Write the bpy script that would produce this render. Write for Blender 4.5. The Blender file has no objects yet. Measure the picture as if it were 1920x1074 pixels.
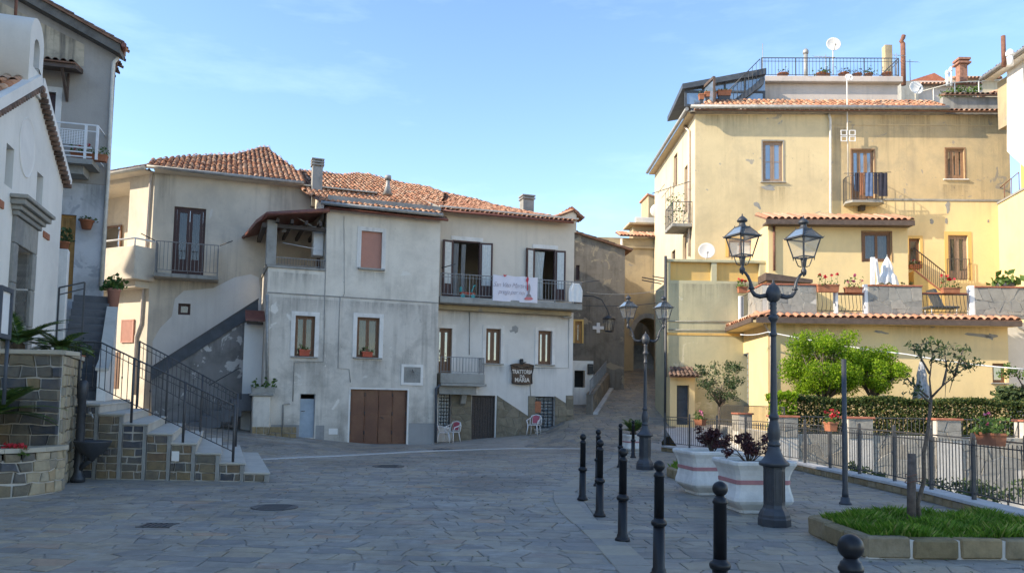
import bpy, math, random
import numpy as np
from mathutils import Vector, Matrix

RND = random.Random(11)
NP = np.random.default_rng(5)
S = bpy.context.scene
COL = S.collection

# ------------------------------------------------------------------ camera
FOC, CX, CY = 1500.0, 960.0, 643.0          # focal length and principal point in photo pixels
PITCH, ROLL = math.radians(4.0), 0.018
EYE = Vector((0, 0, 1.75))
FW = Vector((0, math.cos(PITCH), math.sin(PITCH)))
_up = Vector((0, -math.sin(PITCH), math.cos(PITCH)))
_rt = Vector((1, 0, 0))
CR = _rt * math.cos(ROLL) + _up * math.sin(ROLL)
CU = _up * math.cos(ROLL) - _rt * math.sin(ROLL)
cam = bpy.data.cameras.new('camera')
cam_o = bpy.data.objects.new('camera', cam)
COL.objects.link(cam_o)
cam_o.matrix_world = Matrix(((CR.x, CU.x, -FW.x, EYE.x), (CR.y, CU.y, -FW.y, EYE.y), (CR.z, CU.z, -FW.z, EYE.z), (0, 0, 0, 1)))
cam.sensor_width = 36.0
cam.lens = FOC / 1920 * 36
cam.shift_y = (CY - 537) / 1920
cam.clip_start, cam.clip_end = 0.05, 3000
S.camera = cam_o

# ------------------------------------------------------------------ light
SUN_EL, SUN_BACK = math.radians(29), math.radians(15.5)
to_sun = Vector((-math.cos(SUN_BACK) * math.cos(SUN_EL), -math.sin(SUN_BACK) * math.cos(SUN_EL), math.sin(SUN_EL)))
world = bpy.data.worlds.new('World')
S.world = world
world.use_nodes = True
wn, wl = world.node_tree.nodes, world.node_tree.links
wn.clear()
sky = wn.new('ShaderNodeTexSky')
sky.sky_type = 'NISHITA'
sky.sun_disc = False
sky.sun_elevation = SUN_EL
sky.sun_rotation = math.atan2(to_sun.x, to_sun.y)
sky.air_density, sky.dust_density, sky.ozone_density = 1.0, 0.1, 2.2
bg = wn.new('ShaderNodeBackground')
bg.inputs['Strength'].default_value = 0.15
wo = wn.new('ShaderNodeOutputWorld')
# thin wisps of cirrus mixed into the sky colour
tc = wn.new('ShaderNodeTexCoord')
mp = wn.new('ShaderNodeMapping')
mp.inputs['Scale'].default_value = (1.2, 1.2, 5.5)
mp.inputs['Rotation'].default_value = (0.0, 0.25, 0.6)
nz = wn.new('ShaderNodeTexNoise')
nz.inputs['Scale'].default_value = 2.1
nz.inputs['Detail'].default_value = 7
nz.inputs['Roughness'].default_value = 0.62
rp = wn.new('ShaderNodeValToRGB')
rp.color_ramp.elements[0].position = 0.5
rp.color_ramp.elements[1].position = 0.85
rp.color_ramp.elements[1].color = (0.15, 0.15, 0.15, 1)
mx = wn.new('ShaderNodeMixRGB')
mx.inputs['Color2'].default_value = (5.2, 6.2, 7.2, 1)
wl.new(tc.outputs['Generated'], mp.inputs[0]); wl.new(mp.outputs[0], nz.inputs['Vector'])
wl.new(nz.outputs['Fac'], rp.inputs[0]); wl.new(rp.outputs[0], mx.inputs['Fac'])
hs = wn.new('ShaderNodeHueSaturation')
hs.inputs['Saturation'].default_value = 1.1
hs.inputs['Value'].default_value = 0.82
wl.new(sky.outputs[0], hs.inputs['Color']); tn = wn.new('ShaderNodeMixRGB'); tn.blend_type = 'MULTIPLY'; tn.inputs[0].default_value = 1
tn.inputs[2].default_value = (1.1, 1.0, 0.96, 1)
wl.new(hs.outputs[0], tn.inputs[1]); wl.new(tn.outputs[0], mx.inputs['Color1']); wl.new(mx.outputs[0], bg.inputs['Color'])
wl.new(bg.outputs[0], wo.inputs['Surface'])
sl = bpy.data.lights.new('sun', 'SUN')
sl.energy, sl.angle, sl.color = 2.75, math.radians(0.55), (1.0, 0.87, 0.68)
so = bpy.data.objects.new('sun', sl)
COL.objects.link(so)
so.rotation_euler = to_sun.to_track_quat('Z', 'Y').to_euler()
S.view_settings.view_transform = 'Standard'
S.view_settings.look = 'None'
S.view_settings.exposure = 1.55
S.view_settings.gamma = 1
S.view_settings.use_curve_mapping = False
S.cycles.max_bounces = 8
S.cycles.transparent_max_bounces = 12
S.cycles.use_denoising = True

# ------------------------------------------------------------------ measuring helpers (photo pixel -> point on a real plane)
def ray(px, py):
    return FW + CR * ((px - CX) / FOC) - CU * ((py - CY) / FOC)
def onz(px, py, z=0.0):
    d = ray(px, py); return EYE + d * ((z - EYE.z) / d.z)
def aty(px, py, Y):
    d = ray(px, py); return EYE + d * (Y / d.y)
def onplane(px, py, p, n):
    d = ray(px, py); return EYE + d * ((p - EYE).dot(n) / d.dot(n))

class Fr:
    """A wall plane: x to the right seen from outside, y into the building, z up."""
    def __init__(s, o, deg):
        a = math.radians(deg)
        s.o = Vector((o[0], o[1], 0)); s.a = a
        s.u = Vector((math.cos(a), math.sin(a), 0)); s.w = Vector((-math.sin(a), math.cos(a), 0))
        s.M = Matrix.Translation(s.o) @ Matrix.Rotation(a, 4, 'Z')
    def uv(s, px, py, d=0.0):
        p = onplane(px, py, s.o + s.w * d, s.w) - s.o
        return p.dot(s.u), p.z
    def x(s, px, py, d=0.0): return s.uv(px, py, d)[0]
    def z(s, px, py, d=0.0): return s.uv(px, py, d)[1]
    def box(s, px0, py0, px1, py1, d=0.0):
        ym, xm = (py0 + py1) / 2, (px0 + px1) / 2
        return s.x(px0, ym, d), s.x(px1, ym, d), s.z(xm, py1, d), s.z(xm, py0, d)
    def pt(s, x, y, z): return s.o + s.u * x + s.w * y + Vector((0, 0, z))
    def off(s, x, y, deg=0.0): return Fr(s.pt(x, y, 0), math.degrees(s.a) + deg)

ID = Matrix.Identity(4)

# ------------------------------------------------------------------ scene graph helpers
def setp(o, label=None, cat=None, group=None, kind=None):
    for k, v in (('label', label), ('category', cat), ('group', group), ('kind', kind)):
        if v: o[k] = v
    return o
def place(o, parent, M):
    if parent is not None:
        o.parent = parent
        o.matrix_parent_inverse = ID
        o.matrix_basis = WM[parent].inverted() @ M
    else:
        o.matrix_basis = M
    WM[o] = M.copy()
    return o
WM = {}
def thing(name, label, cat, loc=(0, 0, 0), rot=0.0, group=None):
    o = bpy.data.objects.new(name, None)
    o.empty_display_size = 0.2
    COL.objects.link(o)
    setp(o, label, cat, group)
    return place(o, None, Matrix.Translation(Vector(loc)) @ Matrix.Rotation(rot, 4, 'Z'))
def obj(name, me, mat=None, parent=None, M=ID, label=None, cat=None, group=None, kind=None):
    if isinstance(me, MB): me = me.mesh(name, mat)
    elif mat is not None and not me.materials: me.materials.append(mat)
    o = bpy.data.objects.new(name, me)
    COL.objects.link(o)
    setp(o, label, cat, group, kind)
    return place(o, parent, M)
def kids(o): return [c for c in WM if c.parent is o]
def dup(o, M, parent=None, label=None, children=None):
    ch = children if children is not None else tree_of(o)
    c = o.copy(); COL.objects.link(c)
    if label: c['label'] = label
    place(c, parent, M)
    for k, sub in ch:
        dup(k, M @ WM[o].inverted() @ WM[k], c, None, sub)
    return c
def tree_of(o):
    idx = {}
    for c in list(WM):
        if c.parent is not None: idx.setdefault(c.parent, []).append(c)
    def rec(q): return [(k, rec(k)) for k in idx.get(q, [])]
    return rec(o)
def tr(x, y, z, rz=0.0, s=None):
    m = Matrix.Translation(Vector((x, y, z))) @ Matrix.Rotation(rz, 4, 'Z')
    if s: m = m @ Matrix.Diagonal(Vector((*s, 1)))
    return m

class MB:
    def __init__(s): s.v = []; s.f = []; s.sm = []; s.smooth = False
    def add(s, vs, fs, smooth=None):
        b = len(s.v); s.v.extend([tuple(p) for p in vs])
        for q in fs: s.f.append(tuple(b + i for i in q)); s.sm.append(s.smooth if smooth is None else smooth)
        return s
    def box(s, x0, x1, y0, y1, z0, z1):
        return s.add([(x0, y0, z0), (x1, y0, z0), (x1, y1, z0), (x0, y1, z0), (x0, y0, z1), (x1, y0, z1), (x1, y1, z1), (x0, y1, z1)],
                     [(0, 3, 2, 1), (4, 5, 6, 7), (0, 1, 5, 4), (1, 2, 6, 5), (2, 3, 7, 6), (3, 0, 4, 7)], False)
    def bbox(s, x0, x1, y0, y1, z0, z1, b=0.01):
        """box with chamfered edges"""
        vs = []; 
        for sx, cx_ in ((0, x0), (1, x1)):
            for sy, cy_ in ((0, y0), (1, y1)):
                for sz, cz_ in ((0, z0), (1, z1)):
                    dx, dy, dz = (b if sx == 0 else -b), (b if sy == 0 else -b), (b if sz == 0 else -b)
                    vs += [(cx_, cy_ + dy, cz_ + dz), (cx_ + dx, cy_, cz_ + dz), (cx_ + dx, cy_ + dy, cz_)]
        i = lambda a, c, e, k: (a * 4 + c * 2 + e) * 3 + k
        fs = []
        for a in (0, 1):
            q = [i(a, 0, 0, 0), i(a, 1, 0, 0), i(a, 1, 1, 0), i(a, 0, 1, 0)]; fs.append(q if a else q[::-1])
            q = [i(0, a, 0, 1), i(1, a, 0, 1), i(1, a, 1, 1), i(0, a, 1, 1)]; fs.append(q[::-1] if a else q)
            q = [i(0, 0, a, 2), i(1, 0, a, 2), i(1, 1, a, 2), i(0, 1, a, 2)]; fs.append(q if a else q[::-1])
        for a in (0, 1):
            for c in (0, 1):
                fs.append((i(a, c, 0, 0), i(a, c, 1, 0), i(a, c, 1, 1), i(a, c, 0, 1)))
                fs.append((i(a, 0, c, 0), i(a, 1, c, 0), i(a, 1, c, 2), i(a, 0, c, 2)))
                fs.append((i(0, a, c, 1), i(1, a, c, 1), i(1, a, c, 2), i(0, a, c, 2)))
        for a in (0, 1):
            for c in (0, 1):
                for e in (0, 1): fs.append((i(a, c, e, 0), i(a, c, e, 1), i(a, c, e, 2)))
        return s.add(vs, fs, False)
    def prism(s, pts, d, flat=False):
        """closed outline (3D points) swept by vector d"""
        n = len(pts); d = Vector(d)
        vs = [Vector(p) for p in pts] + [Vector(p) + d for p in pts]
        return s.add(vs, [tuple(range(n))[::-1], tuple(range(n, 2 * n))] + [(i, (i + 1) % n, n + (i + 1) % n, n + i) for i in range(n)], False)
    def tube(s, pts, r, n=6, cap=True, smooth=True):
        P = [Vector(p) for p in pts]; m = len(P)
        rr = r if isinstance(r, (list, tuple)) else [r] * m
        vs = []; ref = None
        for i, p in enumerate(P):
            t = (P[min(i + 1, m - 1)] - P[max(i - 1, 0)]).normalized()
            if ref is None:
                ref = Vector((0, 0, 1)) if abs(t.z) < 0.9 else Vector((1, 0, 0))
            a = t.cross(ref).normalized(); ref = a.cross(t).normalized()
            for k in range(n):
                an = 2 * math.pi * k / n + math.pi / n
                vs.append(p + (a * math.cos(an) + ref * math.sin(an)) * rr[i])
        fs = [(i * n + k, i * n + (k + 1) % n, (i + 1) * n + (k + 1) % n, (i + 1) * n + k) for i in range(m - 1) for k in range(n)]
        s.add(vs, fs, smooth)
        if cap:
            b = len(s.v) - len(vs)
            s.f += [tuple(b + k for k in range(n))[::-1], tuple(b + (m - 1) * n + k for k in range(n))]; s.sm += [False, False]
        return s
    def lathe(s, prof, n=16, c=(0, 0), smooth=True, squash=None, rot=0.0):
        vs = []
        for r, z in prof:
            for k in range(n):
                a = 2 * math.pi * k / n + rot
                vs.append((c[0] + r * math.cos(a), c[1] + r * math.sin(a) , z))
        m = len(prof)
        fs = [(i * n + k, i * n + (k + 1) % n, (i + 1) * n + (k + 1) % n, (i + 1) * n + k) for i in range(m - 1) for k in range(n)]
        s.add(vs, fs, smooth)
        b = len(s.v) - len(vs)
        if prof[0][0] > 1e-4: s.f.append(tuple(b + k for k in range(n))[::-1]); s.sm.append(False)
        if prof[-1][0] > 1e-4: s.f.append(tuple(b + (m - 1) * n + k for k in range(n))); s.sm.append(False)
        return s
    def quad(s, a, b, c, d): return s.add([a, b, c, d], [(0, 1, 2, 3)], False)
    def poly(s, pts): return s.add(pts, [tuple(range(len(pts)))], False)
    def map(s, M):
        s.v = [tuple(M @ Vector(p)) for p in s.v]; return s
    def mesh(s, name, mat=None):
        me = bpy.data.meshes.new(name)
        me.from_pydata(s.v, [], s.f)
        me.polygons.foreach_set('use_smooth', s.sm)
        if mat: me.materials.append(mat)
        return me

def np_mesh(name, V, mat, smooth=False):
    """V: (N, k, 3) array -> N polygons of k vertices"""
    N, k, _ = V.shape
    me = bpy.data.meshes.new(name)
    me.vertices.add(N * k); me.loops.add(N * k); me.polygons.add(N)
    me.vertices.foreach_set('co', V.reshape(-1).astype(np.float32))
    me.loops.foreach_set('vertex_index', np.arange(N * k, dtype=np.int32))
    me.polygons.foreach_set('loop_start', np.arange(0, N * k, k, dtype=np.int32))
    me.polygons.foreach_set('use_smooth', np.full(N, smooth))
    me.update(calc_edges=True)
    me.materials.append(mat)
    return me

def smooth01(t): t = max(0.0, min(1.0, t)); return t * t * (3 - 2 * t)
def ground_h(x, y):
    """height of the paved square: flat, rising towards the alley and gently towards the left corner"""
    r = 0.0
    if y > 29.5:
        t = (y - 29.5) * 0.24 if y < 32.6 else 0.744 + (y - 32.6) * 0.205
        r = t * smooth01((x - 0.2) / 2.4)
    if y > 22:
        r = max(r, 0.085 * max(0.0, min(x, 3) + 3) * smooth01((y - 29.5) / 3), 0.11 * max(0.0, -x - 5.2) * smooth01((y - 22) / 4))
    return r
# ------------------------------------------------------------------ materials
def new_mat(name):
    m = bpy.data.materials.new(name); m.use_nodes = True
    nt = m.node_tree; b = nt.nodes['Principled BSDF']
    return m, nt.nodes, nt.links, b
def rgba(c): return (c[0], c[1], c[2], 1)
class NB:
    def __init__(s, name):
        s.m, s.n, s.l, s.b = new_mat(name); s.pos = None
    def P(s):
        if s.pos is None: s.pos = s.n.new('ShaderNodeNewGeometry')
        return s.pos.outputs['Position']
    def O(s): return s.n.new('ShaderNodeTexCoord').outputs['Object']
    def scale(s, vec, sc):
        q = s.n.new('ShaderNodeMapping'); q.inputs['Scale'].default_value = sc; s.l.new(vec, q.inputs[0]); return q.outputs[0]
    def noise(s, vec, sc, det=6, rough=0.6, dist=0.0):
        q = s.n.new('ShaderNodeTexNoise'); q.inputs['Scale'].default_value = sc; q.inputs['Detail'].default_value = det
        q.inputs['Roughness'].default_value = rough; q.inputs['Distortion'].default_value = dist
        s.l.new(vec, q.inputs['Vector']); return q.outputs['Fac']
    def ramp(s, fac, stops, interp='LINEAR'):
        q = s.n.new('ShaderNodeValToRGB'); cr = q.color_ramp; cr.interpolation = interp
        while len(cr.elements) > 1: cr.elements.remove(cr.elements[-1])
        for i, (p, c) in enumerate(stops):
            e = cr.elements[0] if i == 0 else cr.elements.new(p)
            e.position = p; e.color = rgba(c) if hasattr(c, '__len__') else (c, c, c, 1)
        s.l.new(fac, q.inputs[0]); return q.outputs[0]
    def mix(s, fac, a, b, mode='MIX'):
        q = s.n.new('ShaderNodeMixRGB'); q.blend_type = mode
        for i, v in ((0, fac), (1, a), (2, b)):
            if hasattr(v, 'is_linked') or hasattr(v, 'links'): s.l.new(v, q.inputs[i])
            elif i == 0: q.inputs[0].default_value = v
            else: q.inputs[i].default_value = rgba(v)
        return q.outputs[0]
    def math(s, op, a, b=None):
        q = s.n.new('ShaderNodeMath'); q.operation = op
        for i, v in ((0, a), (1, b)):
            if v is None: continue
            if hasattr(v, 'links'): s.l.new(v, q.inputs[i])
            else: q.inputs[i].default_value = v
        return q.outputs[0]
    def bump(s, h, st=0.3, dist=0.02):
        q = s.n.new('ShaderNodeBump'); q.inputs['Strength'].default_value = st; q.inputs['Distance'].default_value = dist
        s.l.new(h, q.inputs['Height']); s.l.new(q.outputs[0], s.b.inputs['Normal'])
    def rnd(s):
        """a random number per object and per loose piece of a joined mesh"""
        oi = s.n.new('ShaderNodeObjectInfo').outputs['Random']
        if s.pos is None: s.P()
        return s.math('FRACT', s.math('ADD', oi, s.pos.outputs['Random Per Island']))
    def out(s, col=None, rough=0.8, metal=0.0, spec=None):
        if col is not None:
            if hasattr(col, 'links'): s.l.new(col, s.b.inputs['Base Color'])
            else: s.b.inputs['Base Color'].default_value = rgba(col)
        if hasattr(rough, 'links'): s.l.new(rough, s.b.inputs['Roughness'])
        else: s.b.inputs['Roughness'].default_value = rough
        s.b.inputs['Metallic'].default_value = metal
        if spec is not None: s.b.inputs['Specular IOR Level'].default_value = spec
        return s.m

def plain(name, c, rough=0.7, metal=0.0, var=0.18, sc=6.0, bump=0.0, spec=None):
    k = NB(name)
    f = k.noise(k.P(), sc, 5)
    col = k.ramp(f, [(0.3, [q * (1 - var) for q in c]), (0.7, [min(1, q * (1 + var)) for q in c])])
    if bump: k.bump(k.noise(k.P(), sc * 8, 4), bump, 0.01)
    return k.out(col, rough, metal, spec)

def plaster(name, base, stain, patch=None, st_amt=0.6, streak=0.5, pa=0.62, sc=0.45, bump=0.25, grit=None, seed=0.0, fade=None):
    """weathered lime plaster: broad discolouration, rain streaks, worn patches with a shape of their own"""
    k = NB(name)
    P = k.n.new('ShaderNodeMapping'); P.inputs['Location'].default_value = (seed, seed * 1.7, seed * 0.6); k.l.new(k.P(), P.inputs[0]); P = P.outputs[0]
    dark = [b * 0.84 for b in base]; lite = [min(0.95, b * 1.08) for b in base]
    c = k.ramp(k.noise(P, sc, 9, 0.62, 0.4), [(0.3, dark), (0.5, base), (0.72, lite)])
    m1 = k.ramp(k.noise(P, sc * 1.7, 10, 0.7, 0.3), [(0.47, 0.0), (0.68, st_amt)])
    c = k.mix(m1, c, stain)
    sv = k.scale(P, (3.6, 3.6, 0.2))
    m2 = k.ramp(k.noise(sv, 1.3, 8, 0.6), [(0.49, 0.0), (0.66, streak)])
    m2b = k.math('MULTIPLY', m2, k.ramp(k.noise(P, 0.35, 3), [(0.4, 0.0), (0.6, 1.0)]))
    c = k.mix(m2b, c, [q * 0.75 for q in stain])
    if patch is not None:
        m3 = k.ramp(k.noise(P, sc * 2.2, 8, 0.58, 0.9), [(pa, 0.0), (pa + 0.025, 1.0)])
        c = k.mix(m3, c, patch)
    if grit is not None:
        m4 = k.ramp(k.noise(P, 7.0, 8, 0.75), [(0.6, 0.0), (0.66, 1.0)])
        m5 = k.ramp(k.noise(P, 0.7, 5, 0.6), [(0.5, 0.0), (0.62, 0.9)])
        c = k.mix(k.math('MULTIPLY', m4, m5), c, grit)
    c = k.mix(k.ramp(k.noise(P, 22, 6, 0.7), [(0.3, 0.12), (0.7, 0.0)]), c, [q * 0.55 for q in base])
    k.bump(k.noise(P, 16, 8, 0.7), bump, 0.02)
    return k.out(c, 0.92, spec=0.2)

def pieces(name, stops, rough=0.85, nsc=9.0, namt=0.35, bump=0.5, lich=None, spec=0.25, big=0.0):
    """stones, tiles: one colour per piece plus grain"""
    k = NB(name)
    c = k.ramp(k.rnd(), stops)
    P = k.P()
    n = k.noise(P, nsc, 8, 0.65)
    c = k.mix(k.ramp(n, [(0.35, namt), (0.62, 0.0)]), c, [0.35 * x for x in stops[0][1]], 'MIX')
    c = k.mix(k.ramp(k.noise(P, nsc * 0.4, 5), [(0.45, 0.0), (0.75, 0.35)]), c, stops[len(stops) // 2][1])
    if lich: c = k.mix(k.ramp(k.noise(P, 2.3, 9, 0.7), [(0.55, 0.0), (0.64, 0.75)]), c, lich)
    if big:
        c = k.mix(k.ramp(k.noise(P, 0.33, 8, 0.7, 0.5), [(0.35, big), (0.55, 0.0)]), c, [0.3 * x for x in stops[0][1]])
        c = k.mix(k.ramp(k.noise(P, 1.9, 6, 0.75), [(0.6, 0.0), (0.7, big * 1.1)]), c, (0.09, 0.085, 0.08))
        c = k.mix(k.ramp(k.noise(P, 0.5, 7, 0.65), [(0.52, 0.0), (0.72, big)]), c, (0.42, 0.4, 0.37))
    k.bump(k.noise(P, nsc * 2.5, 8, 0.7), bump, 0.02)
    return k.out(c, rough, spec=spec)

def leaf_mat(name, stops, trans=0.35, rough=0.5):
    k = NB(name)
    c = k.ramp(k.rnd(), stops)
    k.out(c, rough, spec=0.3)
    t = k.n.new('ShaderNodeBsdfTranslucent'); k.l.new(c, t.inputs['Color'])
    mxs = k.n.new('ShaderNodeMixShader'); mxs.inputs[0].default_value = trans
    o = k.n['Material Output']
    k.l.new(k.b.outputs[0], mxs.inputs[1]); k.l.new(t.outputs[0], mxs.inputs[2]); k.l.new(mxs.outputs[0], o.inputs['Surface'])
    return k.m

def glass_mat(name, tint=(0.02, 0.025, 0.03), see=0.45, rough=0.02, ior=2.2):
    k = NB(name)
    k.out(tint, rough, spec=1.0)
    k.b.inputs['IOR'].default_value = ior
    P = k.P(); k.bump(k.noise(P, 2.2, 2), 0.12, 0.02)
    t = k.n.new('ShaderNodeBsdfTransparent')
    mxs = k.n.new('ShaderNodeMixShader'); mxs.inputs[0].default_value = see
    o = k.n['Material Output']
    k.l.new(k.b.outputs[0], mxs.inputs[1]); k.l.new(t.outputs[0], mxs.inputs[2]); k.l.new(mxs.outputs[0], o.inputs['Surface'])
    return k.m

M = {}
M['church'] = plaster('church_plaster', (0.76, 0.73, 0.67), (0.62, 0.59, 0.54), None, 0.35, 0.25, bump=0.1)
M['church_trim'] = plaster('church_trim', (0.78, 0.75, 0.7), (0.6, 0.57, 0.52), None, 0.3, 0.2, bump=0.1)
M['tall'] = plaster('tall_house_plaster', (0.42, 0.385, 0.345), (0.32, 0.295, 0.265), None, 0.5, 0.4, seed=3)
M['tall_low'] = plaster('tall_house_lower', (0.6, 0.6, 0.6), (0.3, 0.31, 0.32), (0.42, 0.43, 0.45), 0.7, 0.7, 0.6, seed=5)
M['tall_old'] = plaster('tall_house_old', (0.56, 0.48, 0.36), (0.22, 0.2, 0.17), None, 0.9, 1.0, sc=0.9, seed=7, grit=(0.12, 0.115, 0.1))
M['beige'] = plaster('beige_plaster', (0.68, 0.61, 0.5), (0.45, 0.41, 0.36), (0.64, 0.6, 0.54), 0.6, 0.4, 0.66, seed=2, grit=(0.3, 0.27, 0.23))
M['fresh'] = plaster('new_render_patch', (0.7, 0.69, 0.66), (0.58, 0.57, 0.55), None, 0.4, 0.2, seed=9)
M['grey'] = plaster('grey_plaster', (0.65, 0.6, 0.525), (0.35, 0.325, 0.285), (0.73, 0.69, 0.62), 0.8, 0.75, 0.64, seed=4, sc=0.55, grit=(0.2, 0.19, 0.175))
M['grey_up'] = plaster('grey_upper_plaster', (0.74, 0.68, 0.58), (0.48, 0.44, 0.375), (0.74, 0.7, 0.62), 0.55, 0.6, 0.67, seed=40, sc=0.5, grit=(0.3, 0.28, 0.25))
M['stained'] = plaster('dark_stained_wall', (0.27, 0.26, 0.25), (0.13, 0.125, 0.12), (0.6, 0.58, 0.55), 0.8, 0.8, 0.6, seed=41, sc=0.7)
M['beam'] = plaster('weathered_beam', (0.17, 0.16, 0.145), (0.08, 0.076, 0.07), None, 0.8, 0.6, sc=1.4, seed=42, bump=0.5)
M['tratt'] = plaster('cream_plaster', (0.7, 0.62, 0.51), (0.54, 0.48, 0.4), None, 0.4, 0.3, seed=6)
M['tratt_low'] = plaster('white_plaster', (0.7, 0.67, 0.62), (0.53, 0.5, 0.46), None, 0.35, 0.4, seed=8)
M['mossy'] = plaster('mossy_render', (0.23, 0.205, 0.17), (0.1, 0.09, 0.075), (0.33, 0.28, 0.2), 0.85, 0.7, 0.6, sc=0.6, seed=1, bump=0.6, grit=(0.36, 0.31, 0.23))
M['ochre'] = plaster('ochre_render', (0.46, 0.37, 0.23), (0.27, 0.23, 0.17), (0.3, 0.27, 0.22), 0.7, 0.6, 0.64, seed=12, bump=0.4)
M['yel'] = plaster('yellow_plaster', (0.69, 0.56, 0.33), (0.52, 0.43, 0.27), (0.4, 0.36, 0.29), 0.6, 0.3, 0.66, seed=14, sc=0.5, grit=(0.34, 0.29, 0.2))
M['yel_old'] = plaster('old_yellow_plaster', (0.6, 0.46, 0.26), (0.42, 0.34, 0.22), (0.36, 0.31, 0.24), 0.75, 0.45, 0.635, seed=15, sc=0.6, bump=0.6, grit=(0.28, 0.23, 0.16))
M['yel2'] = plaster('terrace_yellow', (0.79, 0.61, 0.32), (0.66, 0.53, 0.32), (0.5, 0.47, 0.4), 0.45, 0.35, 0.71, seed=16)
M['olive'] = plaster('greenish_plaster', (0.52, 0.48, 0.31), (0.35, 0.35, 0.25), (0.6, 0.56, 0.4), 0.5, 0.55, 0.66, seed=17, grit=(0.25, 0.25, 0.2))
M['amber'] = plaster('amber_panel', (0.72, 0.47, 0.16), (0.6, 0.42, 0.2), None, 0.4, 0.4, seed=18)
M['cream'] = plaster('cream_wall', (0.63, 0.53, 0.37), (0.5, 0.42, 0.3), None, 0.45, 0.6, seed=19)
M['rose'] = plaster('rose_white_wall', (0.6, 0.52, 0.46), (0.44, 0.4, 0.37), (0.42, 0.37, 0.33), 0.5, 0.6, 0.68, seed=20)
M['concrete'] = plaster('concrete', (0.34, 0.33, 0.3), (0.2, 0.195, 0.18), None, 0.7, 0.6, sc=1.5, seed=21, bump=0.4)
M['dado'] = plaster('dado_paint', (0.34, 0.335, 0.325), (0.28, 0.275, 0.265), None, 0.6, 0.3, seed=22)
M['mortar'] = plaster('mortar', (0.58, 0.54, 0.48), (0.42, 0.39, 0.35), None, 0.5, 0.1, sc=2.0, seed=23, bump=0.5)
M['bed'] = plaster('paving_joint', (0.36, 0.33, 0.285), (0.23, 0.215, 0.19), None, 0.7, 0.0, sc=1.5, seed=24)
M['drygrd'] = plain('dry_ground', (0.3, 0.27, 0.22), 0.95, sc=0.4)
M['planter'] = plaster('stained_white_concrete', (0.74, 0.71, 0.66), (0.46, 0.44, 0.4), None, 0.45, 0.5, sc=2.2, seed=50, bump=0.2)
M['earth'] = plain('earth', (0.09, 0.075, 0.05), 0.95, bump=0.6)
M['trim'] = plaster('white_trim', (0.76, 0.73, 0.68), (0.58, 0.55, 0.5), None, 0.45, 0.5, sc=1.5, seed=25, bump=0.08)
M['step'] = plaster('step_slab', (0.5, 0.47, 0.41), (0.4, 0.38, 0.34), None, 0.5, 0.1, sc=1.4, seed=26, bump=0.15)
M['coping'] = plaster('coping_slab', (0.47, 0.42, 0.33), (0.37, 0.34, 0.28), None, 0.5, 0.2, sc=1.4, seed=27, bump=0.2)
M['kerb'] = plaster('kerb_stone', (0.5, 0.49, 0.47), (0.38, 0.37, 0.36), None, 0.5, 0.1, sc=1.8, seed=28, bump=0.3)
M['pave'] = pieces('paving_slate', [(0.0, (0.2, 0.19, 0.18)), (0.2, (0.3, 0.275, 0.235)), (0.4, (0.37, 0.315, 0.235)), (0.6, (0.28, 0.265, 0.24)), (0.8, (0.4, 0.325, 0.22)), (0.94, (0.24, 0.23, 0.215)), (1.0, (0.42, 0.285, 0.185))], 0.55, 4.0, 0.35, 0.6, lich=(0.37, 0.34, 0.3), spec=0.4, big=0.45)
M['pave2'] = pieces('terrace_slate', [(0.0, (0.2, 0.19, 0.18)), (0.25, (0.3, 0.27, 0.22)), (0.5, (0.37, 0.31, 0.22)), (0.75, (0.25, 0.24, 0.22)), (1.0, (0.4, 0.33, 0.23))], 0.6, 5.0, 0.3, 0.5, spec=0.4, big=0.4)
M['border'] = pieces('border_slab', [(0.0, (0.24, 0.235, 0.22)), (0.5, (0.37, 0.32, 0.24)), (1.0, (0.3, 0.28, 0.25))], 0.6, 5.0, 0.25, 0.35, spec=0.4)
M['stone'] = pieces('masonry_stone', [(0.0, (0.07, 0.08, 0.1)), (0.18, (0.12, 0.12, 0.125)), (0.35, (0.2, 0.175, 0.125)), (0.5, (0.28, 0.205, 0.11)), (0.66, (0.13, 0.128, 0.12)), (0.85, (0.25, 0.2, 0.13)), (1.0, (0.2, 0.13, 0.075))], 0.85, 7.0, 0.4, 0.8)
M['tan'] = pieces('tan_stone', [(0.0, (0.24, 0.225, 0.19)), (0.3, (0.4, 0.33, 0.22)), (0.6, (0.48, 0.4, 0.27)), (0.85, (0.36, 0.32, 0.26)), (1.0, (0.42, 0.31, 0.18))], 0.85, 7.0, 0.35, 0.8)
M['edging'] = pieces('edging_stone', [(0.0, (0.24, 0.185, 0.1)), (0.5, (0.34, 0.255, 0.14)), (1.0, (0.29, 0.235, 0.155))], 0.85, 5.0, 0.5, 0.9)
M['clad'] = pieces('grey_cladding', [(0.0, (0.25, 0.245, 0.23)), (0.5, (0.32, 0.31, 0.28)), (1.0, (0.37, 0.345, 0.3))], 0.85, 6.0, 0.3, 0.6)
M['cladb'] = pieces('brown_cladding', [(0.0, (0.19, 0.165, 0.12)), (0.5, (0.25, 0.215, 0.15)), (1.0, (0.29, 0.25, 0.18))], 0.85, 5.0, 0.4, 0.7)
M['garden'] = pieces('garden_stone', [(0.0, (0.27, 0.255, 0.225)), (0.5, (0.36, 0.335, 0.285)), (1.0, (0.32, 0.28, 0.22))], 0.85, 5.0, 0.4, 0.7)
M['tile'] = pieces('roof_tile', [(0.0, (0.24, 0.12, 0.08)), (0.2, (0.46, 0.21, 0.12)), (0.45, (0.6, 0.28, 0.15)), (0.65, (0.53, 0.31, 0.19)), (0.85, (0.66, 0.42, 0.28)), (1.0, (0.36, 0.21, 0.14))], 0.9, 8.0, 0.45, 0.5, lich=(0.2, 0.19, 0.15))
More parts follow.
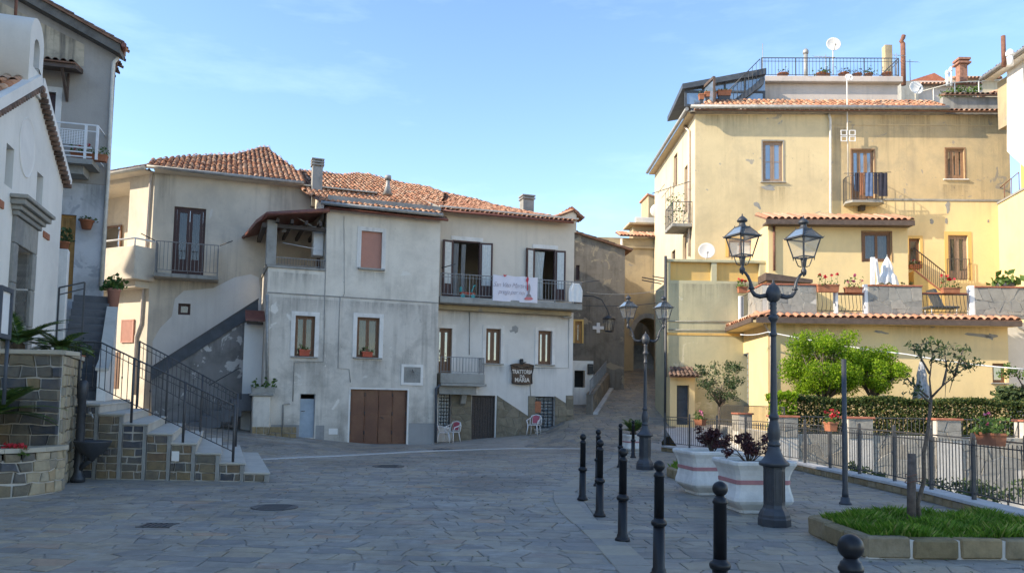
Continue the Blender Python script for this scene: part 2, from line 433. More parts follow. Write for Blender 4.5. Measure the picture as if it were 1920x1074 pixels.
M['tile_new'] = pieces('new_tile', [(0.0, (0.44, 0.2, 0.12)), (0.5, (0.55, 0.28, 0.17)), (1.0, (0.62, 0.38, 0.25))], 0.9, 8.0, 0.3, 0.4)
M['tile_old'] = pieces('old_tile', [(0.0, (0.1, 0.07, 0.055)), (0.5, (0.2, 0.13, 0.1)), (1.0, (0.28, 0.18, 0.13))], 0.9, 8.0, 0.5, 0.5, lich=(0.14, 0.135, 0.12))
M['under'] = plain('tile_underlay', (0.2, 0.105, 0.065), 0.9, var=0.35, sc=5)
M['terracotta'] = plain('terracotta', (0.36, 0.14, 0.07), 0.85, var=0.2)
M['redbox'] = plain('red_plastic', (0.42, 0.07, 0.03), 0.5)
M['copper'] = plain('red_brown_metal', (0.17, 0.06, 0.042), 0.55, var=0.2)
M['redcap'] = plain('brick_red_cap', (0.37, 0.13, 0.075), 0.85, var=0.25)
M['iron'] = plain('dark_iron', (0.07, 0.07, 0.073), 0.5, 0.3, var=0.12, sc=12, spec=0.5)
M['castiron'] = plain('lamp_iron', (0.05, 0.054, 0.062), 0.48, 0.2, var=0.15, sc=9, bump=0.06, spec=0.5)
M['black'] = plain('black_paint', (0.01, 0.0105, 0.013), 0.42, 0.0, var=0.15, spec=0.35)
M['railgrey'] = plain('grey_rail_paint', (0.22, 0.22, 0.22), 0.6, 0.1, var=0.2)
M['white'] = plain('white_paint', (0.75, 0.75, 0.74), 0.5, var=0.06)
M['plastic'] = plain('white_plastic', (0.72, 0.7, 0.68), 0.45, var=0.05)
M['pink'] = plain('pink_plastic', (0.42, 0.09, 0.12), 0.6, var=0.08)
M['gutter'] = plain('gutter_zinc', (0.3, 0.295, 0.28), 0.55, 0.2, var=0.25)
M['pipe'] = plain('cream_pipe', (0.55, 0.47, 0.4), 0.6, var=0.15)
M['pipew'] = plain('white_pipe', (0.62, 0.58, 0.5), 0.6, var=0.15)
M['maroon'] = plain('maroon_wood', (0.055, 0.022, 0.02), 0.55, var=0.2)
M['brownw'] = plain('brown_window_wood', (0.16, 0.075, 0.032), 0.5, var=0.25, sc=14)
M['darkwood'] = plain('dark_wood', (0.055, 0.043, 0.036), 0.7, var=0.3, sc=14, bump=0.3)
M['ochrewood'] = plain('ochre_wood', (0.42, 0.22, 0.06), 0.55, var=0.2)
M['shutterw'] = plain('shutter_wood', (0.29, 0.165, 0.09), 0.65, var=0.2, sc=10)
M['mauvew'] = plain('faded_mauve_wood', (0.3, 0.21, 0.15), 0.7, var=0.2, sc=10)
M['rollpink'] = plain('pink_roller_shutter', (0.46, 0.22, 0.16), 0.6, var=0.06)
M['rust'] = plain('rusted_pipe', (0.19, 0.085, 0.055), 0.85, var=0.35, sc=7)
def garage_mat():
    k = NB('garage_brown')
    c = k.ramp(k.noise(k.P(), 1.2, 8, 0.65), [(0.3, (0.10, 0.04, 0.022)), (0.5, (0.145, 0.06, 0.03)), (0.72, (0.2, 0.1, 0.05))])
    k.bump(k.noise(k.P(), 30, 4), 0.08, 0.01)
    return k.out(c, 0.55)
M['garage'] = garage_mat()
M['bluedoor'] = plain('pale_blue_door', (0.3, 0.36, 0.42), 0.5, var=0.14, sc=3)
M['glass'] = glass_mat('window_glass', see=0.6, ior=1.7)
M['glassd'] = glass_mat('dark_window_glass', (0.012, 0.014, 0.017), 0.1)
M['glassb'] = glass_mat('blue_window_glass', (0.16, 0.22, 0.3), 0.12, 0.08)
M['lampglass'] = glass_mat('lantern_glass', (0.35, 0.36, 0.36), 0.82, 0.05)
M['frost'] = plain('glass_blocks', (0.2, 0.23, 0.25), 0.25, var=0.3, sc=7, spec=0.8)
M['curtain'] = plain('white_curtain', (0.62, 0.62, 0.58), 0.9, var=0.1, sc=10)
M['curtainm'] = plain('dusky_rose_curtain', (0.2, 0.09, 0.085), 0.9, var=0.2, sc=10)
M['curtaing'] = plain('grey_green_curtain', (0.24, 0.3, 0.28), 0.9, var=0.15, sc=10)
M['curtain_refl'] = plain('tan_reflection_curtain', (0.32, 0.23, 0.1), 0.9, var=0.15, sc=8)  # cloth tinted tan to stand in for the golden reflection in its panes
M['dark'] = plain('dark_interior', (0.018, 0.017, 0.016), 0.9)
M['banner'] = plain('white_banner_cloth', (0.72, 0.69, 0.74), 0.85, var=0.03)
M['bannertext'] = plain('banner_grey_print', (0.32, 0.27, 0.3), 0.85)
M['bannerred'] = plain('banner_red_print', (0.55, 0.05, 0.06), 0.85)
M['bannerpink'] = plain('banner_pink_print', (0.62, 0.2, 0.2), 0.85)
M['bannergrey'] = plain('banner_statue_print', (0.3, 0.26, 0.27), 0.85, var=0.3, sc=9)
M['signwood'] = plain('carved_sign_wood', (0.1, 0.06, 0.035), 0.75, var=0.35, sc=9, bump=0.3)
M['signtext'] = plain('sign_letters', (0.66, 0.6, 0.52), 0.7)
M['cloth_w'] = plain('white_cloth', (0.72, 0.72, 0.7), 0.9, var=0.06)
M['cloth_b'] = plain('denim_cloth', (0.1, 0.15, 0.26), 0.9, var=0.2)
M['cloth_d'] = plain('dark_cloth', (0.03, 0.03, 0.045), 0.9, var=0.2)
M['cloth_r'] = plain('rust_cloth', (0.28, 0.12, 0.06), 0.9, var=0.2)
M['greyumb'] = plain('grey_striped_cloth', (0.36, 0.36, 0.37), 0.9, var=0.35, sc=7)
M['tread'] = plaster('dark_steps', (0.13, 0.135, 0.145), (0.08, 0.085, 0.09), None, 0.6, 0.2, sc=1.4, seed=31)
M['slate'] = plain('slate_cap', (0.06, 0.07, 0.085), 0.6, var=0.3, sc=3)
M['teal'] = plain('teal_plastic', (0.05, 0.4, 0.4), 0.5)
M['fasc'] = plain('dark_fascia', (0.1, 0.07, 0.055), 0.7, var=0.3)
M['bark'] = plain('bark', (0.13, 0.1, 0.075), 0.9, var=0.4, sc=15, bump=0.8)
M['stake'] = plain('weathered_stake', (0.11, 0.085, 0.07), 0.9, var=0.35, sc=12, bump=0.6)
M['brick'] = plain('chimney_brick', (0.3, 0.15, 0.1), 0.9, var=0.4, sc=7)
M['lf_lime'] = leaf_mat('lime_leaves', [(0.0, (0.1, 0.19, 0.012)), (0.4, (0.21, 0.36, 0.015)), (0.8, (0.33, 0.48, 0.02)), (1.0, (0.45, 0.58, 0.05))], 0.55)
M['lf_olive'] = leaf_mat('olive_leaves', [(0.0, (0.035, 0.06, 0.02)), (0.5, (0.075, 0.11, 0.04)), (1.0, (0.13, 0.17, 0.07))], 0.3)
M['lf_dark'] = leaf_mat('dark_leaves', [(0.0, (0.02, 0.04, 0.014)), (0.5, (0.065, 0.1, 0.035)), (1.0, (0.14, 0.17, 0.06))], 0.25)
M['lf_hedge'] = leaf_mat('hedge_leaves', [(0.0, (0.018, 0.04, 0.012)), (0.5, (0.05, 0.085, 0.02)), (0.85, (0.11, 0.14, 0.03)), (1.0, (0.25, 0.2, 0.06))], 0.3)
M['lf_purple'] = leaf_mat('purple_leaves', [(0.0, (0.03, 0.012, 0.014)), (0.5, (0.075, 0.026, 0.03)), (1.0, (0.14, 0.055, 0.05))], 0.3)
M['lf_palm'] = leaf_mat('palm_leaves', [(0.0, (0.03, 0.07, 0.018)), (0.6, (0.075, 0.14, 0.03)), (1.0, (0.15, 0.21, 0.04))], 0.25)
M['lf_gera'] = leaf_mat('geranium_leaves', [(0.0, (0.05, 0.1, 0.02)), (1.0, (0.14, 0.22, 0.05))], 0.35)
M['petal'] = leaf_mat('red_petals', [(0.0, (0.45, 0.02, 0.03)), (1.0, (0.7, 0.06, 0.08))], 0.3)
M['petalp'] = leaf_mat('pink_petals', [(0.0, (0.5, 0.08, 0.2)), (1.0, (0.7, 0.25, 0.38))], 0.3)
M['grass'] = leaf_mat('grass_blades', [(0.0, (0.06, 0.14, 0.012)), (0.5, (0.12, 0.25, 0.02)), (0.85, (0.2, 0.31, 0.04)), (1.0, (0.36, 0.33, 0.12))], 0.35)
# ------------------------------------------------------------------ builders shared by the houses
import bmesh
def wall(parent, fr, outline, holes, mat, name='wall', reveal=0.22, y=0.0, rmat=None, kind=None, label=None):
    """a wall face with real openings; the openings get reveals"""
    bm = bmesh.new()
    bm.faces.new([bm.verts.new((a, y, b)) for a, b in outline])
    for x0, x1, z0, z1 in holes:
        for co, no in (((x0, 0, 0), (1, 0, 0)), ((x1, 0, 0), (1, 0, 0)), ((0, 0, z0), (0, 0, 1)), ((0, 0, z1), (0, 0, 1))):
            bmesh.ops.bisect_plane(bm, geom=bm.verts[:] + bm.edges[:] + bm.faces[:], plane_co=co, plane_no=no)
    kill = []
    for f in bm.faces:
        c = f.calc_center_median()
        if any(x0 < c.x < x1 and z0 < c.z < z1 for x0, x1, z0, z1 in holes): kill.append(f)
    bmesh.ops.delete(bm, geom=kill, context='FACES')
    for x0, x1, z0, z1 in holes:
        r = reveal
        v = [bm.verts.new(p) for p in ((x0, y, z0), (x1, y, z0), (x1, y, z1), (x0, y, z1), (x0, y + r, z0), (x1, y + r, z0), (x1, y + r, z1), (x0, y + r, z1))]
        for q in ((0, 1, 5, 4), (1, 2, 6, 5), (2, 3, 7, 6), (3, 0, 4, 7)): bm.faces.new([v[i] for i in q])
    bmesh.ops.recalc_face_normals(bm, faces=bm.faces[:])
    me = bpy.data.meshes.new(name); bm.to_mesh(me); bm.free()
    me.materials.append(mat)
    return obj(name, me, None, parent, fr.M, label=label, kind=kind)

def frame_mb(x0, x1, z0, z1, y0, y1, t, mb=None):
    mb = mb or MB()
    mb.box(x0, x0 + t, y0, y1, z0, z1); mb.box(x1 - t, x1, y0, y1, z0, z1)
    mb.box(x0 + t, x1 - t, y0, y1, z0, z0 + t); mb.box(x0 + t, x1 - t, y0, y1, z1 - t, z1)
    return mb

def curtain_mb(x0, x1, z0, z1, y, folds=7, amp=0.03, gather=0.0):
    mb = MB(); n = folds * 4
    vs = []
    for j, z in enumerate((z1, (z0 + z1) / 2, z0)):
        for i in range(n + 1):
            t = i / n
            xx = x0 + (x1 - x0) * t * (1 - gather * (0.5 if j == 1 else 0.25 if j == 2 else 0))
            vs.append((xx, y + amp * math.sin(t * folds * 6.283 + j * 0.4), z))
    mb.add(vs, [(j * (n + 1) + i, j * (n + 1) + i + 1, (j + 1) * (n + 1) + i + 1, (j + 1) * (n + 1) + i) for j in range(2) for i in range(n)], True)
    return mb

def window(parent, fr, b, d=0.16, n=2, wood='brownw', glass='glass', t=0.06, sw=0.055, surround=None, sill=None, curtain=None, bar=None, name='window', solid=0.0, label=None):
    """b = (x0,x1,z0,z1): joinery set back d; n leaves, each with its pane; solid = height share of a timber bottom panel"""
    x0, x1, z0, z1 = b
    mb = frame_mb(x0, x1, z0, z1, d, d + 0.07, t)
    w = (x1 - x0 - 2 * t) / n
    panes = []
    for i in range(n):
        a0, a1 = x0 + t + w * i + 0.004, x0 + t + w * (i + 1) - 0.004
        c0, c1 = z0 + t + 0.004, z1 - t - 0.004
        frame_mb(a0, a1, c0, c1, d + 0.012, d + 0.052, sw, mb)
        g0 = c0 + sw
        if solid:
            g0 = c0 + (c1 - c0) * solid
            mb.box(a0 + sw, a1 - sw, d + 0.02, d + 0.045, c0 + sw, g0)
        if bar:
            for q in bar:
                zz = g0 + (c1 - sw - g0) * q
                mb.box(a0 + sw, a1 - sw, d + 0.02, d + 0.045, zz - 0.018, zz + 0.018)
        panes.append((a0 + sw, a1 - sw, g0, c1 - sw))
    o = obj(name, mb, M[wood], parent, fr.M, label=label)
    for a0, a1, c0, c1 in panes:
        obj('pane', MB().box(a0, a1, d + 0.028, d + 0.036, c0, c1), M[glass], o, fr.M)
    if surround:
        sw_, sm = surround; mb = MB(); e = 0.022
        mb.box(x0 - sw_, x0, -e, 0.003, z0, z1 + sw_); mb.box(x1, x1 + sw_, -e, 0.003, z0, z1 + sw_); mb.box(x0, x1, -e, 0.003, z1, z1 + sw_)
        obj('surround', mb, M[sm], o, fr.M)
    if sill:
        so_, sm = sill
        obj('sill', MB().bbox(x0 - so_, x1 + so_, -0.09, d, z0 - 0.055, z0 - 0.003, 0.008), M[sm], o, fr.M)
    if curtain:
        cm = curtain
        for i in range(n):
            a0, a1, c0, c1 = panes[i]
            obj('curtain', curtain_mb(a0 - 0.03, a1 + 0.03, c0 - 0.05, c1 + 0.02, d + 0.1, 5, 0.02), M[cm], o, fr.M)
    return o

def rail_mesh(pts, h, step=0.11, rb=0.007, rr=0.016, post=0.02, low=0.08, mid=None, mb=None):
    """vertical-bar railing along base points"""
    mb = mb or MB(); P = [Vector(p) for p in pts]; Z = Vector((0, 0, 1))
    mb.tube([p + Z * h for p in P], rr, 4, smooth=False)
    mb.tube([p + Z * low for p in P], rr * 0.7, 4, smooth=False)
    if mid: mb.tube([p + Z * mid for p in P], rr * 0.6, 4, smooth=False)
    for p in P: mb.tube([p, p + Z * (h + 0.01)], post, 4, smooth=False)
    for a, b in zip(P, P[1:]):
        L = (b - a).length; n = max(1, int(L / step))
        for i in range(1, n):
            q = a + (b - a) * (i / n)
            mb.tube([q + Z * low, q + Z * h], rb, 4, False, False)
    return mb

# ---- roof tiles
def _tile_mesh(name, L, r0, r1, seed):
    mb = MB(); n = 5; vs = []
    q = random.Random(seed)
    for k, (yy, r) in enumerate(((0, r0), (L, r1))):
        for i in range(n + 1):
            a = math.pi * i / n
            vs.append((-r * math.cos(a), yy, r * 0.85 * math.sin(a)))
    for i in range(n + 1):
        a = math.pi * i / n
        vs.append((-(r0 - 0.018) * math.cos(a), 0, (r0 - 0.018) * 0.85 * math.sin(a)))
    fs = [(i, i + 1, n + 2 + i, n + 1 + i) for i in range(n)]
    fs2 = [(2 * (n + 1) + i, 2 * (n + 1) + i + 1, i + 1, i) for i in range(n)]
    mb.add(vs, fs, True); mb.f += fs2; mb.sm += [False] * n
    return mb
def inside(poly, x, y):
    c = False; n = len(poly)
    for i in range(n):
        x1, y1 = poly[i]; x2, y2 = poly[(i + 1) % n]
        if (y1 > y) != (y2 > y) and x < (x2 - x1) * (y - y1) / (y2 - y1) + x1: c = not c
    return c
class RoofPlane:
    """a pitched plane through an eave line"""
    def __init__(s, A, B, pitch):
        s.A = Vector(A); s.u = (Vector(B) - s.A).normalized()
        w = Vector((-s.u.y, s.u.x, 0)).normalized()
        s.s = (w * math.cos(pitch) + Vector((0, 0, math.sin(pitch))))
        s.n = s.u.cross(s.s).normalized(); s.s = s.n.cross(s.u).normalized()
    def uv(s, px, py):
        p = onplane(px, py, s.A, s.n) - s.A
        return (p.dot(s.u), p.dot(s.s))
    def pt(s, u, v, h=0.0): return s.A + s.u * u + s.s * v + s.n * h
    def mat(s, u, v, h=0.0, rz=0.0):
        p = s.pt(u, v, h)
        m = Matrix(((s.u.x, s.s.x, s.n.x, p.x), (s.u.y, s.s.y, s.n.y, p.y), (s.u.z, s.s.z, s.n.z, p.z), (0, 0, 0, 1)))
        return m @ Matrix.Rotation(rz, 4, 'Z')
def tile_roof(parent, rpl, poly, mat='tile', tw=0.2, th=0.33, limit=300, name='roof', r=0.088, thick=0.07, seed=1):
    """poly: (u, v) outline on the roof plane; returns the roof deck (its tiles are sub-parts)"""
    q = random.Random(seed)
    mb = MB(); mb.prism([rpl.pt(u, v, -thick) for u, v in poly], rpl.n * (thick - 0.012))
    deck = obj(name, mb, M['under'], parent)
    us = [p[0] for p in poly]; vs = [p[1] for p in poly]
    tiles = []
    nu, nv = int((max(us) - min(us)) / tw) + 1, int((max(vs) - min(vs)) / th) + 1
    for j in range(nv):
        for i in range(nu):
            u = min(us) + (i + 0.5) * tw; v = min(vs) + j * th
            if inside(poly, u, v + th * 0.45):
                tiles.append((u + q.uniform(-.012, .012), v - 0.05 + q.uniform(-.03, .03), q.uniform(-.006, .016), q.uniform(-.06, .06)))
    tiles.sort(key=lambda t: (rpl.pt(t[0], t[1]) - EYE).length)
    meshes = [_tile_mesh('roof_tile', th + 0.1, r, r * 0.82, k) for k in range(2)]
    me = meshes[0].mesh('roof_tile', M[mat])
    rest = MB()
    for k, (u, v, h, a) in enumerate(tiles):
        m = rpl.mat(u, v, h, a) @ Matrix.Rotation(-0.035, 4, 'X')
        if k < limit: obj('roof_tile', me, None, deck, m)
        else: rest.add([m @ Vector(p) for p in meshes[0].v], meshes[0].f[:5], True)
    if rest.v: obj('roof_tiles', rest, M[mat], deck, kind='stuff')
    return deck
def tile_row(parent, a, b, mat='tile_new', tw=0.2, L=0.4, drop=0.12, name='roof_tile', r=0.09, inward=None, thick=True):
    """one visible course of tiles along an edge from a to b (world), sloping outwards"""
    a, b = Vector(a), Vector(b); pl = RoofPlane(a, b, math.atan2(drop, L))
    n = int((b - a).length / tw)
    tm = _tile_mesh(name, L, r, r * 0.9, 3); me = tm.mesh(name, M[mat])
    for i in range(n):
        obj(name, me, None, parent, pl.mat((i + 0.5) * (b - a).length / n + RND.uniform(-.008, .008), RND.uniform(-.02, .02), 0.01, RND.uniform(-.04, .04)))
    mb = MB(); mb.prism([pl.pt(0, -0.02, -0.05), pl.pt((b - a).length, -0.02, -0.05), pl.pt((b - a).length, L, -0.05), pl.pt(0, L, -0.05)], pl.n * 0.045)
    return mb

# ---- stones
def cells(W, H, cw, ch, jx=0.25, jy=0.2, rnd=None, wvar=0.35):
    """irregular coursed cells filling W x H: list of polygons"""
    q = rnd or RND
    rows = max(1, round(H / ch)); hs = [1 + q.uniform(-jy, jy) for _ in range(rows)]; t = sum(hs)
    ys = [0.0]
    for h in hs: ys.append(ys[-1] + h / t * H)
    cuts = []
    for j in range(rows):
        xs = [0.0]; x = -q.uniform(0.2, 0.8) * cw
        while True:
            x += cw * (1 + q.uniform(-wvar, wvar))
            if x > W - 0.35 * cw: break
            if x > 0.35 * cw: xs.append(x)
        xs.append(W); cuts.append(xs)
    # vertices on every course line
    lines = []
    for j in range(rows + 1):
        vs = {}
        for jj in (j - 1, j):
            if 0 <= jj < rows:
                for i, x in enumerate(cuts[jj]):
                    e = (i == 0 or i == len(cuts[jj]) - 1)
                    if e: vs[(0 if i == 0 else 1, 'e')] = (x, ys[j])
                    else:
                        dy = 0 if j in (0, rows) else q.uniform(-jy, jy) * ch * 0.6
                        vs[(jj, i)] = (x + q.uniform(-jx, jx) * cw * 0.4, ys[j] + dy)
        lines.append(vs)
    out = []
    for j in range(rows):
        xs = cuts[j]
        for i in range(len(xs) - 1):
            def end(ln, k):
                if k == 0: return ln[(0, 'e')]
                if k == len(xs) - 1: return ln[(1, 'e')]
                return ln[(j, k)]
            bl, br, tl, tr_ = end(lines[j], i), end(lines[j], i + 1), end(lines[j + 1], i), end(lines[j + 1], i + 1)
            lo = sorted([p for k, p in lines[j].items() if k[0] == j - 1 and bl[0] + 0.04 * cw < p[0] < br[0] - 0.04 * cw])
            hi = sorted([p for k, p in lines[j + 1].items() if k[0] == j + 1 and tl[0] + 0.04 * cw < p[0] < tr_[0] - 0.04 * cw], reverse=True)
            out.append([bl] + lo + [br, tr_] + hi + [tl])
    return out
def clip(poly, conv):
    """polygon clipped by a convex anticlockwise outline"""
    for i in range(len(conv)):
        (ax, ay), (bx, by) = conv[i], conv[(i + 1) % len(conv)]
        res = []; f = lambda p: (bx - ax) * (p[1] - ay) - (by - ay) * (p[0] - ax)
        for k in range(len(poly)):
            p, n = poly[k], poly[(k + 1) % len(poly)]; fp, fn = f(p), f(n)
            if fp >= 0: res.append(p)
            if (fp > 0 > fn) or (fp < 0 < fn):
                t = fp / (fp - fn); res.append((p[0] + (n[0] - p[0]) * t, p[1] + (n[1] - p[1]) * t))
        poly = res
        if len(poly) < 3: return None
    return poly
def area(p): return abs(sum(p[i][0] * p[(i + 1) % len(p)][1] - p[(i + 1) % len(p)][0] * p[i][1] for i in range(len(p)))) / 2
def inset(poly, d):
    cx_ = sum(p[0] for p in poly) / len(poly); cy_ = sum(p[1] for p in poly) / len(poly)
    o = []
    for x, y in poly:
        l = math.hypot(x - cx_, y - cy_); k = max(0.25, 1 - d * 1.3 / max(l, 1e-4)); o.append((cx_ + (x - cx_) * k, cy_ + (y - cy_) * k))
    return o
def stone_mb(poly, mapf, depth, joint, bev, mb=None, tilt=0.0):
    """one stone: outline on the surface, mapf(x, z, outward) -> world"""
    mb = mb if mb is not None else MB()
    a = inset(poly, joint); b = inset(poly, joint + bev)
    n = len(a); t = RND.uniform(-tilt, tilt); t2 = RND.uniform(-tilt, tilt)
    x0 = sum(p[0] for p in a) / n; z0 = sum(p[1] for p in a) / n
    vs = [mapf(x, z, -0.01) for x, z in a] + [mapf(x, z, depth * 0.6) for x, z in a] + [mapf(x, z, depth + (x - x0) * t + (z - z0) * t2) for x, z in b]
    fs = [(i, (i + 1) % n, n + (i + 1) % n, n + i) for i in range(n)] + [(n + i, n + (i + 1) % n, 2 * n + (i + 1) % n, 2 * n + i) for i in range(n)] + [tuple(range(2 * n, 3 * n))]
    return mb.add(vs, fs, False)
def stones(parent, polys, mapf, depth, mat, name='stone', joint=0.012, bev=0.012, limit=300, dvar=0.3, tilt=0.05, kindname=None):
    L = []
    for p in polys:
        if p is None or len(p) < 3 or area(p) < 0.0015: continue
        x0 = sum(q[0] for q in p) / len(p); z0 = sum(q[1] for q in p) / len(p)
        c = Vector(mapf(x0, z0, 0)); L.append((-(area(p) / (c - EYE).length ** 2), p, c))
    L.sort(key=lambda t: t[0])
    rest = MB()
    for k, (_, p, c) in enumerate(L):
        dd = depth * (1 + RND.uniform(-dvar, dvar))
        if k < limit:
            mb = stone_mb(p, mapf, dd, joint, bev, None, tilt)
            mb.v = [(v[0] - c.x, v[1] - c.y, v[2] - c.z) for v in mb.v]
            obj(name, mb, M[mat], parent, Matrix.Translation(c))
        else: stone_mb(p, mapf, dd, joint, bev, rest, tilt)
    if rest.v: obj((kindname or name + 's'), rest, M[mat], parent, kind='stuff')
def fr_map(fr, y0=0.0): return lambda x, z, d: fr.pt(x, y0 - d, z)

# ---- leaves
def leaf_quads(C, size, up=0.3, var=0.4, long=1.6):
    """C: (N,3) centres -> pointed folded leaves in random directions"""
    N = len(C)
    d = NP.normal(size=(N, 3)); d[:, 2] += up; d /= np.linalg.norm(d, axis=1)[:, None]
    r = NP.normal(size=(N, 3)); s = np.cross(d, r); s /= np.linalg.norm(s, axis=1)[:, None]
    L = size * (1 + NP.uniform(-var, var, N))[:, None]
    V = np.empty((N, 4, 3)); n = np.cross(d, s)
    V[:, 0] = C - d * L * 0.5; V[:, 2] = C + d * L * 0.5
    V[:, 1] = C + s * L * 0.5 / long + n * L * 0.12; V[:, 3] = C - s * L * 0.5 / long + n * L * 0.12
    return V
def clump_points(cs, rad, n, sq=0.8):
    cs = np.array([tuple(c) for c in cs], float); k = NP.integers(0, len(cs), n)
    g = NP.normal(size=(n, 3)); g /= np.linalg.norm(g, axis=1)[:, None]
    rr = np.asarray(rad)[k] if hasattr(rad, '__len__') else rad
    g *= (NP.uniform(0, 1, n) ** 0.5 * rr)[:, None]; g[:, 2] *= sq
    return cs[k] + g
# ------------------------------------------------------------------ ground, square, terrace
def fence_x(y):
    pts = [(-8, 7.3), (12, 7.72), (16.2, 7.98), (21.7, 7.8), (24.9, 6.98), (28.75, 5.5), (30.5, 5.75), (33, 6.75), (46, 9.2), (60, 11)]
    for (y0, x0), (y1, x1) in zip(pts, pts[1:]):
        if y <= y1: return x0 + (x1 - x0) * max(0.0, (y - y0) / (y1 - y0))
    return pts[-1][1]
def border_x(y):
    pts = [(-8, 1.3), (6, 1.4), (8.3, 1.35), (10.7, 1.22), (12.5, 1.02), (14, 0.97), (15.5, 1.05), (17, 1.4), (19.5, 2.0), (22, 2.75), (24, 3.2), (27.5, 3.75), (28.9, 3.9)]
    for (y0, x0), (y1, x1) in zip(pts, pts[1:]):
        if y <= y1: return x0 + (x1 - x0) * max(0.0, (y - y0) / (y1 - y0))
    return pts[-1][1]
mb = MB(); mb.poly([(-700, -300, -1.3), (700, -300, -1.3), (700, 1500, -1.3), (-700, 1500, -1.3)])
obj('ground', mb, M['drygrd'], kind='structure')
mb = MB(); ys = [-8 + 0.5 * i for i in range(0, 141)]
xs = [-34, -24, -16] + [-13 + 0.5 * i for i in range(0, 50)]
def gx(x, y): return min(x, fence_x(y) - 0.02)
for a, b in zip(ys, ys[1:]):
    for c, d in zip(xs, xs[1:]):
        if c >= min(fence_x(a), fence_x(b)) - 0.02: continue
        P = [(gx(c, a), a), (gx(d, a), a), (gx(d, b), b), (gx(c, b), b)]
        mb.poly([(x, y, ground_h(x, y) - 0.012) for x, y in P])
square = obj('town_square', mb, M['bed'], kind='structure')
SHRX = -0.36
# laid stone: road part and terrace part, border slabs between
SR = random.Random(3)
def lay(x0, x1, y0, y1, cw, ch, keep, mat, name, limit, depth, joint=0.009):
    ps = cells(x1 - x0, y1 - y0, cw, ch, 0.5, 0.4, SR, 0.45)
    out = []
    for p in ps:
        p = [(x + x0, y + y0) for x, y in p]
        c = (sum(q[0] for q in p) / len(p), sum(q[1] for q in p) / len(p))
        if keep(*c): out.append(p)
    stones(square, out, lambda x, y, d: (x, y, ground_h(x, y) - 0.012 + d), depth, mat, name, joint, 0.008, limit, 0.15, 0.01)
def road_keep(x, y):
    if x > border_x(y) - 0.22 or y > 29.0 + (0.3 * x if x > 0 else 0): return False
    if x < -7.6 and y < 16.6: return y < 12.0 or x > -7.5
    if -9 < x - SHRX * (y - 16.3) < -4.8 and 16.0 < y < 21.9: return False
    return x > -13
lay(-12.5, 4.0, 4.2, 31.0, 0.41, 0.25, road_keep, 'pave', 'paving_stone', 300, 0.013)
lay(1.3, 8.2, 4.2, 29.5, 0.42, 0.27, lambda x, y: border_x(y) + 0.22 < x < fence_x(y) - 0.25, 'pave2', 'terrace_stone', 220, 0.014)
lay(0.2, 9.2, 29.5, 47.0, 0.42, 0.3, lambda x, y: max(border_x(min(y, 28.9)) - 3.2, 0.2) < x < fence_x(y) - 0.1 and y > 29.0 + 0.3 * x - 0.3, 'pave2', 'alley_cobble', 0, 0.02)
Ls = []; y = 4.4
while y < 28.6:
    L = SR.uniform(0.45, 0.75); y2 = y + L
    Ls.append([(border_x(y) - 0.21, y), (border_x(y) + 0.21, y), (border_x(y2) + 0.21, y2), (border_x(y2) - 0.21, y2)]); y = y2
stones(square, Ls, lambda x, y, d: (x, y, ground_h(x, y) - 0.012 + d), 0.024, 'border', 'border_slab', 0.006, 0.008, 300, 0.1, 0.01)
# pale drainage line of narrow slabs across the square
lp = [Vector(p) for p in ((-7.3, 21.2, 0), (-5.0, 23.6, 0), (-2.7, 26.4, 0), (0.1, 28.6, 0), (2.6, 29.2, 0))]
Ls = []
for a, b in zip(lp, lp[1:]):
    n = max(1, round((b - a).length / 0.8)); s = Vector((-(b - a).y, (b - a).x, 0)).normalized() * 0.14
    for i in range(n):
        p, q = a.lerp(b, i / n), a.lerp(b, (i + 1) / n)
        Ls.append([(p - s).to_2d(), (q - s).to_2d(), (q + s).to_2d(), (p + s).to_2d()])
stones(square, [[(v.x, v.y) for v in p] for p in Ls], lambda x, y, d: (x, y, ground_h(x, y) - 0.012 + d), 0.03, 'kerb', 'channel_slab', 0.006, 0.006, 300, 0.05, 0.0)

# kerb wall under the fence: pale coping over a course of edging stones
def along(ya, yb, step):
    P = []; y = ya
    while y < yb + 1e-6: P.append(Vector((fence_x(y), y, 0))); y += step
    return P
kw = thing('kerb_wall', 'low stone kerb wall with pale coping under the dark iron fence', 'wall', (7.8, 18, 0))
P = along(7.0, 28.9, 0.7)
mb = MB()
for a, b in zip(P, P[1:]):
    t = (b - a).normalized(); s = Vector((t.y, -t.x, 0))
    mb.prism([a - s * 0.13 + Vector((0, 0, -1.4)), a + s * 0.14 + Vector((0, 0, -1.4)), a + s * 0.14 + Vector((0, 0, 0.14)), a - s * 0.13 + Vector((0, 0, 0.14))], b - a)
obj('core', mb, M['mortar'], kw)
for i, (a, b) in enumerate(zip(P, P[1:])):
    t = (b - a).normalized(); s = Vector((t.y, -t.x, 0)); L = (b - a).length
    m = Matrix(((t.x, s.x, 0, a.x), (t.y, s.y, 0, a.y), (0, 0, 1, 0), (0, 0, 0, 1)))
    obj('coping_slab', MB().bbox(0.004, L - 0.004, -0.2, 0.2, 0.143, 0.205, 0.008), M['kerb'], kw, m)
    n = 2
    for k in range(n):
        x0, x1 = L * k / n, L * (k + 1) / n
        obj('edging_stone', stone_mb([(x0, 0.0), (x1, 0.0), (x1, 0.14), (x0, 0.14)], lambda x, z, d: (x, -0.13 - d, z), 0.045, 0.008, 0.012, None, 0.05), M['edging'], kw, m)

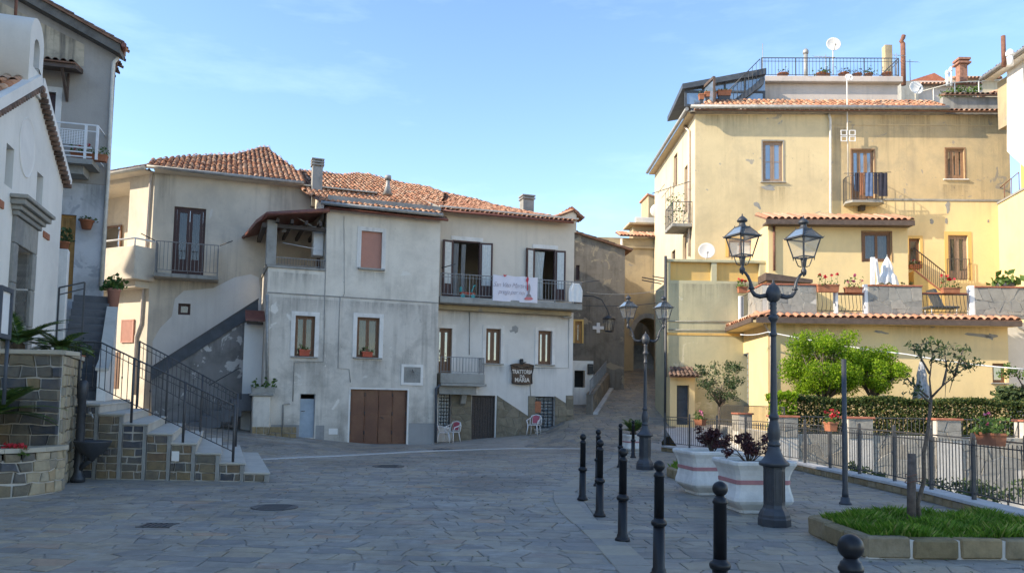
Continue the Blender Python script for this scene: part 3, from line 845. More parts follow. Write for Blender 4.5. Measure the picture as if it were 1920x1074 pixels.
# ------------------------------------------------------------------ left: retaining wall with planting tier
tier_line = [(-13.5, 11.7), (-11.5, 12.0), (-10, 12.35), (-9, 12.68), (-8.4, 13.0), (-8.05, 13.4), (-7.9, 13.9), (-7.93, 14.35)]
upper_line = [(-20.0, 14.3), (-8.02, 14.3), (-8.93, 16.45), (-9.15, 16.95)]
class Path:
    def __init__(s, pts):
        s.P = [Vector((*p, 0)) for p in pts]; s.L = [0.0]
        for a, b in zip(s.P, s.P[1:]): s.L.append(s.L[-1] + (b - a).length)
    def at(s, t):
        for i in range(len(s.P) - 1):
            if t <= s.L[i + 1] or i == len(s.P) - 2:
                a, b = s.P[i], s.P[i + 1]; d = (b - a).normalized()
                return a + d * (t - s.L[i]), Vector((d.y, -d.x, 0))
    def map(s, t, z, d):
        p, n = s.at(t)
        return (p.x + n.x * d, p.y + n.y * d, z)
def smooth_path(pts, k=6):
    P = [Vector((*p, 0)) for p in pts]; out = []
    for i in range(len(P) - 1):
        p0, p1, p2, p3 = P[max(i - 1, 0)], P[i], P[i + 1], P[min(i + 2, len(P) - 1)]
        for j in range(k):
            t = j / k
            out.append(0.5 * ((2 * p1) + (p2 - p0) * t + (2 * p0 - 5 * p1 + 4 * p2 - p3) * t * t + (3 * p1 - p0 - 3 * p2 + p3) * t ** 3))
    out.append(P[-1]); return [(p.x, p.y) for p in out]
rw = thing('retaining_wall', 'tall coursed stone retaining wall with pale coping in front of the white chapel', 'wall', (-9, 14.4, 0))
up = Path(upper_line)
TOPZ = 2.39
mb = MB()
mb.prism([(-20, 14.3, -0.1), (-8.02, 14.3, -0.1), (-9.15, 16.95, -0.1), (-9.6, 16.95, -0.1), (-8.7, 14.75, -0.1), (-20, 14.75, -0.1)], (0, 0, TOPZ + 0.1))
obj('core', mb, M['mortar'], rw)
L = up.L
cs = [[(x + L[1] - 3.6, z) for x, z in p] for p in cells(3.6, TOPZ, 0.36, 0.2, 0.2, 0.12, SR)]
stones(rw, cs, up.map, 0.05, 'stone', 'stone', 0.016, 0.014, 260, 0.4)
cs = [[(x + L[1], z) for x, z in p] for p in cells(L[-1] - L[1], TOPZ, 0.3, 0.2, 0.3, 0.2, SR)]
stones(rw, cs, up.map, 0.045, 'tan', 'stone', 0.014, 0.012, 200, 0.4)
mb = MB()
for (a, b), x in zip((((-20, 14.52), (-14, 14.52)), ((-14, 14.52), (-10.9, 14.52)), ((-10.9, 14.52), (-9.3, 14.52)), ((-9.3, 14.52), (-8.0, 14.52))), range(4)):
    obj('coping_slab', MB().bbox(a[0] + 0.004, b[0] - 0.004, 14.2, 14.84, TOPZ + 0.003, TOPZ + 0.085, 0.01), M['coping'], rw)
mb = MB(); mb.prism([(-7.93, 14.2, TOPZ + 0.003), (-9.1, 17.05, TOPZ + 0.003), (-9.65, 17.05, TOPZ + 0.003), (-8.0, 14.2, TOPZ + 0.003)], (0, 0, 0.08))
obj('coping_slab', mb, M['coping'], rw)
tw_ = thing('planter_wall', 'low curved stone planting bed with pale coping below the tall stone wall', 'planter', (-9, 13, 0))
sp = smooth_path(tier_line); tp = Path(sp)
TZ = 0.72
mb = MB(); mb.prism([(x, y, -0.1) for x, y in sp] + [(-8.03, 14.26, -0.1), (-13.5, 14.26, -0.1)], (0, 0, TZ - 0.02))
obj('core', mb, M['mortar'], tw_)
Lt = tp.L[-1]
cs = [[(x + Lt - 4.6, z) for x, z in p] for p in cells(4.6, TZ, 0.27, 0.18, 0.3, 0.2, SR)]
stones(tw_, [p for p in cs if p[0][0] < Lt - 0.95], tp.map, 0.05, 'stone', 'stone', 0.016, 0.013, 180, 0.4)
stones(tw_, [p for p in cs if p[0][0] >= Lt - 0.95], tp.map, 0.035, 'tan', 'stone', 0.011, 0.013, 180, 0.4)
n = 7
for i in range(n):
    t0, t1 = Lt - 4.6 + 4.6 * i / n + 0.003, Lt - 4.6 + 4.6 * (i + 1) / n - 0.003
    ring = []
    for k in range(5): ring.append(tp.map(t0 + (t1 - t0) * k / 4, TZ, 0.07))
    for k in range(4, -1, -1): ring.append(tp.map(t0 + (t1 - t0) * k / 4, TZ, -0.26))
    obj('coping_slab', MB().prism(ring, (0, 0, 0.075)), M['coping'], tw_)
mb = MB(); mb.prism([(x * 0.985 - 0.12, y + 0.22, TZ - 0.05) for x, y in sp[:-8]] + [(-8.4, 14.25, TZ - 0.05), (-13.5, 14.25, TZ - 0.05)], (0, 0, 0.07))
obj('soil', mb, M['earth'], tw_)

# ------------------------------------------------------------------ the wide outdoor staircase up to the chapel
SX0, SX1, SY0, SY1, NST, RISE = -8.85, -4.86, 16.32, 21.8, 8, 0.188
TR = (SX1 - SX0) / NST
SHR = -0.36
SHM = Matrix(((1, SHR, 0, -SHR * SY0), (0, 1, 0, 0), (0, 0, 1, 0), (0, 0, 0, 1)))
st = thing('stone_staircase', 'broad outdoor staircase with pale treads and coursed stone flank', 'staircase', (-6.8, 17, 0))
mb = MB()
for i in range(NST):
    x1 = SX1 - TR * i
    mb.box(x1 - TR, x1 - 0.02, SY0, SY1 - 0.02 * 0, -0.2, RISE * (i + 1) - 0.045)
obj('core', mb.map(SHM), M['mortar'], st)
for i in range(NST):
    x1 = SX1 - TR * i; z = RISE * (i + 1)
    obj('tread', MB().bbox(x1 - TR - 0.02, x1 + 0.02, SY0 - 0.05, SY1, z - 0.042, z, 0.008).map(SHM), M['step'], st)
    obj('riser', MB().box(x1 - 0.018, x1 + 0.002, SY0 + 0.02, SY1, z - RISE + 0.003, z - 0.045).map(SHM), M['step'], st)
    H = z - 0.05
    obj('pier', MB().box(x1 - 0.075, x1 - 0.005, SY0 - 0.035, SY0 + 0.02, -0.02, H), M['concrete'], st)
    cs = [[(x + x1 - TR, zz) for x, zz in p] for p in cells(TR - 0.08, max(H, 0.1), 0.24, 0.165, 0.15, 0.1, SR)]
    stones(st, cs, lambda x, z, d: (x, SY0 - d, z), 0.042, 'stone', 'stone', 0.017, 0.012, 100, 0.4)
cs = [[(x + SX0 - 0.6, zz) for x, zz in p] for p in cells(0.58, 1.5, 0.27, 0.165, 0.3, 0.2, SR)]
mb = MB().box(SX0 - 0.9, SX0 - 0.001, SY0 + 0.001, SY0 + 0.4, -0.2, 1.5); obj('core', mb, M['mortar'], st)
stones(st, cs, lambda x, z, d: (x, SY0 - d, z), 0.042, 'stone', 'stone', 0.017, 0.012, 100, 0.4)
obj('plaque', MB().bbox(-6.83, -6.68, SY0 - 0.05, SY0 - 0.03, 0.38, 0.58, 0.004), M['church_trim'], st)
# landing at the top
LZ = RISE * NST + 0.02
mb = MB(); mb.prism([(-30, 14.6, LZ - 1.8), (-9.0, 14.6, LZ - 1.8), (SX0 + 0.001 - 0.01, 16.4, LZ - 1.8), (SX0 - 0.01 - 3.48, 26, LZ - 1.8), (-30, 26, LZ - 1.8)], (0, 0, 1.8))
obj('landing', mb, M['step'], kind='structure')
# ------------------------------------------------------------------ helpers for house bodies
def shell(parent, fr, x0, x1, z0, z1, depth, mat, y0=0.0, top=True, left=True, right=True, back=True):
    mb = MB()
    if left: mb.quad((x0, y0 + depth, z0), (x0, y0, z0), (x0, y0, z1), (x0, y0 + depth, z1))
    if right: mb.quad((x1, y0, z0), (x1, y0 + depth, z0), (x1, y0 + depth, z1), (x1, y0, z1))
    if back: mb.quad((x1, y0 + depth, z0), (x0, y0 + depth, z0), (x0, y0 + depth, z1), (x1, y0 + depth, z1))
    if top: mb.quad((x0, y0, z1), (x1, y0, z1), (x1, y0 + depth, z1), (x0, y0 + depth, z1))
    return obj('side_wall', mb, M[mat], parent, fr.M)
def pipe(parent, fr, pts, r=0.04, mat='pipe', name='downpipe', y=-0.07):
    return obj(name, MB().tube([(x, y, z) for x, z in pts], r, 8), M[mat], parent, fr.M)
def ppipe(parent, fr, px, r=0.04, mat='pipe', name='downpipe', y=-0.07):
    return pipe(parent, fr, [fr.uv(a, b, y) for a, b in px], r, mat, name, y)
def gutter(parent, a, b, r=0.07, mat='gutter', name='gutter'):
    a, b = Vector(a), Vector(b)
    return obj(name, MB().tube([a, b], r, 8), M[mat], parent)
def flower_pts(fr_pt, n, spread): pass
def flower_box(name, label, group, x0, x1, y0, y1, z, h, M_, box='terracotta', flowers='petal', nl=90, nf=26, fh=0.3, leaf=0.07, cat='flower box', fsize=0.06):
    t = thing(name, label, cat, M_ @ Vector(((x0 + x1) / 2, (y0 + y1) / 2, z)), 0.0, group)
    e = 0.02
    mb = MB()
    mb.prism([(x0 + e, y0 + e, z), (x1 - e, y0 + e, z), (x1 - e, y1 - e, z), (x0 + e, y1 - e, z)], (0, 0, 0.002))
    vs = [(x0 + e, y0 + e, z), (x1 - e, y0 + e, z), (x1 - e, y1 - e, z), (x0 + e, y1 - e, z), (x0, y0, z + h), (x1, y0, z + h), (x1, y1, z + h), (x0, y1, z + h)]
    mb.add(vs, [(0, 1, 5, 4), (1, 2, 6, 5), (2, 3, 7, 6), (3, 0, 4, 7), (4, 5, 6, 7)])
    mb.box(x0 - 0.012, x1 + 0.012, y0 - 0.012, y1 + 0.012, z + h * 0.82, z + h + 0.004)
    obj('box', mb, M[box], t, M_)
    W, D = x1 - x0, y1 - y0
    C = np.stack([NP.uniform(x0 - 0.03, x1 + 0.03, nl), NP.uniform(y0 - 0.05, y1 + 0.05, nl), z + h + NP.uniform(-0.05, 1, nl) ** 2 * fh * 0.8], 1)
    obj('leaves', np_mesh('leaves', leaf_quads(C, leaf, 0.5, long=1.2), M['lf_gera']), None, t, M_)
    if nf:
        k = max(3, nf // 7)
        cs = np.stack([NP.uniform(x0, x1, k), NP.uniform(y0 - 0.06, y1, k), z + h + NP.uniform(0.35, 1.0, k) * fh], 1)
        C = clump_points(cs, 0.055, nf)
        obj('flowers', np_mesh('flowers', leaf_quads(C, fsize, 0.2, long=1.1), M[flowers]), None, t, M_)
        mb = MB()
        for c in cs: mb.tube([(c[0], c[1], z + h * 0.9), tuple(c)], 0.006, 3, False)
        obj('stems', mb, M['lf_gera'], t, M_)
    return t

# ------------------------------------------------------------------ chapel (left foreground)
CH = Fr(aty(113, 500, 19.0), 106.7)
ch = thing('chapel', 'small white chapel with bell gable and stone doorway beside the staircase', 'chapel', CH.pt(0, 0, LZ))
eave = CH.uv(119, 338); apex = CH.uv(67, 158); lpt = CH.uv(0, 196)
sl_ = (apex[1] - lpt[1]) / (apex[0] - lpt[0])
lx = apex[0] - 3.2
bx0, bx1, bz0, bz1 = CH.x(22, 560), CH.x(51, 560), LZ, CH.z(36, 463)
slitA = CH.box(10, 272, 25, 352); slitB = CH.box(68, 325, 80, 392)
wall(ch, CH, [(lx, 0), (eave[0], 0), eave, apex, (lx, apex[1] - sl_ * 3.2)], [(bx0, bx1, bz0 + 0.0, bz1), slitA, slitB], M['church'], reveal=0.35)
for sb in (slitA, slitB):
    obj('slit_window', MB().box(sb[0], sb[1], 0.3, 0.34, sb[2], sb[3]), M['glassd'], ch, CH.M)
shell(ch, CH, lx, eave[0], 0, eave[1], 9.0, 'church', top=False)
# oval: a shallow sunk medallion with a plaster rim
ov = CH.box(35, 217, 65, 336); ocx, ocz, orx, orz = (ov[0] + ov[1]) / 2, (ov[2] + ov[3]) / 2, (ov[1] - ov[0]) / 2, (ov[3] - ov[2]) / 2
def ell(k, y, n=32): return [(ocx + orx * k * math.cos(2 * math.pi * i / n), y, ocz + orz * k * math.sin(2 * math.pi * i / n)) for i in range(n)]
mb = MB(); a, b, c = ell(1.0, -0.004), ell(0.97, -0.02), ell(0.9, -0.008)
n = 32
mb.add(a + b + c, [(i, (i + 1) % n, n + (i + 1) % n, n + i) for i in range(n)] + [(n + i, n + (i + 1) % n, 2 * n + (i + 1) % n, 2 * n + i) for i in range(n)] + [tuple(range(2 * n, 3 * n))])
obj('oval_medallion', mb, M['church_trim'], ch, CH.M)
# stone portal
mb = MB()
dw = bx1 - bx0
jw = 0.27
for s0, s1 in ((bx0 - jw, bx0), (bx1, bx1 + jw)):
    for k in range(4):
        z0, z1 = LZ + (bz1 - LZ) * k / 4, LZ + (bz1 - LZ) * (k + 1) / 4
        obj('jamb_stone', MB().bbox(s0, s1, -0.07 + RND.uniform(-.006, .006), 0.3, z0 + 0.004, z1 - 0.004, 0.012), M['clad'], ch, CH.M)
lt = CH.z(36, 412)
for k in range(3):
    obj('lintel_stone', MB().bbox(bx0 - jw + (dw + 2 * jw) * k / 3 + 0.004, bx0 - jw + (dw + 2 * jw) * (k + 1) / 3 - 0.004, -0.07, 0.2, bz1 + 0.004, lt, 0.012), M['clad'], ch, CH.M)
co = MB(); q0, q1 = bx0 - jw - 0.05, bx1 + jw + 0.05
for k, (e, za, zb) in enumerate(((0.0, 0.0, 0.1), (0.06, 0.1, 0.19), (0.14, 0.19, 0.3), (0.2, 0.3, 0.38))):
    co.bbox(q0 - e, q1 + e, -0.12 - e, 0.0, lt + za + 0.003, lt + zb, 0.012)
obj('cornice', co, M['clad'], ch, CH.M)
obj('door', MB().box(bx0 + 0.002, bx1 - 0.002, 0.28, 0.34, LZ, bz1 - 0.002), M['maroon'], ch, CH.M)
for (a, b, c, d) in ((80, 436, 91, 448), (-4, 375, 5, 390)):
    x0, x1, z0, z1 = CH.box(a, b, c, d)
    obj('brick_vent', MB().bbox(x0, x1, -0.03, 0.02, z0, z1, 0.006), M['terracotta'], ch, CH.M)
# rakes: plaster band, row of small tiles and dentils
def rake(p, q, wb, nm):
    p, q = Vector((p[0], 0, p[1])), Vector((q[0], 0, q[1])); d = (q - p); L = d.length; d.normalize(); nrm = Vector((-d.z, 0, d.x)) if d.x > 0 else Vector((d.z, 0, -d.x))
    mb = MB(); mb.prism([p + Vector((0, -0.14, 0)), q + Vector((0, -0.14, 0)), q + nrm * wb + Vector((0, -0.14, 0)), p + nrm * wb + Vector((0, -0.14, 0))], (0, 0.3, 0))
    obj('verge_band', mb, M['church_trim'], ch, CH.M)
    n = int(L / 0.15)
    for i in range(n):
        c = p + d * (L * (i + 0.5) / n)
        obj('verge_tile', MB().tube([c - nrm * 0.055 + Vector((0, -0.17, 0)), c - nrm * 0.055 + Vector((0, 0.02, 0))], 0.052, 6), M['tile_old'] if nm else M['terracotta'], ch, CH.M)
rake(apex, (eave[0] + 0.12, eave[1] - 0.12), 0.2, 1)
rake((lx, apex[1] - sl_ * 3.2), apex, 0.2, 1)
# roof slopes
def slope(e0, e1, deep, mat, th):
    """roof slope from gable point pair (x,z) low e0 to high e1, running back"""
    A, B = CH.pt(e0[0], deep, e0[1]), CH.pt(e0[0], -0.1, e0[1])
    if e1[0] < e0[0]: A, B = B, A
    rp_ = RoofPlane(A, B, math.atan2(e1[1] - e0[1], abs(e1[0] - e0[0])))
    Lr = math.hypot(e1[1] - e0[1], e1[0] - e0[0])
    tile_roof(ch, rp_, [(0, 0), (deep + 0.1, 0), (deep + 0.1, Lr), (0, Lr)], mat, limit=140)
up2 = 0.2
slope((eave[0] + 0.2, eave[1] + up2 - 0.2), (apex[0], apex[1] + up2), 9.0, 'tile_old', 0.3)
slope((lx - 0.1, apex[1] - sl_ * 3.2 + up2), (apex[0], apex[1] + up2), 9.0, 'tile', 0.3)
# bell gable: arched block pierced by an arch
bgx0, bgx1 = CH.x(48, 120), CH.x(75, 120)
bt = CH.z(62, 30)
bb = apex[1] - 0.25
bw = bgx1 - bgx0; bc = (bgx0 + bgx1) / 2
def arch_outline(w, z0, z1, n=12):
    r = w / 2; o = [(bc - r, z0), (bc + r, z0)]
    for i in range(n + 1):
        a = math.pi * i / n; o.append((bc + r * math.cos(a), z1 - r + r * math.sin(a)))
    return o
ao, ai = arch_outline(bw, bb, bt), arch_outline(bw * 0.42, bb + 0.45, bt - 0.42)
depth_b = 1.35
mb = MB(); n = len(ao)
for y in (-0.06, depth_b):
    vs = [(x, y, z) for x, z in ao] + [(x, y, z) for x, z in ai]
    fs = [(i, (i + 1) % n, n + (i + 1) % n, n + i) for i in range(n)]
    mb.add(vs, fs if y > 0 else [f[::-1] for f in fs])
for o_, flip in ((ao, 0), (ai, 1)):
    vs = [(x, -0.06, z) for x, z in o_] + [(x, depth_b, z) for x, z in o_]
    mb.add(vs, [(i, (i + 1) % n, n + (i + 1) % n, n + i) for i in range(n)], True)
obj('bell_gable', mb, M['church'], ch, CH.M)
obj('lightning_rod', MB().tube([(bc + 0.1, 0.4, bt - 0.05), (bc + 0.1, 0.4, bt + 0.9)], 0.03, 6), M['rust'], ch, CH.M)

# ------------------------------------------------------------------ tall grey house behind the chapel
TB = Fr(aty(206, 330, 25.0), 15)
tb = thing('tall_house', 'tall grey rendered house with white balcony behind the chapel', 'house', TB.pt(0, 0, LZ))
e0 = TB.uv(214, 104); e1 = TB.uv(60, 18)
sr = (e1[1] - e0[1]) / (e1[0] - e0[0]); lx = -9.0
zmid = TB.z(160, 345)
doorU = TB.box(72, 172, 101, 330); doorL = TB.box(104, 402, 139, 560)
wall(tb, TB, [(lx, zmid), (0, zmid), (0, e0[1]), (lx, e0[1] + sr * (lx - e0[0]))], [doorU], M['tall'])
wall(tb, TB, [(lx, 0), (0, 0), (0, zmid), (lx, zmid)], [doorL], M['tall_low'])
op = [TB.uv(-40, 200), TB.uv(74, 132), TB.uv(157, 124), TB.uv(158, 84), TB.uv(-40, -16)]
mb = MB(); mb.prism([(x, 0.01, z) for x, z in op[:5]], (0, -0.018, 0)); obj('old_plaster', mb, M['tall_old'], tb, TB.M)
BK, DP = -1.3, 4.2
shell(tb, TB, lx, 0, 0, e0[1], DP, 'tall', left=True, right=False, top=False, back=False)
mb = MB(); mb.quad((0, 0, 0), (BK, DP, 0), (BK, DP, e0[1] - sr * 1.2), (0, 0, e0[1])); mb.poly([(lx, DP, 0), (BK, DP, 0), (BK, DP, e0[1] - sr), (lx, DP, e0[1] + sr * (lx - e0[0]))]); mb.poly([(lx, 0, e0[1]), (lx, DP, e0[1]), (lx, DP, e0[1] + sr * lx), (lx, 0, e0[1] + sr * lx)])
obj('side_wall', mb, M['tall'], tb, TB.M)
# concrete verge beam and roof
d = Vector((1, 0, sr)).normalized()
p0 = Vector((0.2, 0, e0[1] + sr * 0.2)); p1 = Vector((lx, 0, e0[1] + sr * lx))
mb = MB(); mb.prism([p0 + Vector((0, -0.45, 0.0)), p1 + Vector((0, -0.45, 0.0)), p1 + Vector((0, -0.45, 0.32)), p0 + Vector((0, -0.45, 0.32))], (0, 0.6, 0))
obj('verge_beam', mb, M['beam'], tb, TB.M)
A, B = TB.pt(0.25, -0.55, p0.z + 0.34), TB.pt(0.25, 11, p0.z + 0.34)
rp_ = RoofPlane(A, B, math.atan(-sr))
kk = 9.6 / math.cos(math.atan(sr))
tile_roof(tb, rp_, [(0, 0), (0.35, 0), (4.9, 1.4), (4.9, kk), (0, kk)], 'tile_old', limit=60)
gutter(tb, TB.pt(0.32, -0.55, p0.z + 0.26), TB.pt(0.14, 0.3, p0.z + 0.26), 0.08, 'copper')
ppipe(tb, TB, [(222, 108), (213, 118), (210, 160), (203, 330), (189, 540)], 0.055, 'pipew')
for yy in (200, 255, 372, 490): pass
w = window(tb, TB, doorU, 0.12, 2, 'maroon', 'glass', 0.09, 0.07, (0.17, 'trim'), None, None, solid=0.25, name='balcony_door')
w = window(tb, TB, doorL, 0.1, 2, 'ochrewood', 'glassd', 0.1, 0.1, None, None, None, bar=(0.4,), solid=0.3, name='front_door')
# tiled canopy over the balcony door
cx0, cx1, cz0, cz1 = TB.box(72, 118, 156, 143)
mb2 = MB(); mb2.prism([(cx0 - 0.5, 0, cz0 + 0.15), (cx1, 0, cz0 + 0.15), (cx1, -0.85, cz0 - 0.02), (cx0 - 0.5, -0.85, cz0 - 0.02)], (0, 0, 0.13))
obj('canopy', mb2, M['fasc'], tb, TB.M)
obj('canopy_deck', tile_row(tb, TB.pt(cx0 - 0.5, -0.9, cz0 + 0.16), TB.pt(cx1, -0.9, cz0 + 0.16), 'tile_old', 0.2, 0.9, 0.14), M['under'], tb)
bx = TB.x(128, 160)
obj('bracket', MB().tube([(bx, -0.8, cz0 + 0.02), (bx, -0.05, cz0 - 0.75), (bx, -0.01, cz0 - 0.78)], 0.05, 4, smooth=False).tube([(bx, -0.03, cz0 - 0.8), (bx, -0.03, cz0 + 0.1)], 0.04, 4, smooth=False), M['fasc'], tb, TB.M)
# white balcony
b0, b1, bz, bt_ = TB.box(98, 250, 193, 312)
bal = obj('balcony', MB().box(b0 - 0.4, b1 - 0.05, -1.0, 0.0, bz - 0.16, bz).box(b0 - 0.4, b1 - 0.35, -0.75, 0.0, bz - 0.42, bz - 0.163), M['concrete'], tb, TB.M)
mb = MB(); xr = TB.x(181, 285, -0.97)
def hbar(z, x0, x1, y, r): mb.tube([(x0, y, z), (x1, y, z)], r, 4, smooth=False)
hr = bt_ - bz
for z in (0.06, 0.2, 0.34): hbar(bz + z, b0 - 0.4, b1 - 0.08, -0.97, 0.025)
hbar(bz + hr, b0 - 0.4, xr, -0.97, 0.03); hbar(bz + hr * 0.82, b0 - 0.4, xr, -0.97, 0.02)
for x in (b0 + 0.25, xr - 0.32, xr): mb.box(x - 0.035, x + 0.035, -1.0, -0.94, bz, bz + hr)
for z in (0.06, 0.34, hr): mb.tube([(xr, -0.97, bz + z), (xr, 0, bz + z)], 0.025, 4, smooth=False)
obj('railing', mb, M['white'], bal, TB.M)
mb = MB()
gx0, gx1 = b0 - 0.4, xr - 0.36
for k in range(9): mb.box(gx0, gx1, -0.975, -0.965, bz + 0.42 + k * 0.048, bz + 0.42 + k * 0.048 + 0.018)
for k in range(22):
    x = gx0 + (gx1 - gx0) * k / 22; mb.box(x, x + 0.02, -0.977, -0.967, bz + 0.42, bz + 0.84)
obj('mesh_panel', mb, M['white'], bal, TB.M)
flower_box('balcony_planter', 'plants with red blooms inside the white balcony railing', None, xr - 0.75, xr + 0.25, -0.85, -0.6, bz + 0.02, 0.2, TB.M, nl=240, nf=22, fh=0.32)
# wall pot
px, pz = TB.uv(165, 432)
def pot(name, label, loc, r0, r1, h, mat='terracotta', group=None, cat='flower pot', leaves=None, nl=0, lh=0.2, leaf=0.08, flowers=None, nf=0, fsize=0.05):
    t = thing(name, label, cat, loc, 0.0, group); m = Matrix.Translation(Vector(loc))
    obj('pot', MB().lathe([(r0, 0), (r1 * 0.96, h * 0.85), (r1 * 1.08, h * 0.86), (r1 * 1.08, h), (r1 * 0.95, h), (r1 * 0.9, h * 0.88), (0.0, h * 0.86)], 14), M[mat], t, m)
    if nl:
        C = NP.normal(size=(nl, 3)) * (r1 * 0.75, r1 * 0.75, lh * 0.4); C[:, 2] = np.abs(C[:, 2]) + h * 0.95
        obj('leaves', np_mesh('leaves', leaf_quads(C, leaf, 0.5), M[leaves]), None, t, m)
    if nf:
        C = NP.normal(size=(nf, 3)) * (r1 * 0.7, r1 * 0.7, lh * 0.35); C[:, 2] = np.abs(C[:, 2]) + h + lh * 0.35
        obj('flowers', np_mesh('flowers', leaf_quads(C, fsize, 0.2, long=1.1), M[flowers]), None, t, m)
    return t
pot('wall_pot', 'terracotta pot with dry plant hung on the white wall of the tall house', TB.pt(px, -0.2, pz), 0.13, 0.2, 0.28, leaves='lf_olive', nl=60, lh=0.12, leaf=0.1)
mb = MB(); lx_, lz_ = TB.uv(110, 378); obj('wall_lamp', MB().lathe([(0.03, -0.28), (0.1, -0.2), (0.1, 0.05), (0.02, 0.16)], 8, (lx_, -0.2)).tube([(lx_, -0.2, 0.16), (lx_, 0, 0.18)], 0.02, 5).map(Matrix.Translation((0, 0, lz_))), M['iron'], tb, TB.M)
# house steps with gate, to the right of the chapel
hs = thing('house_steps', 'dark steps between pale parapets climbing to the ochre door', 'steps', (-11, 21, LZ))
E1 = Fr(aty(112, 640, 20.6), 24)
sx0, sx1 = E1.x(112, 640), E1.x(190, 640)
ztop = TB.z(125, 562)
nst = 13
for i in range(nst):
    y0 = -0.6 + i * 0.3; z1 = LZ + (ztop - LZ) * (i + 1) / nst
    obj('step', MB().bbox(sx0, sx1, y0, y0 + 0.34 if i < nst - 1 else y0 + 2.2, z1 - (ztop - LZ) / nst - (0.002 if i else 0.4), z1, 0.008), M['tread'], hs, E1.M)
mb = MB()
mb.prism([(sx1, -0.9, LZ - 0.4), (sx1, 3.6, LZ - 0.4), (sx1, 3.6, ztop - 0.4), (sx1, 2.6, ztop - 0.4), (sx1, 0.2, LZ + 1.0), (sx1, -0.9, LZ + 0.75)], (0.2, 0, 0))
obj('parapet', mb, M['trim'], hs, E1.M)
mb = MB(); mb.prism([(sx1 - 0.05, -0.95, LZ + 0.75), (sx1 - 0.05, 0.2, LZ + 1.01), (sx1 - 0.05, 2.6, ztop - 0.39), (sx1 - 0.05, 2.6, ztop - 0.33), (sx1 - 0.05, 0.2, LZ + 1.08), (sx1 - 0.05, -0.95, LZ + 0.82)], (0.3, 0, 0))
obj('coping', mb, M['step'], hs, E1.M)
obj('pedestal', MB().bbox(sx0 - 0.32, sx0 - 0.02, 1.1, 1.5, LZ, TB.z(118, 500), 0.02), M['trim'], hs, E1.M)
mb = MB()
g0, g1 = E1.x(110, 660), E1.x(156, 660)
zg0, zg1, zg2 = E1.z(120, 700), E1.z(112, 545), E1.z(155, 535)
mb.tube([(g0, -0.7, zg0), (g0, -0.7, zg1)], 0.03, 4, smooth=False).tube([(g1, -0.7, zg0), (g1, -0.7, zg2)], 0.03, 4, smooth=False)
mb.tube([(g0, -0.7, zg1), (g1, -0.7, zg2)], 0.025, 4, smooth=False).tube([(g0, -0.7, (zg0 + zg1) / 2), (g1, -0.7, (zg0 + zg2) / 2)], 0.02, 4, smooth=False)
mb.tube([(g0, -0.7, zg1 - 0.18), (g1, -0.7, zg2 - 0.16)], 0.02, 4, smooth=False)
for k in range(1, 7): mb.tube([(g0 + (g1 - g0) * k / 7, -0.7, zg0 + 0.05), (g0 + (g1 - g0) * k / 7, -0.7, zg0 + 0.75)], 0.01, 4, smooth=False)
t = thing('iron_gate', 'grey iron gate standing open on the dark house steps', 'gate', E1.pt(g0, -0.7, LZ)); obj('gate_leaf', mb, M['iron'], t, E1.M)
pot('step_pot', 'leafy terracotta pot on the dark steps behind the iron gate', E1.pt((sx0 + sx1) / 2 - 0.1, 0.5, LZ + 0.9), 0.13, 0.19, 0.28, leaves='lf_dark', nl=160, lh=0.45, leaf=0.13)
pot('grass_pot', 'terracotta pot with dry grass on the pedestal beside the chapel', E1.pt(sx0 - 0.17, 1.3, TB.z(118, 500) + 0.003), 0.12, 0.15, 0.22, leaves='lf_olive', nl=70, lh=0.4, leaf=0.16)
zz = E1.z(200, 560, 1.0)
t = pot('pink_pot', 'tall pink pot with trailing green plant on the stair parapet', E1.pt(sx1 + 0.1, 2.9, ztop - 0.4), 0.13, 0.18, 0.65, 'rollpink', leaves='lf_palm', nl=170, lh=0.35, leaf=0.16)
# ------------------------------------------------------------------ beige corner house (back left)
C0 = aty(283, 480, 30.0)
CF = Fr(C0, 20); CL = Fr(C0, -27.7)
bh = thing('beige_house', 'beige corner house with hipped tile roof and small barred balcony behind the stairs', 'house', CF.pt(0, 0, 0.5))
zc = CF.z(285, 312, -0.45)
fd = CF.box(324, 389, 384, 517); sw = CF.box(334, 569, 357, 590)
wall(bh, CF, [(0, -1), (8.5, -1), (8.5, zc - 0.1), (0, zc - 0.1)], [fd, sw], M['beige'])
lg = CL.box(195, 345, 241, 464)
lg = (lg[0] - 3.0, lg[1], lg[2], lg[3])
wall(bh, CL, [(-7, -1), (0, -1), (0, zc - 0.1), (-7, zc - 0.1)], [lg], M['beige'], reveal=1.5)
mb = MB(); mb.quad((lg[0], 1.5, lg[2]), (lg[1], 1.5, lg[2]), (lg[1], 1.5, lg[3]), (lg[0], 1.5, lg[3])); obj('loggia_wall', mb, M['beige'], bh, CL.M)
x0, x1, z0, z1 = CL.box(196, 410, 226, 470, 1.4)
w = obj('loggia_door', frame_mb(x0, x1, z0, z1 - 0.3, 1.4, 1.46, 0.09), M['brownw'], bh, CL.M); obj('pane', MB().box(x0 + 0.09, x1 - 0.09, 1.42, 1.44, z0, z1 - 0.35), M['glassd'], w, CL.M)
mb = MB(); e = CF.pt(8.5, 0, 0) ; 
mb.quad(CF.pt(8.5, 0, -1), CF.pt(8.5, 9, -1), CF.pt(8.5, 9, zc - .1), CF.pt(8.5, 0, zc - .1)); mb.quad(CL.pt(-7, 0, -1), CL.pt(-7, 0, zc - .1), CF.pt(0, 9, zc - .1), CF.pt(0, 9, -1)); mb.quad(CF.pt(8.5, 9, -1), CF.pt(0, 9, -1), CF.pt(0, 9, zc - .1), CF.pt(8.5, 9, zc - .1))
obj('side_wall', mb, M['beige'], bh)
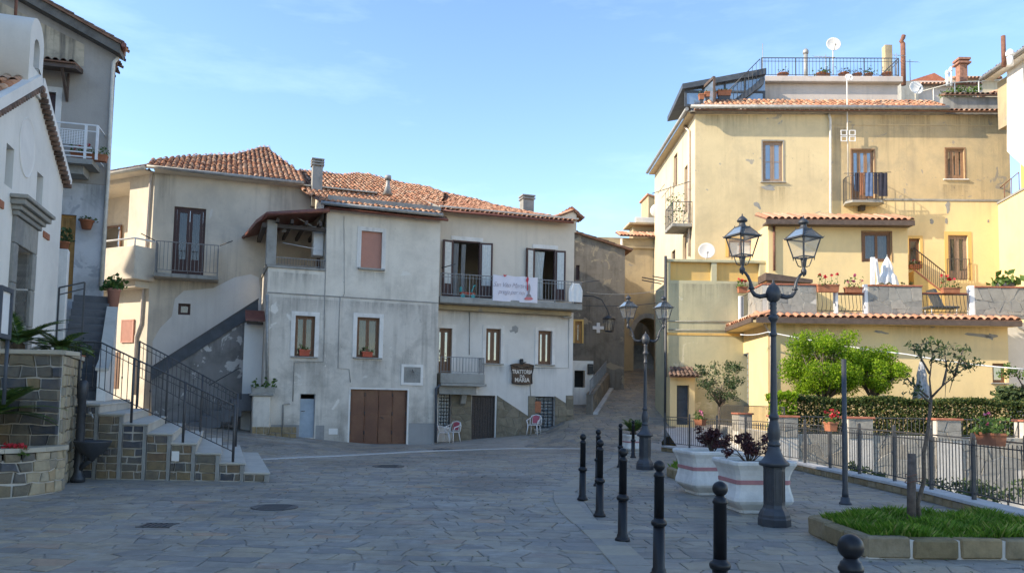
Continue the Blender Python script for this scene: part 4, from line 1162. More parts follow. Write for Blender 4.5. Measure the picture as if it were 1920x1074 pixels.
# newer, paler render on the lower part of the front
pt_ = [(286, 640), (300, 615), (322, 593), (328, 560), (345, 545), (400, 540), (440, 520), (470, 514), (485, 520), (490, 560), (490, 700), (286, 700)]
pts = [CF.uv(a, b) for a, b in pt_]
wq = MB(); wq.prism([(x, 0.002, z) for x, z in pts[::-1]], (0, -0.012, 0))
wall(bh, CF, pts[::-1], [sw], M['fresh'], 'newer_render', .02, -.012)
w = window(bh, CF, fd, 0.1, 2, 'maroon', 'glass', 0.1, 0.1, None, None, 'curtainm', solid=0.22, name='balcony_door')
w = window(bh, CF, sw, 0.12, 1, 'maroon', 'glass', 0.04, 0.05, None, None)
bb_ = CF.box(290, 458, 411, 516, -0.55)
b = obj('balcony', MB().bbox(bb_[0], bb_[1], -0.85, 0, bb_[2] - 0.15, bb_[2], 0.015), M['concrete'], bh, CF.M)
obj('railing', rail_mesh([(bb_[0] + .05, 0, bb_[2]), (bb_[0] + .05, -0.8, bb_[2]), (bb_[1] - .05, -0.8, bb_[2]), (bb_[1] - .05, 0, bb_[2])], bb_[3] - bb_[2], 0.13, 0.014, 0.022, 0.025, 0.12), M['railgrey'], b, CF.M)
mb = MB()
for xx, s in ((bb_[0], -1), (bb_[1], 1)): mb.tube([(xx, -0.8, bb_[3]), (xx + s * 0.45, -1.15, bb_[3] + 0.16)], 0.02, 5)
obj('drying_arm', mb, M['iron'], b, CF.M)
# left face balcony
lb = CL.box(193, 466, 266, 512, -0.6)
b = obj('balcony', MB().bbox(lb[0] - 2.5, lb[1], -0.9, 0, lb[2] - 0.3, lb[3] - 0.0, 0.02).box(lb[0] - 2.5, lb[1] - 0.3, -0.6, 0, lb[2] - 0.55, lb[2] - 0.303), M['beige'], bh, CL.M, )
obj('rail', MB().tube([(lb[0] - 2.5, -0.85, lb[3] + 0.28), (lb[1] - 0.1, -0.85, lb[3] + 0.28), (lb[1] - 0.1, 0, lb[3] + 0.28)], 0.035, 6).tube([(lb[0], -0.85, lb[3]), (lb[0], -0.85, lb[3] + 0.28)], 0.03, 5).tube([(lb[1] - 0.1, -0.85, lb[3]), (lb[1] - 0.1, -0.85, lb[3] + 0.28)], 0.03, 5), M['white'], b, CL.M)
x0, x1, z0, z1 = CL.box(229, 599, 252, 642)
sh = obj('shutter', frame_mb(x0, x1, z0, z1, -0.06, 0.02, 0.05), M['rollpink'], bh, CL.M)
mb = MB(); n = 9
for k in range(n): mb.box(x0 + 0.05 + (x1 - x0 - .1) * k / n + 0.008, x0 + 0.05 + (x1 - x0 - .1) * (k + 1) / n - 0.008, -0.05, 0.01, z0 + .05, z1 - .05)
obj('boards', mb, M['rollpink'], sh, CL.M)
x0, x1, z0, z1 = CL.box(216, 660, 262, 728); 
obj('door', MB().box(x0 - 0.1, x0 + 0.25, -0.03, 0.02, z0, z1), M['brownw'], bh, CL.M)
ppipe(bh, CL, [(279, 318), (284, 324), (282, 340), (264, 605), (255, 630), (253, 660), (253, 740)], 0.05, 'pipe', y=-0.06)
# roof
A, B = CF.pt(-0.25, -0.5, zc), CF.pt(8.4, -0.5, zc)
rp_ = RoofPlane(A, B, math.radians(24))
tile_roof(bh, rp_, [(0, 0), (rp_.uv(567, 335)[0], 0)] + [rp_.uv(*q) for q in ((560, 321), (511, 284), (503, 275), (487, 275), (470, 281), (440, 288), (368, 291), (286, 299))], 'tile', limit=300, seed=4, th=0.34)
gutter(bh, A + rp_.n * -0.02 + rp_.s * -0.08, rp_.pt(rp_.uv(567, 335)[0], -0.08, -0.02))
A, B = CL.pt(-7.2, -0.5, zc - 0.02), CL.pt(0.15, -0.5, zc - 0.02)
rl = RoofPlane(A, B, math.radians(24))
tile_roof(bh, rl, [(0, 0), (7.3, 0), (6.3, 2.4), (0, 2.4)], 'tile_old', limit=120, seed=5)
gutter(bh, A + Vector((0, 0, -0.03)) + rl.s * -0.08, B + Vector((0, 0, -0.03)) + rl.s * -0.08, mat='pipew')
mb = MB(); mb.prism([CL.pt(-7, -0.5, zc - 0.14), CL.pt(0, -0.5, zc - 0.14), CL.pt(0, 0, zc - 0.14), CL.pt(-7, 0, zc - 0.14)], (0, 0, 0.06)); mb.prism([CF.pt(0, -0.5, zc - 0.13), CF.pt(8.4, -0.5, zc - 0.13), CF.pt(8.4, 0, zc - 0.13), CF.pt(0, 0, zc - 0.13)], (0, 0, 0.05))
obj('soffit', mb, M['beige'], bh)

# ------------------------------------------------------------------ grey house with the garage
GH = Fr(onz(710, 832), 21)
gh = thing('grey_house', 'stained grey house with brown garage doors and roofed corner porch', 'house', GH.pt(0, 0, 0))
GX0, GX1 = GH.x(498, 620), GH.x(821, 620)
gpx = GH.x(612, 440)                      # where the porch ends and the upper wall begins
gz = GH.z(720, 401)                       # top of wall under the lower eave
pz = GH.z(560, 505)
pk = GH.box(677, 434, 716, 503); w1 = GH.box(553, 592, 590, 668); w2 = GH.box(669, 595, 711, 670)
bd = GH.box(562, 738, 590, 820); ga = GH.box(656, 730, 763, 832)
vent = GH.box(616, 803, 633, 814)
zs_ = GH.z(660, 558)
wall(gh, GH, [(GX0, -0.6), (GX1, -0.6), (GX1, zs_), (GX0, zs_)], [w1, w2, bd, (ga[0], ga[1], ga[2] - 0.05, ga[3])], M['grey'], reveal=0.25)
wall(gh, GH, [(GX0, zs_), (GX1, zs_), (GX1, gz), (gpx, gz), (gpx, pz), (GX0, pz)], [pk], M['grey_up'], reveal=0.25)
mb = MB()
GD = 4.8
mb.quad((GX0, 3.4, -0.6), (GX0, 0, -0.6), (GX0, 0, pz), (GX0, 3.4, pz))
mb.quad((gpx, 5, pz - 0.6), (gpx, 0, pz - 0.6), (gpx, 0, gz), (gpx, 5, gz))
mb.quad((GX1, 0, -0.6), (GX1, GD, -0.6), (GX1, GD, gz), (GX1, 0, gz))
mb.quad((GX0, GD, -0.6), (GX0, GD, gz), (GX1, GD, gz), (GX1, GD, -0.6))
mb.quad((gpx, 0, gz), (GX1, 0, gz), (GX1, GD, gz), (gpx, GD, gz))
mb.quad((GX0, 0, pz - 0.55), (gpx, 0, pz - 0.55), (gpx, GD, pz - 0.55), (GX0, GD, pz - 0.55))
obj('side_wall', mb, M['grey'], gh, GH.M)
# porch: pillar, parapet coping, railing, roof
plx0, plx1 = GH.x(500, 450), GH.x(519, 450)
pr = obj('porch', MB().bbox(GX0 - 0.05, gpx, -0.05, 0.28, pz - 0.0, pz + 0.09, 0.01).bbox(GX0 - 0.05, GX0 + 0.2, 0.282, 3.4, pz, pz + 0.09, 0.01), M['concrete'], gh, GH.M)
pzt = GH.z(508, 412)
obj('pillar', MB().bbox(plx0, plx1, 0.0, plx1 - plx0, pz + 0.092, pzt, 0.015), M['concrete'], pr, GH.M)
obj('railing', rail_mesh([(plx1, 0.12, pz + 0.09), (gpx - 0.02, 0.12, pz + 0.09)], GH.z(560, 484) - pz - 0.09, 0.1, 0.01, 0.018, 0.012, 0.06).tube([(GX0 + 0.05, 0.3, pz + 0.09), (GX0 + 0.05, 0.3, pz + 0.5)], 0.02, 4), M['railgrey'], pr, GH.M)
obj('side_railing', rail_mesh([(GX0 + 0.05, 0.35, pz + 0.09), (GX0 + 0.05, 3.2, pz + 0.09)], GH.z(560, 484) - pz - 0.09, 0.12, 0.01, 0.018, 0.012, 0.06), M['railgrey'], pr, GH.M)
mb = MB(); mb.quad((GX0, 3.3, pz - 0.3), (gpx, 3.3, pz - 0.3), (gpx, 3.3, gz), (GX0, 3.3, gz)); obj('back_wall', mb, M['tratt'], pr, GH.M)
dz = pz - 0.5
obj('porch_door', MB().box(gpx - 0.02, gpx + 0.02, 1.5, 2.4, dz, dz + 2.1), M['maroon'], pr, GH.M)
rz = GH.z(500, 404, -0.45)
A, B = GH.pt(GX0 - 0.15, -0.45, rz), GH.pt(gpx + 0.02, -0.45, GH.z(612, 396, -0.45))
mb = MB()
C2, D2 = GH.pt(gpx, 3.4, rz + 0.75), GH.pt(GX0 - 0.75, 3.4, rz - 0.18)
Ee = GH.pt(GX0 - 0.45, 0.5, rz - 0.12)
mb.prism([A, B, C2, D2, Ee], (0, 0, 0.13)); obj('porch_roof', mb, M['copper'], gh)
mb = MB()
for k in range(4):
    x = GX0 + (gpx - GX0) * (k + 0.5) / 4; mb.box(x - 0.05, x + 0.05, -0.3, 3.3, rz - 0.16, rz - 0.02)
mb.box(GX0 - 0.1, gpx, 0.02, 0.16, rz - 0.3, rz - 0.161); mb.box(GX0 - 0.25, GX0 - 0.1, 0.0, 3.2, rz - 0.33, rz - 0.165)
obj('beams', mb, M['darkwood'], gh, GH.M)
gutter(gh, A + Vector((0, 0, 0.02)) - GH.w * 0.08, B + Vector((0, 0, 0.02)) - GH.w * 0.08, 0.06, 'copper')
gutter(gh, A + Vector((0, 0, 0.02)) - GH.w * 0.05, D2 + Vector((0, 0, 0.0)) - GH.u * 0.05, 0.06, 'copper')
# boiler and lamp in the porch
bx, bz = GH.uv(600, 455, 1.0)
t = thing('boiler', 'white wall boiler hung inside the roofed porch', 'boiler', GH.pt(gpx - 0.35, 0.75, bz - 0.6)); b0, b1 = GH.z(600, 482, 0.8), GH.z(600, 428, 0.8)
obj('casing', MB().bbox(gpx - 0.4, gpx - 0.02, 0.5, 1.05, b0, b1, 0.03), M['white'], t, GH.M)
obj('flue', MB().tube([(gpx - 0.2, 0.8, b1), (gpx - 0.2, 0.75, b1 + 0.2), (gpx - 0.15, 0.5, b1 + 0.24)], 0.06, 8), M['white'], t, GH.M)
lx_, lz_ = GH.uv(536, 432, 1.5)
t = thing('porch_lamp', 'small pendant lamp hanging under the porch roof', 'lamp', GH.pt(lx_, 1.5, lz_)); obj('shade', MB().tube([(lx_, 1.5, lz_), (lx_, 1.5, rz)], 0.012, 4).lathe([(0.16, lz_ - 0.05), (0.05, lz_ + 0.08), (0.01, lz_ + 0.12)], 10, (lx_, 1.5)), M['white'], t, GH.M)
mb = MB()
for q in ((549, 404, 600, 432), (530, 455, 608, 470)):
    a = GH.uv(q[0], q[1], 0.3); b = GH.uv(q[2], q[3], 0.3); mb.tube([(a[0], 0.3, a[1]), (b[0], 0.3, b[1])], 0.012, 4)
setp(obj('clothes_line', mb, M['white'], None), 'pale clothes lines strung across the open porch', 'clothes line')
bpy.data.objects['clothes_line'].matrix_basis = GH.M; WM[bpy.data.objects['clothes_line']] = GH.M
# main roof
rpl = RoofPlane(GH.pt(GH.x(604, 378, -0.5), -0.5, GH.z(604, 378, -0.5)), GH.pt(GX1 + 0.12, -0.5, GH.z(604, 378, -0.5)), math.radians(21))
ue = rpl.uv(830, 404)[0]
tile_roof(gh, rpl, [(0, 0), (ue, 0), rpl.uv(836, 363)] + [rpl.uv(*q) for q in ((800, 350), (765, 345), (730, 337), (690, 326), (672, 325), (640, 327), (606, 322), (560, 318), (563, 352))], 'tile', limit=300, seed=6)
gutter(gh, rpl.pt(-0.05, -0.1, -0.03), rpl.pt(ue + 0.1, -0.1, -0.03))
lz1 = GH.z(720, 400, -0.2)
a, b = GH.pt(gpx - 0.1, -0.28, lz1 + 0.02), GH.pt(GX1 + 0.2, -0.28, lz1 + 0.02)
obj('eave_course', tile_row(gh, a, b, 'tile_old', 0.2, 0.35, 0.12), M['under'], gh)
gutter(gh, a + Vector((0, 0, -0.06)) - GH.w * 0.06, b + Vector((0, 0, -0.06)) - GH.w * 0.06, 0.055, 'copper')
mb = MB(); mb.quad((gpx, -0.001, gz), (GX1, -0.001, gz), (GX1, -0.001, gz + 0.5), (gpx, -0.001, gz + 0.5)); mb.quad((GX1, -0.001, gz), (GX1, 3, gz), (GX1, 3, gz + 1.5), (GX1, -0.001, gz + 0.5)); obj('eave_wall', mb, M['concrete'], gh, GH.M)
# gable wall above the porch
mb = MB(); q = [rpl.pt(0.1, 0.2, -0.08), rpl.pt(0.1, 4.5, -0.08)]; mb.poly([q[0], q[1], Vector((q[1].x, q[1].y, gz - 0.5)), Vector((q[0].x, q[0].y, gz - 0.5))]); obj('gable_wall', mb, M['tratt'], gh)
def chimney(parent, px, Y, y0, y1, wpx, mat='concrete', capn=3, deg=21.0, d=None):
    p = aty(px, y1, Y); w = wpx / FOC * Y; top = aty(px, y0, Y).z; m = Matrix.Translation((p.x, p.y, 0)) @ Matrix.Rotation(math.radians(deg), 4, 'Z')
    h = top - p.z; a = w / 2; c0 = p.z - 0.9
    mb = MB().bbox(-a, a, 0, w, c0, top - 0.32 * h, 0.01)
    o = obj('chimney', mb, M[mat], parent, m)
    mb = MB(); z = top - 0.32 * h
    for k in range(capn):
        hh = 0.32 * h / capn; mb.bbox(-a - 0.05, a + 0.05, -0.05, w + 0.05, z + hh * 0.45, z + hh, 0.01)
        for sx in (-a, a - 0.07): mb.box(sx, sx + 0.07, 0, w, z, z + hh * 0.45)
        z += hh
    mb.box(-a + .07, a - .07, .04, w - .04, top - 0.32 * h, top - 0.05)
    obj('chimney_cap', mb, M[mat], o, m)
    return o
chimney(gh, 595, 31.3, 297, 345, 19)
p = aty(727, 352, 31.5); zt = aty(727, 328, 31.5).z
obj('vent_pipe', MB().lathe([(0.2, p.z - 0.3), (0.08, p.z + 0.1), (0.07, zt - 0.2)], 10, (p.x, p.y)).lathe([(0.13, zt - 0.2), (0.13, zt - 0.04), (0.02, zt)], 10, (p.x, p.y)), M['gutter'], gh)
# openings
xs_ = (0.14, 'trim')
mb = MB(); n = 20
for k in range(n):
    z0 = pk[2] + (pk[3] - pk[2]) * k / n; z1 = pk[2] + (pk[3] - pk[2]) * (k + 1) / n
    mb.box(pk[0] + .002, pk[1] - .002, 0.1, 0.125, z0 + .002, z1 - .006); mb.box(pk[0] + .002, pk[1] - .002, 0.112, 0.126, z1 - .006, z1 + .002)
o = obj('roller_shutter', mb, M['rollpink'], gh, GH.M)
def surround(parent, fr, b, w, mat, bot=False, e=0.022):
    x0, x1, z0, z1 = b; mb = MB()
    mb.box(x0 - w, x0, -e, 0.003, z0, z1 + w); mb.box(x1, x1 + w, -e, 0.003, z0, z1 + w); mb.box(x0, x1, -e, 0.003, z1, z1 + w)
    if bot: mb.box(x0 - w, x1 + w, -e, 0.003, z0 - w, z0)
    return obj('surround', mb, M[mat], parent, fr.M)
surround(o, GH, pk, 0.15, 'trim')
obj('sill', MB().bbox(pk[0] - 0.1, pk[1] + 0.12, -0.12, 0.1, pk[2] - 0.08, pk[2] - 0.003, 0.01), M['concrete'], o, GH.M)
for b_, cu in ((w1, 'curtaing'), (w2, 'curtain_refl')):
    window(gh, GH, b_, 0.14, 2, 'brownw', 'glass', 0.05, 0.055, (0.15, 'trim'), (0.12, 'concrete'), cu)
for (a, b, c, d), lab in (((561, 656, 581, 668), 'red flower box on the sill beside the drainpipe'), ((679, 660, 699, 670), 'red flower box on the sill above the garage doors')):
    x0, x1, z0, z1 = GH.box(a, b, c, d, -0.05)
    flower_box('flower_box', lab, 'flower boxes of the grey house', x0, x1, -0.085, 0.07, z0 + 0.02, z1 - z0, GH.M, 'redbox', 'petal', 40, 0, 0.22, 0.07)
mb = MB().box(bd[0] + .002, bd[1] - .002, 0.12, 0.16, bd[2], bd[3] - 0.2)
dr = obj('cellar_door', mb, M['bluedoor'], gh, GH.M); obj('handle', MB().tube([(bd[0] + 0.07, 0.12, bd[2] + 0.95), (bd[0] + 0.07, 0.05, bd[2] + 0.95), (bd[0] + 0.18, 0.05, bd[2] + 0.95)], 0.012, 5), M['iron'], dr, GH.M)
obj('transom', frame_mb(bd[0] + .002, bd[1] - .002, bd[3] - 0.198, bd[3] - .002, 0.12, 0.16, 0.02), M['bluedoor'], dr, GH.M)
# four-leaf garage door
gd = obj('garage_door', frame_mb(ga[0] + .002, ga[1] - .002, ga[2], ga[3] - .002, 0.1, 0.16, 0.03), M['garage'], gh, GH.M)
W4 = (ga[1] - ga[0] - 0.06) / 4
for k in range(4):
    x0 = ga[0] + 0.03 + W4 * k
    mb = MB().bbox(x0 + .006, x0 + W4 - .006, 0.105 + 0.008 * (k % 2), 0.14, ga[2] + 0.02, ga[3] - 0.03, 0.006)
    mb.bbox(x0 + .05, x0 + W4 - .05, 0.098 + 0.008 * (k % 2), 0.12, ga[2] + 0.08, ga[2] + 1.03, 0.005).bbox(x0 + .05, x0 + W4 - .05, 0.098 + 0.008 * (k % 2), 0.12, ga[2] + 1.1, ga[3] - 0.09, 0.005)
    obj('door_leaf', mb, M['garage'], gd, GH.M)
mb = MB()
for x in (ga[0] + 0.03, ga[0] + 0.03 + W4, ga[0] + 0.03 + W4 * 3, ga[1] - 0.03):
    for z in (0.35, 1.05, 1.75): mb.tube([(x, 0.095, ga[2] + z), (x, 0.095, ga[2] + z + 0.14)], 0.018, 6)
obj('hinges', mb, M['iron'], gd, GH.M)
x = ga[0] + 0.03 + W4 * 2 + 0.1; obj('handle', MB().tube([(x, 0.1, ga[2] + 1.0), (x, 0.04, ga[2] + 1.0), (x + 0.1, 0.04, ga[2] + 0.93)], 0.013, 5), M['iron'], gd, GH.M)
surround(gh, GH, (ga[0], ga[1], ga[2] - 0.05, ga[3]), 0.06, 'trim', e=0.006)
# sundial plaque
x0, x1, z0, z1 = GH.box(752, 683, 793, 722)
sd = thing('sundial', 'square white framed sundial plaque right of the garage doors', 'sundial', GH.pt((x0 + x1) / 2, 0, z0))
obj('frame', frame_mb(x0, x1, z0, z1, -0.035, 0.0, 0.1), M['trim'], sd, GH.M)
obj('dial_stone', MB().box(x0 + .1, x1 - .1, -0.022, 0.0, z0 + .1, z1 - .1), M['clad'], sd, GH.M)
cx_, cz_ = (x0 + x1) / 2, z1 - 0.2
mb = MB()
for k in range(9):
    a = math.radians(200 + k * 17.5); mb.tube([(cx_ + 0.06 * math.cos(a), -0.024, cz_ + 0.06 * math.sin(a)), (cx_ + 0.3 * math.cos(a) , -0.024, max(z0 + 0.13, cz_ + 0.36 * math.sin(a)))], 0.004, 4, smooth=False)
obj('hour_lines', mb, M['iron'], sd, GH.M)
obj('gnomon', MB().tube([(cx_, -0.02, cz_), (cx_, -0.2, cz_ - 0.1)], 0.012, 5), M['iron'], sd, GH.M)
# string course, pipes and cables
mb = MB(); zl = GH.z(660, 558); mb.bbox(GX0 + 0.02, GX1 - 0.01, -0.02, 0.0, zl - 0.02, zl + 0.025, 0.008); obj('string_course', mb, M['concrete'], gh, GH.M)
ppipe(gh, GH, [(501, 552), (501, 740)], 0.055, 'gutter')
ppipe(gh, GH, [(612, 400), (611, 498), (609, 560), (608, 640), (606, 678), (552, 679), (549, 752)], 0.014, 'gutter', 'cable', -0.02)
ppipe(gh, GH, [(638, 556), (636, 600), (634, 690), (655, 692), (657, 716)], 0.012, 'gutter', 'cable', -0.02)
ppipe(gh, GH, [(543, 756), (531, 758), (530, 812)], 0.03, 'gutter', 'cable', -0.03)
ppipe(gh, GH, [(645, 405), (646, 550), (643, 556)], 0.008, 'gutter', 'cable', -0.015)
ppipe(gh, GH, [(825, 722), (818, 728), (817, 829)], 0.05, 'slate')
obj('vent_plate', MB().bbox(vent[0], vent[1], -0.02, 0.01, vent[2], vent[3], 0.005), M['church_trim'], gh, GH.M)
dq = GH.box(771, 793, 821, 834)
obj('dado', MB().box(ga[1] + 0.08, GX1 - 0.001, -0.012, 0.0, -0.3, dq[3]), M['dado'], gh, GH.M)
obj('dado', MB().box(GH.x(592, 800), GH.x(608, 800), -0.012, 0.0, -0.3, GH.z(600, 797)), M['dado'], gh, GH.M)
obj('dado', MB().box(GH.x(508, 800), bd[0] - .003, -0.012, 0.0, -0.3, GH.z(540, 796)), M['dado'], gh, GH.M)
# plinth with stone foot at the left corner
q = GH.box(473, 742, 506, 812, -0.6)
pl_ = obj('plinth', MB().bbox(q[0], q[1], -0.6, 0.6, -0.2, q[3], 0.02), M['grey'], gh, GH.M)
obj('plinth_slab', MB().bbox(q[0] - 0.1, q[1] + 0.1, -0.68, 0.7, q[3] + .002, q[3] + 0.09, 0.015), M['concrete'], pl_, GH.M)
cs = [[(x + q[0], z + 0.1) for x, z in p] for p in cells(1.5, 0.55, 0.28, 0.2, 0.4, 0.3, SR)]
stones(gh, cs, fr_map(GH, -0.602), 0.03, 'edging', 'stone', 0.012, 0.012, 60)
fb = flower_box('stone_trough', 'grey stone trough with succulents on the ledge left of the grey house', None, q[0] - 0.05, q[0] + 0.75, -0.5, -0.15, q[3] + 0.095, 0.22, GH.M, 'concrete', 'petal', 60, 0, 0.4, 0.12, 'planter')
# small tiled canopy and pale door behind the corner
SB = Fr(GH.pt(GX0, 1.2, 0), 21)
st0, st1 = SB.x(466, 640), 0.0
ab = thing('stair_annex', 'low pale stair annex with sloping slate-capped parapet between the two houses', 'annex', SB.pt(-3, 0, 0))
SP = Fr(GH.pt(GX0 - 0.02, 1.9, 0), 20)
out = [SP.uv(284, 840), SP.uv(484, 840), SP.uv(484, 585), SP.uv(284, 712)]
mb = MB(); mb.prism([(x, 0, z) for x, z in out], (0, 0.25, 0)); obj('parapet', mb, M['stained'], ab, SP.M)
cp = [SP.uv(284, 713), SP.uv(484, 586), SP.uv(484, 562), SP.uv(284, 690)]
mb = MB(); mb.prism([(x, -0.06, z) for x, z in cp], (0, 0.37, 0)); obj('slate_cap', mb, M['slate'], ab, SP.M)
mb = MB(); mb.prism([(cp[0][0] - .02, -0.09, cp[3][1]), (cp[1][0], -0.09, cp[2][1]), (cp[1][0], -0.09, cp[2][1] + 0.06), (cp[0][0] - .02, -0.09, cp[3][1] + 0.06)], (0, 0.43, 0)); obj('cap_rail', mb, M['iron'], ab, SP.M)
SD = Fr(GH.pt(GX0 - 0.01, 0.9, 0), 21)
q = SD.box(456, 606, 496, 742)
wall(ab, SD, [(q[0], 0), (-0.01, 0), (-0.01, q[3]), (q[0], q[3])], [], M['fresh'], 'annex_wall')
q2 = SD.box(460, 590, 494, 603, -0.3)
mb = MB(); mb.prism([(q2[0], -0.55, q2[2]), (0, -0.55, q2[2]), (0, 0, q2[3] + 0.12), (q2[0], 0, q2[3] + 0.12)], (0, 0, 0.07)); obj('canopy', mb, M['copper'], ab, SD.M)
obj('canopy_beam', MB().box(q2[0] + .05, -0.05, -0.45, -0.35, q2[2] - 0.1, q2[2] - .002), M['darkwood'], ab, SD.M)
mb = MB(); hx = [SD.uv(*p) for p in ((392, 722), (448, 690), (452, 691))]; mb.tube([(a, -0.06, b) for a, b in hx], 0.018, 6); mb.tube([(hx[1][0], -0.06, hx[1][1]), (hx[1][0], 0, hx[1][1] - 0.05)], 0.012, 5); obj('handrail', mb, M['iron'], ab, SD.M)
# dark steps descending to the left of the plinth
for k in range(6):
    x1 = SD.x(470, 760) - 0.34 * k; z = SD.z(470, 738) - 0.2 * k
    obj('step', MB().bbox(x1 - 0.36, x1, -0.9, 0.25, z - 0.6, z, 0.01), M['tread'], ab, SD.M)

# ------------------------------------------------------------------ trattoria
TT = Fr(GH.pt(4, 1.0, 0), 18)
tt = thing('trattoria', 'cream two storey trattoria with tile roof and long upper balcony', 'restaurant', TT.pt(1.5, 0, 0.2))
TX0, TX1 = TT.x(815, 600), TT.x(1075, 600)
tz = TT.z(950, 404); zm = TT.z(950, 570)
dA = TT.box(848, 452, 900, 557); dB = TT.box(1001, 467, 1041, 563)
wA = TT.box(823, 615, 847, 700); wB = TT.box(911, 616, 939, 681); wC = TT.box(1009, 620, 1035, 683)
g1 = TT.box(822, 737, 846, 800); g2 = TT.box(884, 741, 928, 823); g2 = (g2[0], g2[1], g2[2] - .12, g2[3]); g3 = TT.box(1003, 743, 1040, 803)
wall(tt, TT, [(TX0, zm), (TX1, zm), (TX1, tz), (TX0, tz)], [dA, dB], M['tratt'])
wall(tt, TT, [(TX0, -0.5), (TX1, -0.5), (TX1, zm), (TX0, zm)], [wA, wB, wC, g1, g2, g3], M['tratt_low'], reveal=0.28)
shell(tt, TT, TX0, TX1, -0.5, tz, 4.0, 'tratt')
obj('floor_slab', MB().box(TX0 + 0.01, TX1 - 0.01, 0.3, 3.9, zm - 0.3, zm - 0.1), M['dark'], tt, TT.M)
tr_z = TT.z(830, 392, -0.5)
rt = RoofPlane(TT.pt(TX0 - 0.2, -0.5, tr_z), TT.pt(TX1, -0.5, tr_z), math.radians(19))
tile_roof(tt, rt, [(0.2, 0), (rt.uv(1073, 414)[0], 0)] + [rt.uv(*q) for q in ((1068, 411), (1035, 405), (1005, 400), (960, 391), (930, 385), (900, 376), (865, 368), (836, 362))] + [(0.2, rt.uv(836, 362)[1])], 'tile_new', limit=300, seed=8)
gutter(tt, rt.pt(0.2, -0.06, -0.05), rt.pt(rt.uv(1073, 414)[0], -0.06, -0.05), 0.055, 'copper')
mb = MB(); mb.prism([TT.pt(TX0, -0.45, tz - 0.0), TT.pt(TX1, -0.45, tz), TT.pt(TX1, 0, tz), TT.pt(TX0, 0, tz)], (0, 0, 0.06)); obj('soffit', mb, M['tratt'], tt)
chimney(tt, 991, 35.4, 365, 397, 22, 'concrete', 2, 18)
# raised right end with its own small tiled slope
rx0, rxp, rx1 = TT.x(1040, 410), TT.x(1077, 396), TT.x(1081, 415)
h0, hp_ = TT.z(1040, 410), TT.z(1077, 396); h1 = hp_ - 0.16
mb = MB(); mb.prism([(rx0, 0.003, h0 - 0.5), (rx1, 0.003, h0 - 0.5), (rx1, 0.003, h1), (rxp, 0.003, hp_), (rx0, 0.003, h0)], (0, 4.0, 0)); obj('end_wall', mb, M['tratt'], tt, TT.M)
for A, B, ln in ((TT.pt(rx0, 4, h0 + .09), TT.pt(rx0, -.12, h0 + .09), math.hypot(rxp - rx0, hp_ - h0)), (TT.pt(rx1 + .3, -.12, h1 - .12), TT.pt(rx1 + .3, 4, h1 - .12), .5)):
    re_ = RoofPlane(A, B, math.atan2(hp_ - h0, rxp - rx0) if ln > .6 else math.radians(38))
    tile_roof(tt, re_, [(0, 0), (4.1, 0), (4.1, ln), (0, ln)], 'tile_new', limit=60)
# balcony doors with open casements
for db, leafL, leafR, cur in ((dA, (834, 452, 853, 546), (903, 459, 924, 556), 0.55), (dB, (983, 466, 999, 556), (1044, 473, 1061, 566), 0.75)):
    fr_o = frame_mb(db[0], db[1], db[2], db[3], 0.03, 0.1, 0.05)
    o = obj('balcony_door', fr_o, M['maroon'], tt, TT.M)
    for px, sgn in ((leafL, -1), (leafR, 1)):
        x0, x1, z0, z1 = TT.box(*px); hx = db[0] if sgn < 0 else db[1]; wl_ = (x1 - x0) * 1.06
        L_ = MB(); frame_mb(0, wl_, db[2], db[3] - 0.03, -0.025, 0.025, 0.07, L_); L_.box(0.07, wl_ - 0.07, -0.02, 0.02, db[2] + .07, db[2] + 0.5)
        ang = math.radians(180 + 15) if sgn < 0 else math.radians(-12)
        m = TT.M @ Matrix.Translation((hx, -0.01, 0)) @ Matrix.Rotation(ang, 4, 'Z')
        lf = obj('casement', L_, M['maroon'], o, m); obj('pane', MB().box(0.07, wl_ - 0.07, -0.005, 0.005, db[2] + 0.5, db[3] - 0.1), M['glass'], o, m)
        obj('curtain', curtain_mb(0.075, wl_ - 0.075, db[2] + 0.5, db[3] - 0.11, 0.03 * -sgn, 4, 0.008), M['curtain'], o, m)  # white cloth added in place of the cream reflection on the open leaves
    cw = (db[1] - db[0])
    if cur > 0.6: obj('curtain', curtain_mb(db[0] + 0.05, db[0] + cw * 0.55, db[2] + 0.05, db[3] - 0.1, 0.15, 6, 0.04, 0.35), M['curtain'], o, TT.M)
    else:
        obj('curtain', curtain_mb(db[0] + 0.05, db[0] + cw * 0.25, db[2] + 0.05, db[3] - 0.1, 0.15, 4, 0.04, 0.2), M['dado'], o, TT.M); obj('curtain', curtain_mb(db[0] + cw * 0.36, db[0] + cw * 0.52, db[2] + 0.05, db[3] - 0.1, 0.2, 4, 0.03, 0.3), M['dado'], o, TT.M)
    obj('lintel', MB().bbox(db[0] - 0.08, db[1] + 0.1, -0.025, 0.003, db[3] + 0.003, db[3] + 0.17, 0.006), M['trim'], o, TT.M)
bz0, bz1 = TT.z(950, 571, -0.9), TT.z(950, 562, -0.9)
bx0_, bx1_ = GH.x(823, 560) , TT.x(1091, 570, -0.9)
bx0_ = TT.x(824, 565, -0.9)
bal = obj('balcony', MB().bbox(bx0_, bx1_, -0.95, 0.0, bz0 - 0.06, bz1, 0.02), M['concrete'], tt, TT.M)
obj('cornice', MB().bbox(bx0_ + 0.02, bx1_ - 0.25, -0.4, 0.0, bz0 - 0.26, bz0 - 0.063, 0.03), M['ochre'], bal, TT.M)
rh = TT.z(950, 520, -0.9) - bz1
